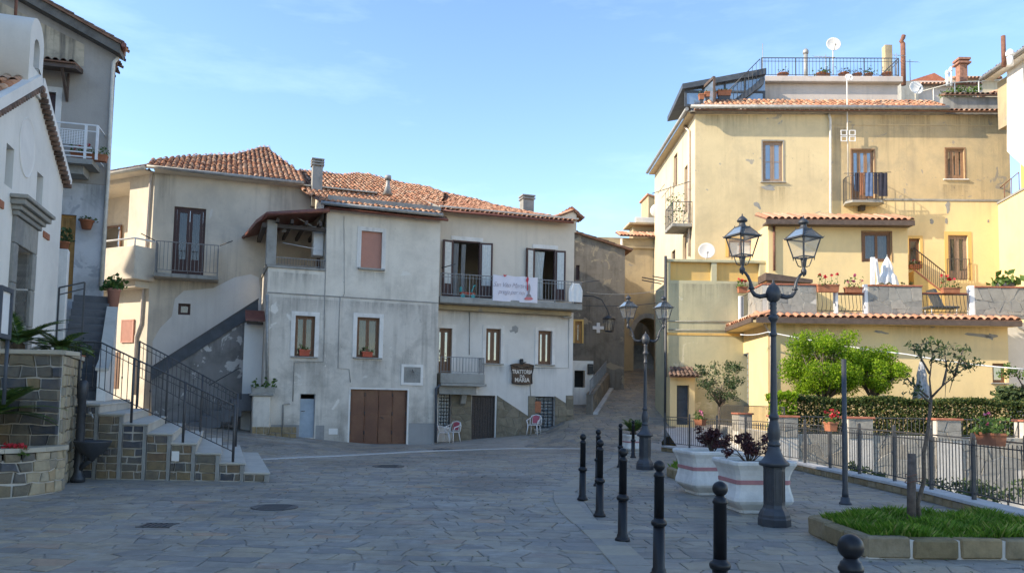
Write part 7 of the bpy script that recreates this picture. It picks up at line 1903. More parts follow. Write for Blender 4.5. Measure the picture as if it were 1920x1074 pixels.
# upper annex
xb0, xb1 = AX.x(1441, 500), AX.x(1703, 500); uz = AX.z(1570, 421)
uw = AX.box(1617, 435, 1671, 491)
wall(th, AX, [(xb0, az_), (xb1, az_), (xb1, uz), (xb0, uz)], [uw], M['yel2'], 'upper_wall')
shell(th, AX, xb0, xb1, az_, uz, 2.9, 'yel2', back=False)
window(th, AX, uw, .06, 2, 'brownw', 'glass', .09, .05, (.04, 'brownw'), None, 'curtain')
uze = AX.z(1570, 412, -.5); xc0, xc1 = AX.x(1436, 412, -.5), AX.x(1714, 412, -.5)
obj('upper_eave', tile_row(th, AX.pt(xc0, -.55, uze), AX.pt(xc1, -.55, uze), 'tile_new', .26, 1.9, .62, r=.115), M['under'], th)
obj('upper_fascia', MB().box(xc0, xc1, -.57, -.5, uze - .22, uze - .03).box(xc0, xc1, -.498, 0, uze - .2, uze - .13), M['fasc'], th, AX.M)
pipe(th, AX, [(xb0 + .22, uze - .2), (xb0 + .22, AX.z(1450, 508))], .05, 'rust')
# little lean-to in front of the upper annex
q = [AX.uv(*p, -1.2) for p in ((1436, 511), (1436, 525), (1524, 530), (1524, 524))]
mb = MB(); mb.prism([(x, -1.2, z) for x, z in q], (0, 1.2, 0)); obj('lean_to_roof', mb, M['fasc'], th, AX.M)
q2_ = [AX.uv(*p, -1.1) for p in ((1437, 525), (1437, 540), (1500, 540), (1500, 529))]
mb = MB(); mb.prism([(x, -1.1, z) for x, z in q2_], (0, 1.09, 0)); obj('lean_to_box', mb, M['brownw'], th, AX.M)
# stairs down from the upper door
mb = MB(); sA, sB = AX.uv(1703, 505, .8), AX.uv(1762, 552, .8)
n = 8
for k in range(n): x = sA[0] + (sB[0] - sA[0]) * k / n; z = sA[1] + (sB[1] - sA[1]) * k / n; mb.box(x, x + (sB[0] - sA[0]) / n, .3, 1.5, az_ + .003, z - .15)
sto = obj('terrace_stairs', mb, M['amber'], th, AX.M)
mb = MB(); mb.prism([(sA[0], .28, sA[1] - .12), (sB[0], .28, sB[1] - .12), (sB[0], .28, sB[1] - .04), (sA[0], .28, sA[1] - .04)], (0, .06, 0)); obj('stringer', mb, M['redcap'], sto, AX.M)
mb = MB(); mb.tube([(sA[0], .3, sA[1] + .85), (sB[0], .3, sB[1] + .85)], .025, 5)
for k in range(17): f = k / 16; x = sA[0] + (sB[0] - sA[0]) * f; z = sA[1] + (sB[1] - sA[1]) * f; mb.tube([(x, .3, z), (x, .3, z + .85)], .011, 4)
obj('hand_rail', mb, M['fasc'], sto, AX.M)
# terrace furnishings
def closed_umbrella(label, px, y0, y1, Y, wpx, mat, frills=9, tied=.55):
    a, b = aty(px, y1, Y), aty(px, y0, Y); h = b.z - a.z; r = wpx / FOC * Y / 2
    t = thing('closed_umbrella', label, 'umbrella', a); m = Matrix.Translation(a); n = 36; rows = 10; vs = []
    for j in range(rows + 1):
        v = j / rows; z = h * (1 - v)
        rr = r * (0.08 + 0.85 * v ** 0.7) * (0.8 if abs(v - tied) < .06 else 1)
        for i in range(n):
            th_ = 6.283 * i / n; k = rr * (1 + .24 * math.cos(th_ * frills + v * 2) * min(1, v * 2)); vs.append((k * math.cos(th_), k * math.sin(th_), z + (.05 * h * math.cos(th_ * frills) * (v > .95))))
    obj('cloth', MB().add(vs, [(j * n + i, (j + 1) * n + i, (j + 1) * n + (i + 1) % n, j * n + (i + 1) % n) for j in range(rows) for i in range(n)], True), M[mat], t, m)
    obj('pole', MB().tube([(0, 0, -1.0), (0, 0, h + .1)], .022, 6), M['gutter'], t, m)
    return t
closed_umbrella('white closed parasol on the upper terrace', 1664, 482, 533, 30.9, 36, 'cloth_w', 7)
mb = MB(); P = [AN.uv(*p, .6) for p in ((1634, 533), (1634, 482), (1641, 482), (1641, 533))]
mb.prism([(x, .6, z) for x, z in P], (0, .12, 0)); P = [AN.uv(*p, .8) for p in ((1641, 485), (1645, 485), (1652, 530), (1647, 530))]; mb.prism([(x, .8, z) for x, z in P], (0, .1, 0))
setp(obj('folded_gazebo', mb, M['white'], None, AN.M), 'white folded gazebo frame left of the white closed parasol', 'gazebo')
fbx = [((1534, 533, 1574, 547), 'flower box with tall red geraniums at the left end of the stone parapets', 34), ((1586, 538, 1618, 548), 'flower box with pink and red blooms on the low curved grille', 30), ((1769, 539, 1801, 549), 'flower box with red geraniums over the wide grille', 44), ((1383, 538, 1400, 549), 'flower box with red blooms on the lit left end of the terrace', 36)]
for k, ((a, b, c, d), lab, nf) in enumerate(fbx):
    fr = AN; y0 = -.45
    if k == 3:
        x0, x1, z0, z1 = LF.box(a, b, c, d, -.3); flower_box('flower_box', lab, 'flower boxes on the terrace', x0, x1, -.45, -.2, z0, z1 - z0, LF.M, 'terracotta', 'petal', 50, nf, .35, .09, fsize=.1); continue
    x0, x1, z0, z1 = AN.box(a, b, c, d, y0)
    flower_box('flower_box', lab, 'flower boxes on the terrace', x0, x1, y0, y0 + .24, z0, z1 - z0, AN.M, 'terracotta', 'petal' if k != 1 else 'petalp', 50, nf, .5, .09, fsize=.1)
x0, x1, z0, z1 = YB.box(1703, 497, 1726, 504, -.1); flower_box('flower_box', 'terracotta flower box on the sill of the narrow yellow framed window', 'flower boxes on the terrace', x0, x1, -.28, -.03, z0, z1 - z0, YB.M, 'terracotta', 'petal', 40, 14, .3, .09, fsize=.08)
pA_ = AN.uv(1887, 530, .8); pot('agave_pot', 'dark pot with pale green agave on the right terrace', AN.pt(pA_[0], .9, az_ + .3), .2, .3, AN.z(1887, 531, .9) - az_ - .3, 'iron', leaves='lf_gera', nl=70, lh=.45, leaf=.3)
pA_ = AN.uv(1712, 530, 1.2); pot('stair_pot', 'terracotta pot with succulents at the foot of the terrace stairs', AN.pt(pA_[0], 1.6, pt2 - .2), .2, .24, .35, 'terracotta', leaves='lf_olive', nl=60, lh=.3, leaf=.12)
x0, x1, z0, z1 = AN.box(1738, 562, 1795, 584, .8)
t = thing('sun_lounger', 'dark folding lounger seen through the wide terrace grille', 'lounger', AN.pt(x0, .8, az_)); obj('seat', MB().bbox(x0, x1, .6, 1.2, z0 + .12, z0 + .2, .02), M['slate'], t, AN.M); mb = MB(); mb.prism([(x0 + .45, .6, z0 + .2), (x0 + .55, .6, z0 + .2), (x0 + .25, .6, z0 + .85), (x0 + .15, .6, z0 + .85)], (0, .6, 0)); obj('backrest', mb, M['slate'], t, AN.M)
for x in (x0 + .1, x1 - .1): obj('leg', MB().tube([(x, .65, z0 + .12), (x, .65, az_ + .01)], .02, 5).tube([(x, 1.15, z0 + .12), (x, 1.15, az_ + .01)], .02, 5), M['white'], t, AN.M)

# ------------------------------------------------------------------ right edge: lit flank walls and white house
pf = aty(1866, 400, 35.75)
RL = Fr(pf, -91)
rw2 = thing('lit_flank_wall', 'sunlit yellow flank wall with slanting parapet at the right edge', 'wall', RL.pt(0, 0, 5))
pq = [RL.uv(*p) for p in ((1867, 386), (1919, 362))]
mb = MB(); mb.prism([(0, 0, az_ - 1), (4.2, 0, az_ - 1), (4.2, 0, pq[1][1] + .3), pq[0][:1] + (0,) + pq[0][1:]], (0, .3, 0)); obj('wall', mb, M['yel2'], rw2, RL.M)
a_, b_ = pq[0], (4.2, pq[1][1] + .3)
mb = MB(); mb.prism([(a_[0] - .1, -.05, a_[1]), (b_[0], -.05, b_[1]), (b_[0], -.05, b_[1] + .09), (a_[0] - .1, -.05, a_[1] + .09)], (0, .4, 0)); obj('coping', mb, M['concrete'], rw2, RL.M)
mb = MB(); mb.tube([(a_[0], .12, a_[1] + .75), (1.6, .12, a_[1] + 1.1)], .02, 5)
for k in range(4): x = 1.6 * k / 3; mb.tube([(x, .12, a_[1] + .05), (x, .12, a_[1] + .75 + .35 * k / 3)], .018, 5)
obj('rail', mb, M['rust'], rw2, RL.M)
obj('pillar', MB().bbox(1.9, 2.2, 0, .3, a_[1] + .2, a_[1] + 1.5, .02), M['amber'], rw2, RL.M)
wf = aty(1888, 200, 33.0)
WH = Fr(wf, -91)
wh = thing('white_house', 'white sunlit house with overhanging upper floor at the right edge', 'house', WH.pt(0, 0, 12))
o = [WH.uv(*p) for p in ((1888, 134), (1888, 284), (1919, 312), (1919, 106))]
s1 = (o[2][1] - o[1][1]) / (o[2][0] - o[1][0]); s2 = (o[3][1] - o[0][1]) / (o[3][0] - o[0][0]); X = 9.0
zE = o[0][1]
pts = [(o[0][0], zE), (o[1][0], o[1][1]), (o[1][0] + 2.2, o[1][1] + s1 * 2.2), (X, o[1][1] + s1 * 2.2), (X, zE)]
mb = MB(); mb.prism([(x, 0, z) for x, z in pts], (0, 6, 0)); obj('upper_floor', mb, M['church'], wh, WH.M)
obj('lower_wall', MB().box(o[1][0] + 2.3, X, 1.2, 6, -1, o[1][1] + s1 * 2.2 - .01), M['cream'], wh, WH.M)
obj('pier', MB().box(-.9, -.01, .15, 1.4, zE - 2.2, zE - .1), M['ochre'], wh, WH.M)
re2 = RoofPlane(WH.pt(-.9, -.45, zE + .15), WH.pt(X, -.45, zE + .15), math.radians(20))
tile_roof(wh, re2, [(0, 0), (X, 0), (X, 3), (0, 3)], 'tile_new', limit=120, seed=12)
gutter(wh, WH.pt(-1.0, -.5, zE + .08), WH.pt(X, -.5, zE + .08), .09)
obj('eave_soffit', MB().box(-.9, X, -.4, 0, zE - .02, zE + .06), M['church_trim'], wh, WH.M)
t = post('rusty_flue', 'rusty flue on the roof of the white house at the right edge', 'flue', 1882, 68, 112, 31.5, 8, 'rust')
t = post('cowl_vent', 'pale vent with round cowl beside the rusty flue at right', 'vent', 1894, 93, 110, 31.2, 11, 'white', True)
gw = Fr(AN.pt(ax1, .8, 0), -2)
sw2 = thing('side_wall_block', 'pale grey rendered wall right of the terrace house', 'wall', gw.pt(0, 0, 0)); obj('wall', MB().box(.003, 6, 0, .5, -1.4, az_ + .2), M['tratt_low'], sw2, gw.M)
mb = MB(); q = gw.uv(1912, 618, -.1); mb.tube([(q[0] - .3, -.15, q[1] + .5), (q[0], -.15, q[1] + .1), (q[0] + .8, -.15, q[1] - .3)], .09, 8); obj('waste_pipe', mb, M['white'], sw2, gw.M)

# ------------------------------------------------------------------ garden and its wall
mb = MB(); mb.poly([(5.9, 28.2, .12), (8.4, 28.2, .12), (9.4, 33.5, .85), (6.3, 33.5, .85)]); mb.poly([(5.75, 24.0, -.95), (7.95, 24.0, -.95), (8.4, 28.2, .12), (5.9, 28.2, .12)]); obj('driveway', mb, M['kerb'], kind='structure')
gdn = thing('garden_wall', 'pale stone garden wall with red capped pillars behind the fence', 'wall', (12, 24, 0))
G1 = Fr(Vector((8.15, 24.0, 0)), 0); G2 = Fr(Vector((8.25, 33.0, 0)), -91)
wz = G1.z(1700, 817); pz_ = G1.z(1777, 784)
gl2 = 9.0
def gwall(fr, x0, x1, cl=True):
    o = obj('wall_section', MB().box(x0, x1, 0, .3, -1.3, wz), M['mortar'], gdn, fr.M)
    cs = [[(a + x0, b - 1.0) for a, b in p] for p in cells(x1 - x0, wz + 1.0, .6, .38, .8, .6, SR)]
    stones(o, cs, fr_map(fr), .02, 'garden', 'stone', .008, .008, 60, .3)
xs_p = [G1.x(1472, 800), G1.x(1612, 800), G1.x(1777, 800), G1.x(1940, 800)]
gwall(G1, 0, 12)
gwall(G2, 0.3, gl2)
def pillar(fr, xc, w=.74):
    o = obj('pillar', MB().box(xc - w / 2, xc + w / 2, -.06, .4, -1.3 , pz_ - .06), M['mortar'], gdn, fr.M)
    obj('cap', MB().bbox(xc - w / 2 - .05, xc + w / 2 + .05, -.12, .46, pz_ - .058, pz_, .01), M['redcap'], o, fr.M)
    cs = [[(a + xc - w / 2, b + wz - .1) for a, b in p] for p in cells(w, pz_ - wz + .02, .42, .3, .8, .5, SR)]
    stones(o, cs, fr_map(fr, -.06), .03, 'garden', 'stone', .01, .01, 20, .3)
for x in xs_p: pillar(G1, x)
for px in (1383, 1322): pillar(G2, G2.x(px, 790), .8)
for a, b in zip([0.4] + xs_p, xs_p):
    if b - a > .9: obj('garden_rail', rail_mesh([(a + .4, .15, wz), (b - .4, .15, wz)], pz_ - wz - .02, .12, .009, .018, .02, .05), M['iron'], gdn, G1.M)
zr = G2.x(1383, 790), G2.x(1322, 790)
obj('garden_rail', rail_mesh([(.5, .15, wz), (gl2 - .2, .15, wz)], pz_ - wz + .25, .13, .01, .018, .02, .05), M['iron'], gdn, G2.M)
mb = MB(); mb.poly([(8.3, 24.3, wz - .12), (22, 24.3, wz - .12), (22, 30, wz - .12), (8.3, 30, wz - .12)]); obj('garden_soil', mb, M['earth'], kind='structure')
def hedge(name, label, x0, x1, y0, y1, z0, z1, n, mat, size=.12, cat='hedge'):
    t = thing(name, label, cat, ((x0 + x1) / 2, y0, z0))
    U = NP.uniform(0, 1, (n, 3)); 
    face = NP.integers(0, 3, n)
    C = np.stack([x0 + (x1 - x0) * U[:, 0], y0 + (y1 - y0) * U[:, 1] ** 1.8, z0 + (z1 - z0) * U[:, 2]], 1)
    top = face == 0; C[top, 2] = z1 - np.abs(NP.normal(0, .06, top.sum())); C[top, 1] = y0 + (y1 - y0) * U[top, 1]
    C[:, 2] += .05 * np.sin(C[:, 0] * 2.3) * ((C[:, 2] - z0) / (z1 - z0)) + NP.normal(0, .03, n); C[:, 1] += .06 * np.sin(C[:, 0] * 3.1 + C[:, 2] * 4)
    obj('foliage', np_mesh('foliage', leaf_quads(C, size, .2, long=1.5), M[mat]), None, t)
    mb = MB()
    for k in range(int((x1 - x0) / .25)):
        x = x0 + .25 * k + RND.uniform(0, .2); mb.tube([(x, (y0 + y1) / 2, z0 - .2), (x + RND.uniform(-.1, .1), (y0 + y1) / 2 + RND.uniform(-.1, .1), z1 - .15)], .018, 4, False)
    obj('stems', mb, M['bark'], t); return t
hedge('hedge', 'long clipped dark green hedge behind the garden wall', 8.75, 18.5, 24.75, 25.7, wz - .2, G1.z(1700, 748, .75), 40000, 'lf_hedge', .075)
hedge('shrub', 'pale variegated shrub at the left end of the dark hedge', 8.0, 8.75, 24.45, 25.2, wz - .5, G1.z(1450, 738, .4), 2200, 'lf_lime', .1, 'shrub')

def branch_tree(name, label, base, tips, trunk_r, leaves, mat, nleaf, crad, lsize, mid=.45, spread=.35, group=None, cat='tree', sq=.8, long=1.6, up=.3):
    t = thing(name, label, cat, base, 0.0, group); base = Vector(base)
    cen = sum((Vector(p) for p in tips), Vector()) / len(tips); q = random.Random(len(tips) * 7 + nleaf)
    fork = base.lerp(cen, mid); mb = MB(); n = 5
    pts = [base + (fork - base) * (i / n) + Vector((q.uniform(-1, 1), q.uniform(-1, 1), 0)) * trunk_r * .5 * (i not in (0, n)) for i in range(n + 1)]
    mb.tube(pts, [trunk_r * (1.15 - .45 * i / n) for i in range(n + 1)], 8); obj('trunk', mb, M['bark'], t)
    mb = MB()
    for p in tips:
        p = Vector(p); m1 = fork.lerp(p, .5) + Vector((q.uniform(-1, 1), q.uniform(-1, 1), q.uniform(-.3, .6))) * (p - fork).length * .14
        mb.tube([fork - (fork - base) * .06, m1, p], [trunk_r * .55, trunk_r * .34, trunk_r * .12], 6)
        for k in range(3):
            s = m1.lerp(p, q.uniform(.1, .9)); e = s + Vector((q.gauss(0, 1), q.gauss(0, 1), q.gauss(.4, 1))) * crad * .75; mb.tube([s, s.lerp(e, .5) + Vector((0, 0, .03)), e], [trunk_r * .2, trunk_r * .14, trunk_r * .06], 4)
    obj('limbs', mb, M['bark'], t)
    C = clump_points(tips, crad, nleaf, sq); obj('crown', np_mesh('crown', leaf_quads(C, lsize, up, long=long), M[mat]), None, t)
    return t
def crown_tips(c, rx, ry, rz, n, seed, low=-.35):
    q = random.Random(seed); o = []
    while len(o) < n:
        v = Vector((q.uniform(-1, 1), q.uniform(-1, 1), q.uniform(low, 1)))
        if .45 < v.length < 1.0: o.append(Vector(c) + Vector((v.x * rx, v.y * ry, v.z * rz)))
    return o
Yt = 27.2
cA, cB = aty(1545, 690, Yt), aty(1642, 700, Yt + .2)
branch_tree('citrus_tree', 'bright lime green domed tree behind the hedge, larger of two', aty(1546, 775, Yt), crown_tips(cA, 1.2, 1.0, 1.0, 46, 4, -.75) + [cA + Vector((-.9 + .3 * k, 0, .85 + .22 * math.sin(k * 2.4))) for k in range(7)] + [cA.lerp(cB, f) + Vector((0, -.2, z)) for f, z in ((.5, .15), (.55, -.25), (.45, .5), (.62, .3), (.4, -.1))], .06, 0, 'lf_lime', 24000, .4, .072, .3, group='lime green trees behind the hedge', up=.8)
branch_tree('citrus_tree', 'smaller lime green tree right of the large domed one', aty(1632, 775, Yt), crown_tips(cB, .9, .8, .7, 30, 5, -.7) + [cB + Vector((-.5 + .3 * k, 0, .62 + .2 * math.sin(k * 2.9))) for k in range(4)], .05, 0, 'lf_lime', 13000, .36, .07, .3, group='lime green trees behind the hedge', up=.8)
closed_umbrella('grey striped closed parasol behind the hedge', 1729, 673, 748, 27.6, 30, 'greyumb', 6)
C = clump_points([tuple(aty(x, y, 27.0)) for x, y in ((1885, 742), (1905, 738), (1920, 742), (1900, 748))], .45, 900)
t = thing('garden_shrub', 'green shrub behind the hedge at the right edge', 'shrub', aty(1900, 760, 27.0)); obj('foliage', np_mesh('foliage', leaf_quads(C, .16), M['lf_dark']), None, t)
C = clump_points([tuple(aty(x, y, 26.5)) for x, y in ((1880, 700), (1900, 697), (1920, 702), (1890, 690))], .22, 150)
t = thing('garden_branch', 'light green spray of leaves in front of the small right window', 'plant', aty(1915, 720, 26.5)); obj('leaves', np_mesh('leaves', leaf_quads(C, .12), M['lf_gera']), None, t); obj('stem', MB().tube([aty(1940, 760, 26.5), aty(1905, 702, 26.5), aty(1880, 700, 26.5)], [.03, .02, .008], 5), M['bark'], t)
# overhead cables
def cable(label, pts, r=.012, mat='white', sag=.25, name='overhead_cable'):
    P = []
    for a, b in zip(pts, pts[1:]):
        a, b = Vector(a), Vector(b)
        for i in range(10): f = i / 10; P.append(a.lerp(b, f) - Vector((0, 0, sag * 4 * f * (1 - f))))
    P.append(Vector(pts[-1])); o = obj(name, MB().tube(P, r, 5), M[mat]); setp(o, label, 'cable', 'cables strung across the alley and garden'); return o
cable('white string-light cable sloping down across the lower yellow wall', [aty(1388, 627, 29.9), aty(1440, 622, 29.5), aty(1700, 664, 27.0), aty(1925, 692, 25.6)], .022, 'white', .06)
cable('thin cable spanning the alley just above the twin lanterns', [aty(1085, 572, 35.0), aty(1248, 566, 34.0)], .014, 'iron', .1)
cable('pale wire spanning the alley below the clothes arms', [aty(1100, 548, 36.0), aty(1250, 542, 34.0)], .01, 'pipew', .15)
mb = MB(); 
for a, b in (((1204, 520), (1246, 528)), ((1204, 525), (1240, 532)), ((1224, 518), (1247, 522))): mb.tube([aty(*a, 34.5), aty(*b, 33.9)], .025, 5)
mb.tube([aty(1246, 519, 33.8), aty(1246, 535, 33.8)], .03, 5); setp(obj('clothes_dryer', mb, M['fasc'], None), 'dark clothes drying arms reaching over the alley from the terrace corner', 'clothes dryer')
# window rail of small tree etc.
# ------------------------------------------------------------------ bollards
def bollard_meshes():
    a = MB().lathe([(.095, 0), (.095, .02), (.088, .035), (.072, .05), (.07, .075), (.06, .09), (.058, .5)], 20)
    b = MB().lathe([(.06, .5), (.074, .507), (.08, .525), (.08, .54), (.07, .555), (.055, .565), (.052, .58)], 20)
    c = MB().lathe([(.05, .575), (.049, .985), (.056, .99), (.057, 1.005), (.05, 1.015), (.046, 1.03), (.036, 1.036), (.033, 1.045), (.028, 1.05)], 20)
    pr = [(.028 if i == 0 else max(.0, .058 * math.sin(math.pi * (.1 + .9 * i / 12))), 1.098 - .058 * math.cos(math.pi * (.1 + .9 * i / 12))) for i in range(13)]
    pr[-1] = (0.0005, 1.156)
    d = MB().lathe(pr, 20)
    return [('shaft', a.mesh('shaft', M['black'])), ('ring', b.mesh('ring', M['black'])), ('upper_shaft', c.mesh('upper_shaft', M['black'])), ('ball', d.mesh('ball', M['black']))]
BM = bollard_meshes()
bl_spots = [((1350, 1088), 'black ball-topped bollard directly left of the near lamp post planters, second nearest'), ((1235, 1090), 'black ball-topped bollard third from the camera, cut off by the lower frame edge'), ((1167, 1014), 'black ball-topped bollard fourth from the camera along the slab border'), ((1124, 968), 'black ball-topped bollard fifth from the camera, between two others'), ((1092, 937), 'black ball-topped bollard furthest left of the curving row'), ((1121, 911), 'black ball-topped bollard half hidden behind the fifth one'), ((1163, 876), 'black ball-topped bollard far back, left of the palm planter'), ((1187, 858), 'black ball-topped bollard furthest back, in front of the palm planter')]
near = aty(1595, 1027, 3.72); nb1 = aty(1350, 930, 6.1); nb2 = aty(1236, 890, 8.15)
P8 = [Vector((near.x, near.y, 0)), Vector((nb1.x, nb1.y, 0)), Vector((nb2.x, nb2.y, 0))] + [onz(*p) for p, _ in bl_spots[2:]]
LB = ['black ball-topped bollard nearest the camera, only its top in view'] + [l for _, l in bl_spots]
for k, (p, lab) in enumerate(zip(P8, LB)):
    t = thing('bollard', lab, 'bollard', (p.x, p.y, 0.006), 0.0, 'black bollards along the slab border')
    for nm, me in BM: obj(nm, me, None, t, Matrix.Translation((p.x, p.y, 0.006)))

# ------------------------------------------------------------------ twin-lantern lamp posts
def lamp_post(label, x, y, s=1.0, rz=0.0):
    t = thing('street_lamp', label, 'street lamp', (x, y, 0.006), rz, 'twin lantern lamp posts')
    m = Matrix.Translation((x, y, 0.006)) @ Matrix.Rotation(rz, 4, 'Z') @ Matrix.Scale(s, 4)
    r8 = math.pi / 8
    mm = m; m = mm @ Matrix.Diagonal((.71, .71, 1, 1))
    obj('base', MB().lathe([(.33, 0), (.33, .1), (.315, .125), (.31, .16), (.27, .22), (.235, .25), (.225, .27)], 8, smooth=False, rot=r8), M['castiron'], t, m)
    ped = MB().lathe([(.225, .27), (.215, .30), (.215, .82), (.225, .85)], 8, smooth=False, rot=r8)
    p = obj('pedestal', ped, M['castiron'], t, m)
    mb = MB()
    for k in range(8):
        a = math.pi * k / 4; u = Vector((-math.sin(a), math.cos(a), 0)); o_ = Vector((math.cos(a), math.sin(a), 0)) * .202
        frame = MB(); hw = .055
        for (u0, u1, z0, z1) in ((-hw, -hw + .012, .34, .79), (hw - .012, hw, .34, .79), (-hw + .012, hw - .012, .34, .352), (-hw + .012, hw - .012, .778, .79)):
            mb.prism([o_ + u * u0 + Vector((0, 0, z0)), o_ + u * u1 + Vector((0, 0, z0)), o_ + u * u1 + Vector((0, 0, z1)), o_ + u * u0 + Vector((0, 0, z1))], Vector((math.cos(a), math.sin(a), 0)) * -.0 + Vector((math.cos(a), math.sin(a), 0)) * .008)
    obj('panel_mouldings', mb, M['castiron'], p, m)
    obj('collar', MB().lathe([(.225, .851), (.3, .87), (.31, .9), (.29, .92), (.27, .93), (.235, .955), (.19, 1.0), (.15, 1.06), (.125, 1.12), (.115, 1.15)], 16, rot=r8), M['castiron'], t, m)
    obj('shaft', MB().lathe([(.115, 1.151), (.13, 1.16), (.13, 1.19), (.105, 1.21), (.115, 1.26), (.13, 1.33), (.128, 1.39), (.105, 1.47), (.085, 1.52), (.085, 1.545), (.105, 1.56), (.108, 1.59), (.085, 1.61), (.075, 1.63), (.07, 1.9), (.055, 2.75), (.055, 2.77), (.075, 2.785), (.075, 2.81), (.058, 2.83), (.055, 2.98), (.075, 3.0), (.105, 3.03), (.11, 3.055), (.075, 3.085), (.06, 3.1), (.075, 3.13), (.06, 3.16), (.075, 3.19), (.062, 3.22), (.078, 3.25), (.065, 3.28)], 16), M['castiron'], t, m)
    obj('hub', MB().lathe([(.065, 3.281), (.12, 3.31), (.155, 3.37), (.155, 3.43), (.12, 3.5), (.07, 3.54), (.04, 3.56), (.02, 3.575), (.028, 3.59), (.0005, 3.63)], 16), M['castiron'], t, m)
    m = mm
    for sg in (-1, 1):
        arm = [(.1, 3.38), (.2, 3.36), (.28, 3.38), (.325, 3.44), (.335, 3.5), (.35, 3.58), (.385, 3.66), (.43, 3.715), (.475, 3.725), (.5, 3.72)]
        ra = [.036, .034, .032, .028, .032, .022, .022, .02, .02, .025]
        ao = obj('arm', MB().tube([(sg * a, 0, b) for a, b in arm], ra, 8).lathe([(.025, 3.46), (.046, 3.475), (.046, 3.49), (.025, 3.505)], 10, (sg * .332, 0)), M['castiron'], t, m)
        cx_ = sg * .47
        lm = m @ Matrix.Translation((cx_, 0, .07)) @ Matrix.Rotation(math.radians(20), 4, 'Z') @ Matrix.Translation((0, 0, 3.62)) @ Matrix.Diagonal((.78, .78, .83, 1)) @ Matrix.Translation((0, 0, -3.62))
        hold = MB().lathe([(.0, 3.6), (.02, 3.62), (.012, 3.64), (.05, 3.67), (.055, 3.7), (.045, 3.73), (.03, 3.75), (.045, 3.8), (.05, 3.86), (.07, 3.95)], 12)
        for k in range(4):
            a = math.pi / 4 + k * math.pi / 2; c, s_ = math.cos(a), math.sin(a)
            hold.tube([(c * .045, s_ * .045, 3.78), (c * .1, s_ * .1, 3.8), (c * .13, s_ * .13, 3.87), (c * .16, s_ * .16, 3.955)], .01, 5)
        lo = obj('lantern', hold, M['castiron'], t, lm)
        z0, z1, z2 = 3.955, 4.29, 4.47; w0, w1, w2 = .135, .215, .1
        fr = MB()
        cs = lambda w, z: [(-w, -w, z), (w, -w, z), (w, w, z), (-w, w, z)]
        A, B, Cc = cs(w0, z0), cs(w1, z1), cs(w2, z2); B2 = cs(w1 + .03, z1 + .012)
        for i in range(4):
            j = (i + 1) % 4
            fr.tube([A[i], B[i]], .013, 4, smooth=False); fr.tube([A[i], A[j]], .016, 4, smooth=False); fr.tube([B[i], B[j]], .012, 4, smooth=False); fr.tube([B2[i], B2[j]], .018, 4, smooth=False); fr.tube([B2[i], Cc[i]], .013, 4, smooth=False); fr.tube([Cc[i], Cc[j]], .014, 4, smooth=False)
            fr.tube([B2[i], (B2[i][0] * 1.09, B2[i][1] * 1.09, z1 + .035)], [.016, .003], 4, smooth=False)
            fr.tube([Cc[i], (Cc[i][0], Cc[i][1], z2 + .04)], [.012, .004], 4, smooth=False)
            fr.tube([(A[i][0], A[i][1], z0), (A[i][0], A[i][1], z0 - .06)], [.014, .004], 4, smooth=False)
        obj('lantern_frame', fr, M['castiron'], lo, lm)
        for i in range(4):
            j = (i + 1) % 4
            obj('glass_pane', MB().poly([A[i], A[j], B[j], B[i]]), M['lampglass'], lo, lm)
            obj('roof_pane', MB().poly([B2[i], B2[j], Cc[j], Cc[i]]), M['lampglass'] if i % 2 == 0 else M['glassb'], lo, lm)
        obj('chimney_cap', MB().lathe([(.1, z2 + .004), (.075, z2 + .03), (.06, z2 + .05), (.058, z2 + .09), (.09, z2 + .1), (.105, z2 + .12), (.085, z2 + .15), (.055, z2 + .18), (.03, z2 + .2), (.012, z2 + .21), (.015, z2 + .225), (.0005, z2 + .26)], 14), M['castiron'], lo, lm)
        obj('lamp_holder', MB().lathe([(.05, z2 - .07), (.05, z2 - .01)], 10).lathe([(.02, z2 - .17), (.035, z2 - .13), (.03, z2 - .075)], 10), M['castiron'], lo, lm)
    return t
lp1 = onz(1452, 985)
lamp_post('dark cast iron twin lantern lamp post beside the white planters', lp1.x, lp1.y, .985, .06)
lp2 = onz(1209, 880)
lamp_post('more distant twin lantern lamp post in front of the alley', lp2.x, lp2.y, .985, .0)
pp_ = onz(1585, 945); zt = aty(1584, 673, pp_.y).z
t = thing('steel_pole', 'slim plain steel pole standing between lamp post and young tree', 'pole', pp_)
obj('shaft', MB().lathe([(.06, .13), (.055, .2), (.048, .3), (.048, zt * .55), (.042, zt * .56), (.042, zt)], 10, (pp_.x, pp_.y)), M['castiron'], t)
obj('foot', MB().lathe([(.11, 0), (.11, .025), (.085, .05), (.075, .12), (.06, .13)], 10, (pp_.x, pp_.y)), M['castiron'], t)

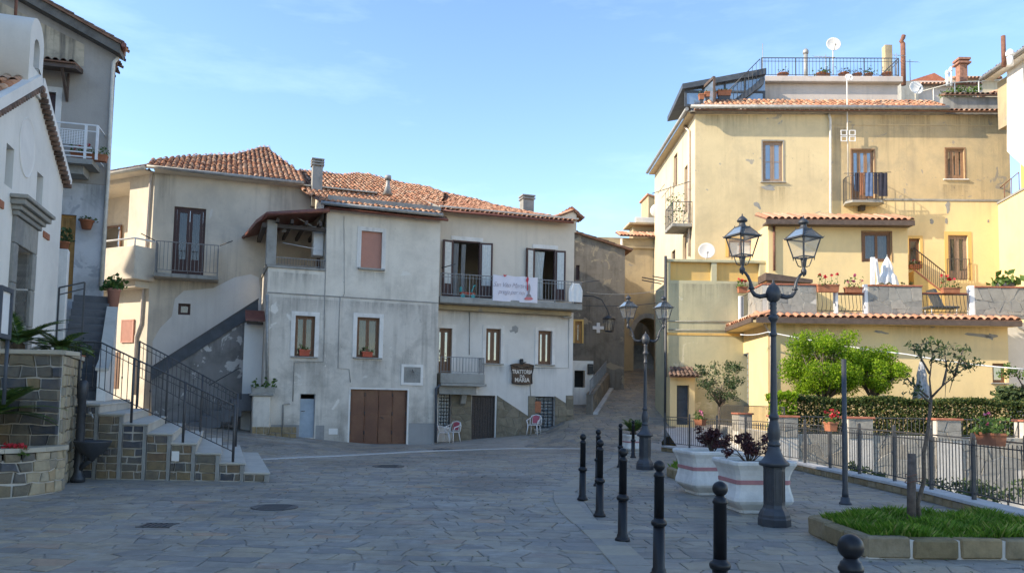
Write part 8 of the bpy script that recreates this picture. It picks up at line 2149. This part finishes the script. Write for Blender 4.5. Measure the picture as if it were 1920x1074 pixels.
# ------------------------------------------------------------------ white concrete planters
def planter(label, x, y, rz, s=1.0):
    t = thing('concrete_planter', label, 'planter', (x, y, .006), rz, 'white concrete planters with a pink band')
    m = Matrix.Translation((x, y, .006)) @ Matrix.Rotation(rz, 4, 'Z') @ Matrix.Diagonal((s * .84, s * .84, s, 1))
    def ring(w, z, c=.075):
        k = w * c * 1.6; return [(-w + k, -w, z), (w - k, -w, z), (w, -w + k, z), (w, w - k, z), (w - k, w, z), (-w + k, w, z), (-w, w - k, z), (-w, -w + k, z)]
    def loft(pr, close=True):
        mb = MB(); R_ = [ring(w, z) for w, z in pr]; vs = [p for r in R_ for p in r]; n = 8
        fs = [(i * n + k, i * n + (k + 1) % n, (i + 1) * n + (k + 1) % n, (i + 1) * n + k) for i in range(len(pr) - 1) for k in range(n)]
        mb.add(vs, fs, False)
        return mb
    lo_ = loft([(.40, 0), (.41, .05), (.44, .07), (.56, .16), (.585, .2), (.58, .25), (.545, .36), (.525, .46)]); lo_.poly(ring(.4, 0)[::-1])
    obj('lower_body', lo_, M['planter'], t, m)
    obj('pink_band', loft([(.525, .46), (.536, .465), (.537, .525), (.528, .53)]), M['pinkband'], t, m)
    obj('upper_body', loft([(.528, .53), (.54, .6), (.575, .69), (.615, .75), (.63, .77), (.633, .81), (.622, .83), (.585, .832), (.565, .82), (.55, .77)]), M['planter'], t, m)
    mb = MB(); mb.poly(ring(.555, .775)); obj('soil', mb, M['earth'], t, m)
    return t, m
M['pinkband'] = plain('faded_pink_band', (0.42, 0.19, 0.19), .8, var=.12)
pl1, m1 = planter('white concrete planter with pink band directly behind the near lamp post', 4.0, 13.25, .1)
pl2, m2 = planter('white concrete planter with pink band and dark shrub, behind the near one', 3.83, 15.65, .16)
pl3, m3 = planter('small white concrete planter with palm in front of the alley', 4.22, 27.6, .3, .74)
def purple(name, label, m, dx, n, h, r):
    c = m @ Vector((dx, 0, .78)); t = thing(name, label, 'shrub', c, 0.0, 'dark red shrubs in the planters')
    q = random.Random(n); tips = [c + Vector((q.gauss(0, r), q.gauss(0, r), q.uniform(.12, h))) for _ in range(16)]
    mb = MB()
    for p in tips: mb.tube([c - Vector((0, 0, .05)), c.lerp(p, .5) + Vector((0, 0, .04)), p], [.012, .009, .004], 4)
    obj('stems', mb, M['bark'], t); C = clump_points(tips, .11, n); obj('foliage', np_mesh('foliage', leaf_quads(C, .055, .3, long=1.7), M['lf_purple']), None, t)
purple('red_shrub', 'sprawling dark red shrub growing in the near white planter', m1, -.1, 1100, .42, .2)
purple('red_shrub', 'compact dark red shrub growing in the second white planter', m2, .12, 1000, .46, .13)

def fronds(name, label, c, n, L, seed, droop=.6, cat='palm', leaflets=16, lw=.018, lenf=.16, up=.9, group=None, trunk=.12):
    """feather-leaved palm: arching midribs with paired leaflets"""
    t = thing(name, label, cat, c, 0.0, group); q = random.Random(seed); c = Vector(c)
    ribs = MB(); V = []
    for k in range(n):
        a = 6.283 * k / n + q.uniform(-.3, .3); el = q.uniform(.15, 1.0) * up; l = L * q.uniform(.75, 1.1)
        pts = []; p = c + Vector((0, 0, trunk)); d = Vector((math.cos(a) * math.cos(el), math.sin(a) * math.cos(el), math.sin(el)))
        for j in range(9):
            pts.append(p.copy()); p = p + d * (l / 8); d = (d + Vector((0, 0, -droop / 8))).normalized()
        ribs.tube(pts, [.012 - .001 * j for j in range(9)], 4)
        for j in range(leaflets):
            f = .12 + .88 * j / leaflets * 8 / 8; i = min(7, int(f * 8)); p = pts[i].lerp(pts[i + 1], f * 8 - i) if f < 1 else pts[-1]
            tt_ = (pts[i + 1] - pts[i]).normalized(); s_ = tt_.cross(Vector((0, 0, 1))).normalized(); nn = s_.cross(tt_)
            ll = lenf * math.sin(math.pi * min(.97, .18 + .8 * f)) * q.uniform(.85, 1.1)
            for sg in (-1, 1):
                e = p + s_ * sg * ll * .85 + tt_ * ll * .55 - nn * -.0 - Vector((0, 0, ll * .2)) + nn * ll * .25
                V.append([tuple(p - tt_ * lw * .5), tuple(p.lerp(e, .4) - tt_ * lw), tuple(e), tuple(p.lerp(e, .4) + tt_ * lw)])
    obj('midribs', ribs, M['lf_palm'], t); obj('fronds', np_mesh('fronds', np.array(V), M['lf_palm']), None, t)
    obj('trunk', MB().lathe([(.1, -.1), (.12, 0), (.11, trunk * .8), (.05, trunk + .05)], 10, (c.x, c.y)).map(Matrix.Translation((0, 0, c.z))), M['bark'], t)
    return t
fronds('small_palm', 'small palm in the white planter in front of the alley', m3 @ Vector((0, 0, .77)), 22, .62, 5, .5, lw=.02, lenf=.22, leaflets=14, up=1.2)
fronds('cycad', 'feathery cycad behind the tall stone wall in front of the chapel', aty(34, 655, 15.3), 20, 1.05, 6, .9, leaflets=26, lenf=.24, up=.95, lw=.022)
fronds('cycad', 'smaller cycad behind the right end of the tall stone wall', aty(112, 664, 15.6), 16, .72, 7, .9, leaflets=24, lenf=.2, up=.9, lw=.02)
fronds('cycad', 'spreading cycad in the low curved bed at the left edge', aty(-14, 790, 13.55), 20, 1.3, 8, .8, leaflets=30, lenf=.26, up=.8, lw=.024)
C = clump_points([tuple(aty(x, 838, 13.3)) for x in (15, 26, 38)], .1, 130)
t = thing('red_flowers', 'small clump of red flowers in the low curved bed', 'flowers', aty(26, 848, 13.3)); obj('blooms', np_mesh('blooms', leaf_quads(C, .05, .3, long=1.1), M['petal']), None, t)
C = clump_points([tuple(aty(x, 845, 13.3)) for x in (10, 26, 42)], .12, 150); obj('leaves', np_mesh('leaves', leaf_quads(C, .06, .4), M['lf_gera']), None, t)

# ------------------------------------------------------------------ iron fence on the kerb wall
fn = thing('iron_fence', 'long dark iron bar fence on the kerb wall', 'fence', (7.8, 18, .2))
P = along(7.0, 28.9, .05)
run = [0.0]
for a, b in zip(P, P[1:]): run.append(run[-1] + (b - a).length)
def fpos(s):
    for i in range(len(P) - 1):
        if s <= run[i + 1]: f = (s - run[i]) / (run[i + 1] - run[i]); return P[i].lerp(P[i + 1], f)
    return P[-1]
FH, FB = 1.02, .205
post_me = MB().box(-.028, .028, -.028, .028, 0, FH + .1).lathe([(.035, FH + .1), (.035, FH + .115), (.012, FH + .13)], 8).mesh('fence_post', M['iron'])
bar_me = MB().tube([(0, 0, .09), (0, 0, FH - .04)], .0085, 4, True, False).mesh('fence_bar', M['iron'])
s = .4; tot = run[-1]; SP_ = 1.55
nb_ = 13
while s < tot:
    a = fpos(s); obj('fence_post', post_me, None, fn, Matrix.Translation((a.x, a.y, FB)))
    e = min(s + SP_, tot); b = fpos(e)
    obj('fence_rail', MB().tube([(a.x, a.y, FB + FH), (b.x, b.y, FB + FH)], .017, 4, smooth=False), M['iron'], fn); obj('fence_rail', MB().tube([(a.x, a.y, FB + FH - .11), (b.x, b.y, FB + FH - .11)], .013, 4, smooth=False), M['iron'], fn); obj('fence_rail', MB().tube([(a.x, a.y, FB + .1), (b.x, b.y, FB + .1)], .014, 4, smooth=False), M['iron'], fn)
    for k in range(1, nb_): c = a.lerp(b, k / nb_); obj('fence_bar', bar_me, None, fn, Matrix.Translation((c.x, c.y, FB)))
    s = e if e < tot else tot + 1
# flower pots hooked to the fence
def fence_pot(px, py, lab, w, h, fl, nl, nf, lm='lf_gera'):
    # find where the pixel ray meets the fence line
    best = min(np.arange(.4, tot, .05), key=lambda s: abs((lambda p: (p.x / p.y) - (ray(px, py).x / ray(px, py).y))(fpos(s))))
    p = fpos(best); q = fpos(min(best + .1, tot)); d = (q - p).normalized(); m = Matrix.Translation((p.x, p.y, 0)) @ Matrix.Rotation(math.atan2(d.y, d.x), 4, 'Z')
    z = aty(px, py, p.y).z
    return flower_box('fence_planter', lab, 'planters hooked on the iron fence', -w / 2, w / 2, .03, .03 + h * .9, z, h, m, 'terracotta', fl, nl, nf, .3, .06, 'planter', .06)
fence_pot(1318, 797, 'round planter with pink and orange geraniums on the far part of the fence', .45, .2, 'petalp', 130, 40)
fence_pot(1568, 808, 'terracotta planter with bright red geraniums on the fence behind the steel pole', .36, .22, 'petal', 60, 90)
fence_pot(1872, 835, 'long terracotta planter with trailing grass and few pink flowers on the near fence', .62, .2, 'petalp', 260, 10)

# ------------------------------------------------------------------ flower bed with young tree
bed = [(4.03, 10.95), (4.08, 9.28), (7.45, 9.42), (7.42, 11.3), (5.0, 11.75)]
bd_ = thing('flower_bed', 'raised flower bed edged with big tan stones in the right foreground', 'flower bed', (5.5, 10.3, 0))
for (a, b), n in zip(zip(bed, bed[1:] + bed[:1]), (3, 6, 3, 4, 2)):
    a, b = Vector((*a, 0)), Vector((*b, 0)); L = (b - a).length; d = (b - a).normalized(); m = Matrix.Translation(a) @ Matrix.Rotation(math.atan2(d.y, d.x), 4, 'Z')
    xs_ = [0]; 
    for k in range(n): xs_.append(L * (k + 1) / n + (RND.uniform(-.05, .05) if k < n - 1 else 0))
    obj('mortar_core', MB().box(.02, L - .02, .03, .17, 0, .215), M['mortar'], bd_, m)
    for k in range(n):
        x0, x1 = xs_[k] + .018, xs_[k + 1] - .018; h = .24 + RND.uniform(-.012, .012)
        mb = MB(); N = 5; vs = []; 
        mb.bbox(x0, x1, 0, .2 + RND.uniform(-.02, .02), .006, h, .022)
        mb.v = [(x + .008 * math.sin(x * 17 + z * 9 + k), y + .006 * math.sin(x * 23 + k * 2 + z * 14), z + .006 * math.sin(x * 15 + y * 20 + k)) for x, y, z in mb.v]
        obj('edging_stone', mb, M['edging'], bd_, m)
mb = MB(); mb.prism([(x * .965 + .19, y * .965 + .37, .0) for x, y in bed], (0, 0, .17)); obj('soil', mb, M['earth'], bd_)
def grass(name, poly, z, n, h, label_kind='stuff', parent=None, dome=.0):
    xs = [p[0] for p in poly]; ys_ = [p[1] for p in poly]; pts = []
    while len(pts) < n:
        x, y = RND.uniform(min(xs), max(xs)), RND.uniform(min(ys_), max(ys_))
        if inside(poly, x, y): pts.append((x, y))
    pts = np.array(pts); N = len(pts); a = NP.uniform(0, 6.283, N); L = h * NP.uniform(.5, 1.25, N); w = .006 * NP.uniform(.7, 1.3, N)
    tuft = .75 + .35 * np.sin(pts[:, 0] * 5.1) * np.sin(pts[:, 1] * 6.3 + 1); L *= tuft
    lean = NP.uniform(.1, .75, N) * L; dx, dy = np.cos(a), np.sin(a); sx, sy = -dy * w, dx * w
    V = np.zeros((N, 4, 3)); V[:, 0] = np.stack([pts[:, 0] - sx, pts[:, 1] - sy, np.full(N, z)], 1); V[:, 1] = np.stack([pts[:, 0] + sx, pts[:, 1] + sy, np.full(N, z)], 1)
    V[:, 2] = np.stack([pts[:, 0] + dx * lean * .4 + sx * .7, pts[:, 1] + dy * lean * .4 + sy * .7, z + L * .6], 1); V[:, 3] = np.stack([pts[:, 0] + dx * lean, pts[:, 1] + dy * lean, z + L * .95], 1)
    return setp(obj(name, np_mesh(name, V, M['grass']), None, parent), kind='stuff')
ins = [(4.22, 10.85), (4.27, 9.46), (7.27, 9.6), (7.24, 11.15), (5.05, 11.55)]
grass('grass', ins, .165, 30000, .2)
# stake and young tree
stp = aty(1709, 968, 10.45)
sk = thing('tree_stake', 'weathered wooden stake with wire beside the young tree', 'stake', (stp.x, stp.y, .16))
zt = aty(1709, 850, 10.45).z
obj('stake', MB().tube([(stp.x, stp.y, .1), (stp.x + .005, stp.y, .6), (stp.x + .015, stp.y, zt)], [.058, .055, .05], 9), M['stake'], sk)
mb = MB()
for z in (.3, .78, .86): mb.tube([(stp.x + .07 * math.cos(k * .7), stp.y + .07 * math.sin(k * .7), z + .02 * math.sin(k)) for k in range(10)], .006, 4)
trk = [(1729, 972), (1720, 945), (1733, 900), (1732, 850), (1741, 800), (1746, 745)]
Y0 = 10.5
for z, px in ((.8, 1733),): mb.tube([(stp.x, stp.y, z), aty(px, 895, Y0)], .005, 4)
obj('wire', mb, M['rust'], sk)
yt = thing('young_tree', 'thin young tree with sparse dark leaves growing in the grassy bed', 'tree', aty(1729, 975, Y0))
tp_ = [aty(x, y, Y0) for x, y in trk]; tp_[0].z = .12
obj('trunk', MB().tube(tp_, [.034, .03, .026, .025, .023, .02], 9), M['bark'], yt)
brs = [[(1746, 745, 0), (1743, 710, .1), (1749, 660, .1), (1742, 640, .05)], [(1746, 745, 0), (1768, 722, -.1), (1790, 705, -.2), (1815, 685, -.3), (1830, 678, -.3)], [(1743, 700, .1), (1725, 668, .3), (1712, 648, .4)], [(1768, 722, -.1), (1775, 690, .15), (1770, 655, .25)], [(1790, 705, -.2), (1800, 670, -.1), (1806, 655, -.1)], [(1741, 745, 0), (1715, 722, .1), (1700, 710, .2)], [(1744, 755, 0), (1722, 735, -.2), (1706, 738, -.3)]]
mb = MB(); tips = []
for b in brs:
    pts = [aty(x, y, Y0 + d) for x, y, d in b]; mb.tube(pts, [max(.004, .016 - .005 * i) for i in range(len(pts))], 6); tips += pts[1:] if len(pts) < 4 else pts[2:]; tips.append(pts[-1])
extra = [aty(x, y, Y0 + RND.uniform(-.35, .35)) for x, y in ((1760, 665), (1785, 662), (1795, 690), (1730, 660), (1720, 655), (1755, 680), (1775, 675), (1812, 690), (1735, 650), (1765, 648), (1788, 648), (1800, 680), (1810, 668), (1780, 735), (1772, 745))]
for e in extra: n_ = min(tips, key=lambda p: (p - e).length); mb.tube([n_, n_.lerp(e, .5) + Vector((0, 0, .02)), e], [.007, .005, .003], 4)
obj('limbs', mb, M['bark'], yt)
C = clump_points(tips + extra[:-2], .095, 430); obj('crown', np_mesh('crown', leaf_quads(C, .07, .5, long=2.6), M['lf_dark']), None, yt)
# potted tree behind the fence
pb_ = Vector((7.05, 27.0, 0)); pb_.x = aty(1346, 800, 27.0).x; pz0 = aty(1346, 832, 27.0).z
pt_ = thing('black_pot', 'large black pot standing behind the far part of the fence', 'flower pot', (pb_.x, pb_.y, pz0)); obj('pot', MB().lathe([(.24, -.45), (.32, .05), (.36, .06), (.36, .14), (.3, .14), (.29, .08), (0, .06)], 16).map(Matrix.Translation((pb_.x, pb_.y, pz0))), M['black'], pt_)
ctr = aty(1350, 712, 27.0)
branch_tree('potted_tree', 'airy olive green tree growing in the black pot', (pb_.x, pb_.y, pz0 + .1), crown_tips(ctr, .95, .85, .85, 24, 9, -.8), .032, 0, 'lf_olive', 1500, .25, .1, .6, up=.2, long=2.0)
# far small bed by the second planter
b2 = [onz(1250, 893), onz(1300, 912), onz(1310, 880), onz(1278, 868)]
fb_ = thing('stone_bed', 'small stone edged grass bed left of the second planter', 'flower bed', b2[0])
for a, b in zip(b2, b2[1:] + b2[:1]):
    d = (b - a); L = d.length; m = Matrix.Translation(a) @ Matrix.Rotation(math.atan2(d.y, d.x), 4, 'Z'); n = max(2, int(L / .5))
    for k in range(n): obj('edging_stone', MB().bbox(L * k / n + .012, L * (k + 1) / n - .012, 0, .16, .004, .22 + RND.uniform(-.01, .01), .018), M['edging'], fb_, m)
mb = MB(); mb.prism([p.lerp(sum(b2, Vector()) / 4, .08) for p in b2], (0, 0, .16)); obj('soil', mb, M['earth'], fb_)
cb2 = sum(b2, Vector()) / 4
grass('grass', [(p.lerp(cb2, .2).x, p.lerp(cb2, .2).y) for p in b2], .15, 3000, .15)
# low plants at the foot of the garden wall, seen through the fence
for k, (px, py, Y, r) in enumerate(((1605, 880, 20.0, .28), (1770, 915, 17.5, .35), (1820, 920, 17.0, .4), (1890, 925, 16.5, .5), (1640, 890, 19.5, .2))):
    c = aty(px, py, Y); C = clump_points([tuple(c + Vector((RND.uniform(-r, r), 0, RND.uniform(-.1, .1)))) for _ in range(5)], r * .6, 260)
    t = thing('wild_shrub', ['thin tall weed leftmost at the foot of the garden wall', 'low weed behind the fence beneath the young tree', 'grey green bush behind the fence right of the young tree', 'wide low bush behind the fence at the right edge', 'tiny weed beside the tall one behind the fence'][k], 'shrub', c - Vector((0, 0, r)), 0, 'weeds behind the fence'); obj('foliage', np_mesh('foliage', leaf_quads(C, .1, .6, long=2.2), M['lf_olive']), None, t)
    mb = MB(); mb.tube([c - Vector((0, 0, r + .9)), c], .02, 4); obj('stem', mb, M['bark'], t)

# ------------------------------------------------------------------ staircase railings
def stair_rail(label, pts, yy, base, up_):
    t = thing('stair_railing', label, 'railing', Vector((pts[0][0], yy, base(pts[0][0]))), 0.0, 'iron railings of the wide staircase')
    top = MB(); bars = MB()
    P_ = [Vector((x, yy, z)) for x, z in pts]
    top.tube([p for p in P_], .018, 5); lowp = [p - Vector((0, 0, up_)) for p in P_]; top.tube(lowp, .012, 4)
    mid = [p - Vector((0, 0, .13)) for p in P_]; top.tube(mid, .01, 4)
    obj('rails', top, M['iron'], t)
    me = MB().tube([(0, 0, 0), (0, 0, up_)], .0085, 4, True, False).lathe([(.0085, up_ * .42), (.02, up_ * .46), (.0085, up_ * .5)], 6).mesh('railing_bar', M['iron'])
    me2 = MB().tube([(0, 0, 0), (0, 0, up_)], .0085, 4, True, False).mesh('railing_bar', M['iron'])
    k = 0
    for a, b in zip(P_, P_[1:]):
        n = max(1, round((b - a).length / .125))
        for i in range(n):
            q = a.lerp(b, i / n); obj('railing_bar', me if k % 5 == 2 else me2, None, t, Matrix.Translation((q.x, q.y, q.z - up_))); k += 1
    for k2 in range(4):
        q = P_[-2].lerp(P_[-1], (k2 + .6) / 4); obj('ring', MB().tube([(q.x + .055 * math.cos(6.283 * j / 12), yy, q.z - .065 + .055 * math.sin(6.283 * j / 12)) for j in range(13)], .008, 4), M['iron'], t)
    return t
def on_front(px, py, Y): p = aty(px, py, Y); return (p.x, p.z)
NR = [on_front(152, 641, 16.35), on_front(190, 642, 16.35), on_front(252, 672, 16.35), on_front(348, 717, 16.35), on_front(441, 761, 16.35)]
def step_z(x): return RISE * max(0, min(NST, math.floor((SX1 - x) / TR) + 1))
t = stair_rail('near wrought iron railing climbing the front edge of the wide staircase', NR, 16.35, step_z, .92)
for x, z in (NR[0], NR[2], NR[3], NR[4]): obj('railing_post', MB().tube([(x, 16.35, step_z(x)), (x, 16.35, z + .02)], .028, 6), M['iron'], t, ID)
FY = 21.2
fstep = lambda x: step_z(x + .36 * (FY - SY0))
FRL = [on_front(262, 640, FY), on_front(316, 668, FY), on_front(380, 703, FY), on_front(446, 739, FY)]
t = stair_rail('far wrought iron railing along the back edge of the wide staircase', FRL, FY, fstep, .92)
for x, z in FRL: obj('railing_post', MB().tube([(x, FY, fstep(x)), (x, FY, z + .02)], .028, 6), M['iron'], t, ID)
# cast iron drinking fountain
fp = aty(141, 860, 15.9); fx, fy = aty(148, 860, 15.7).x, 15.7
fo = thing('drinking_fountain', 'black cast iron drinking fountain with round basin beside the stairs', 'fountain', (fx, fy, 0))
zt = aty(141, 712, fy).z
obj('column', MB().lathe([(.13, 0), (.13, .08), (.1, .12), (.08, .2), (.075, zt - .38), (.1, zt - .35), (.105, zt - .08), (.09, zt - .04), (.05, zt)], 10, (fx, fy)), M['castiron'], fo)
zb = aty(165, 826, 15.6).z
bx_ = fx + .3
obj('basin', MB().lathe([(.05, zb - .38), (.1, zb - .3), (.22, zb - .22), (.31, zb - .08), (.34, zb - .02), (.345, zb), (.31, zb + .004), (.27, zb - .06), (.0, zb - .12)], 18, (bx_, fy - .1)), M['castiron'], fo)
obj('bracket', MB().tube([(fx, fy, .2), (fx + .15, fy - .05, .35), (bx_, fy - .1, zb - .36)], .05, 6), M['castiron'], fo)
obj('tap', MB().tube([(fx + .1, fy, zb + .48), (fx + .22, fy - .03, zb + .5), (fx + .26, fy - .05, zb + .44)], .018, 6).lathe([(.03, zb + .52), (.03, zb + .55)], 8, (fx + .18, fy - .02)), M['gutter'], fo)
# notice board by the chapel door
nb = CH.box(-6, 537, 17, 640, -.9)
t = thing('notice_board', 'dark framed notice board on legs beside the chapel door', 'notice board', CH.pt(nb[0], -.9, LZ))
obj('frame', frame_mb(nb[0], nb[1], nb[3] - .8, nb[3], -.95, -.87, .07), M['slate'], t, CH.M); obj('sheet', MB().box(nb[0] + .07, nb[1] - .07, -.92, -.9, nb[3] - .73, nb[3] - .07), M['white'], t, CH.M)
for x in (nb[0] + .03, nb[1] - .03): obj('leg', MB().tube([(x, -.91, LZ), (x, -.91, nb[3] - .8)], .03, 5), M['slate'], t, CH.M)
# manhole covers and drain grates
def manhole(label, px, py, r, grate=False):
    p = onz(px, py); z = ground_h(p.x, p.y) + .009
    t = thing('manhole_cover', label, 'manhole cover', (p.x, p.y, z), 0.0, 'covers set in the paving'); m = Matrix.Translation((p.x, p.y, z))
    obj('plate', MB().lathe([(r, -.01), (r, .004), (r * .92, .006), (r * .9, .003), (0.001, .003)], 20), M['iron'], t, m)
    mb = MB()
    for k in range(5): y = r * (-.6 + .3 * k); mb.box(-r * .6, r * .6, y - r * .05, y + r * .05, .003, .008)
    obj('ribs', mb, M['iron'], t, m)
manhole('round iron manhole cover in the paving in front of the wide staircase', 515, 951, .36); manhole('dark manhole cover near the drainage line in front of the garage', 728, 874, .4); manhole('manhole cover beside the drainage line in front of the trattoria', 835, 843, .42)
manhole('far manhole cover in the alley paving', 1195, 752, .3)
p0 = onz(296, 985)
t = thing('drain_grate', 'small dark drain grate in the left foreground paving', 'drain', (p0.x, p0.y, .008)); mb = MB()
for k in range(6): mb.box(p0.x - .2 + .07 * k, p0.x - .165 + .07 * k, p0.y - .15, p0.y + .15, -.005, .012)
mb.box(p0.x - .22, p0.x + .22, p0.y - .17, p0.y - .15, -.005, .013).box(p0.x - .22, p0.x + .22, p0.y + .15, p0.y + .17, -.005, .013); obj('grate', mb, M['iron'], t)

# ------------------------------------------------------------------ houses that close the square on the left, out of view
def plain_house(label, x0, x1, y0, y1, h, mat):
    t = thing('plain_house', label, 'house', ((x0 + x1) / 2, (y0 + y1) / 2, 0), 0, 'houses closing the left of the square')
    f = Fr((x1, y1, 0), -90)          # side facing the square
    L = y1 - y0; hol = []
    for z in (1.0, 4.2, 7.4):
        for k in range(int(L / 3)):
            if z + 1.6 < h - .5: hol.append((1 + 3 * k, 2 + 3 * k, z, z + 1.6))
    f = Fr((x1, y0, 0), 90)
    wall(t, f, [(0, 0), (L, 0), (L, h), (0, h)], hol, M[mat])
    for b in hol: window(t, f, b, .12, 2, 'brownw', 'glassd', .07, .06, (.12, 'trim'))
    shell(t, f, 0, L, 0, h, x1 - x0, mat)
    mb = MB(); mb.prism([(x0 - .4, y0 - .4, h + .01), (x1 + .4, y0 - .4, h + .01), ((x0 + x1) / 2, y0 - .4, h + 1.8)], (0, L + .8, 0)); obj('roof', mb, M['under'], t)
PLAIN = [('tall pale house beyond the left edge of the picture beside the camera', -20, -10.5, -12, 13.6, 11.5, 'tratt_low'), ('grey house standing behind the chapel, hidden from the square', -32, -21, 2, 24, 16.5, 'grey')]
for a in PLAIN: plain_house(*a)
# ------------------------------------------------------------------ weathering with a shape of its own: rain runs under sills, damp at the foot of walls
def stain_mat(name, col, amt, rising=False):
    k = NB(name); k.out(col, .95, spec=.1)
    g = k.n.new('ShaderNodeSeparateXYZ'); k.l.new(k.n.new('ShaderNodeTexCoord').outputs['Generated'], g.inputs[0])
    z = g.outputs['Z'] if not rising else k.math('SUBTRACT', 1.0, g.outputs['Z'])
    side = k.ramp(k.math('ABSOLUTE', k.math('SUBTRACT', g.outputs['X'], .5)), [(.36, 1.0), (.5, 0.0)])
    st = k.ramp(k.noise(k.scale(k.P(), (9, 9, .55) if not rising else (1.5, 1.5, 2.2)), 1.0, 7, .65), [(.32, 0.0), (.75, 1.0)])
    f = k.math('MULTIPLY', k.math('MULTIPLY', k.math('POWER', z, 1.4), st), k.math('MULTIPLY', side, amt))
    t = k.n.new('ShaderNodeBsdfTransparent'); m = k.n.new('ShaderNodeMixShader')
    k.l.new(f, m.inputs[0]); k.l.new(t.outputs[0], m.inputs[1]); k.l.new(k.b.outputs[0], m.inputs[2]); k.l.new(m.outputs[0], k.n['Material Output'].inputs['Surface'])
    return k.m
M['run'] = stain_mat('rain_run', (.17, .16, .14), .42)
M['runy'] = stain_mat('rain_run_on_yellow', (.25, .2, .12), .45)
M['damp'] = stain_mat('rising_damp', (.2, .19, .17), .55, True)
def stain(parent, fr, box, mat='run', y=-.006):
    x0, x1, z0, z1 = fr.box(*box); obj('rain_stain', MB().quad((x0, y, z0), (x1, y, z0), (x1, y, z1), (x0, y, z1)), M[mat], parent, fr.M)
for b in ((536, 676, 608, 745), (652, 675, 728, 740), (664, 509, 726, 546), (502, 512, 608, 546), (505, 560, 650, 586), (640, 568, 812, 600)): stain(gh, GH, b)
for b in ((508, 760, 562, 822), (592, 765, 655, 828), (766, 740, 820, 794)): stain(gh, GH, b, 'damp', -.014)
for b in ((286, 526, 416, 566), (286, 322, 330, 470), (495, 350, 560, 470)): stain(bh, CF, b)
for b in ((830, 580, 905, 610), (955, 584, 1074, 606), (902, 686, 952, 712), (1002, 688, 1048, 712)): stain(tt, TT, b)
for b in ((1420, 350, 1480, 402), (1764, 346, 1818, 392), (1590, 382, 1662, 410), (1312, 216, 1430, 262), (1640, 216, 1760, 300), (1770, 216, 1885, 272), (1560, 240, 1592, 330), (1690, 520, 1745, 560)): stain(yb, YB, b, 'runy')
stain(th, LF, (1254, 532, 1350, 600)); stain(th, LF, (1340, 532, 1436, 590)); stain(th, LF, (1254, 640, 1388, 800), 'damp')
for b in ((1450, 608, 1600, 640), (1640, 608, 1880, 636)): stain(th, AN, b, 'runy')
stain(tb, TB, (76, 90, 156, 124), 'damp', -.012); stain(tb, TB, (150, 345, 205, 470)); stain(tb, TB, (140, 470, 200, 560), 'damp')
# fallen leaves and scraps on the paving
C = np.array([(RND.uniform(-6, 7), RND.uniform(6, 22), .012) for _ in range(120)] + [(RND.gauss(5.2, 1.2), RND.gauss(9.0, .5), .012) for _ in range(40)])
V = leaf_quads(C, .045, 0.0); V[:, :, 2] = .012 + (V[:, :, 2] - .012) * .25 + .004
setp(obj('fallen_leaves', np_mesh('fallen_leaves', V, M['lf_olive']), None), kind='stuff')
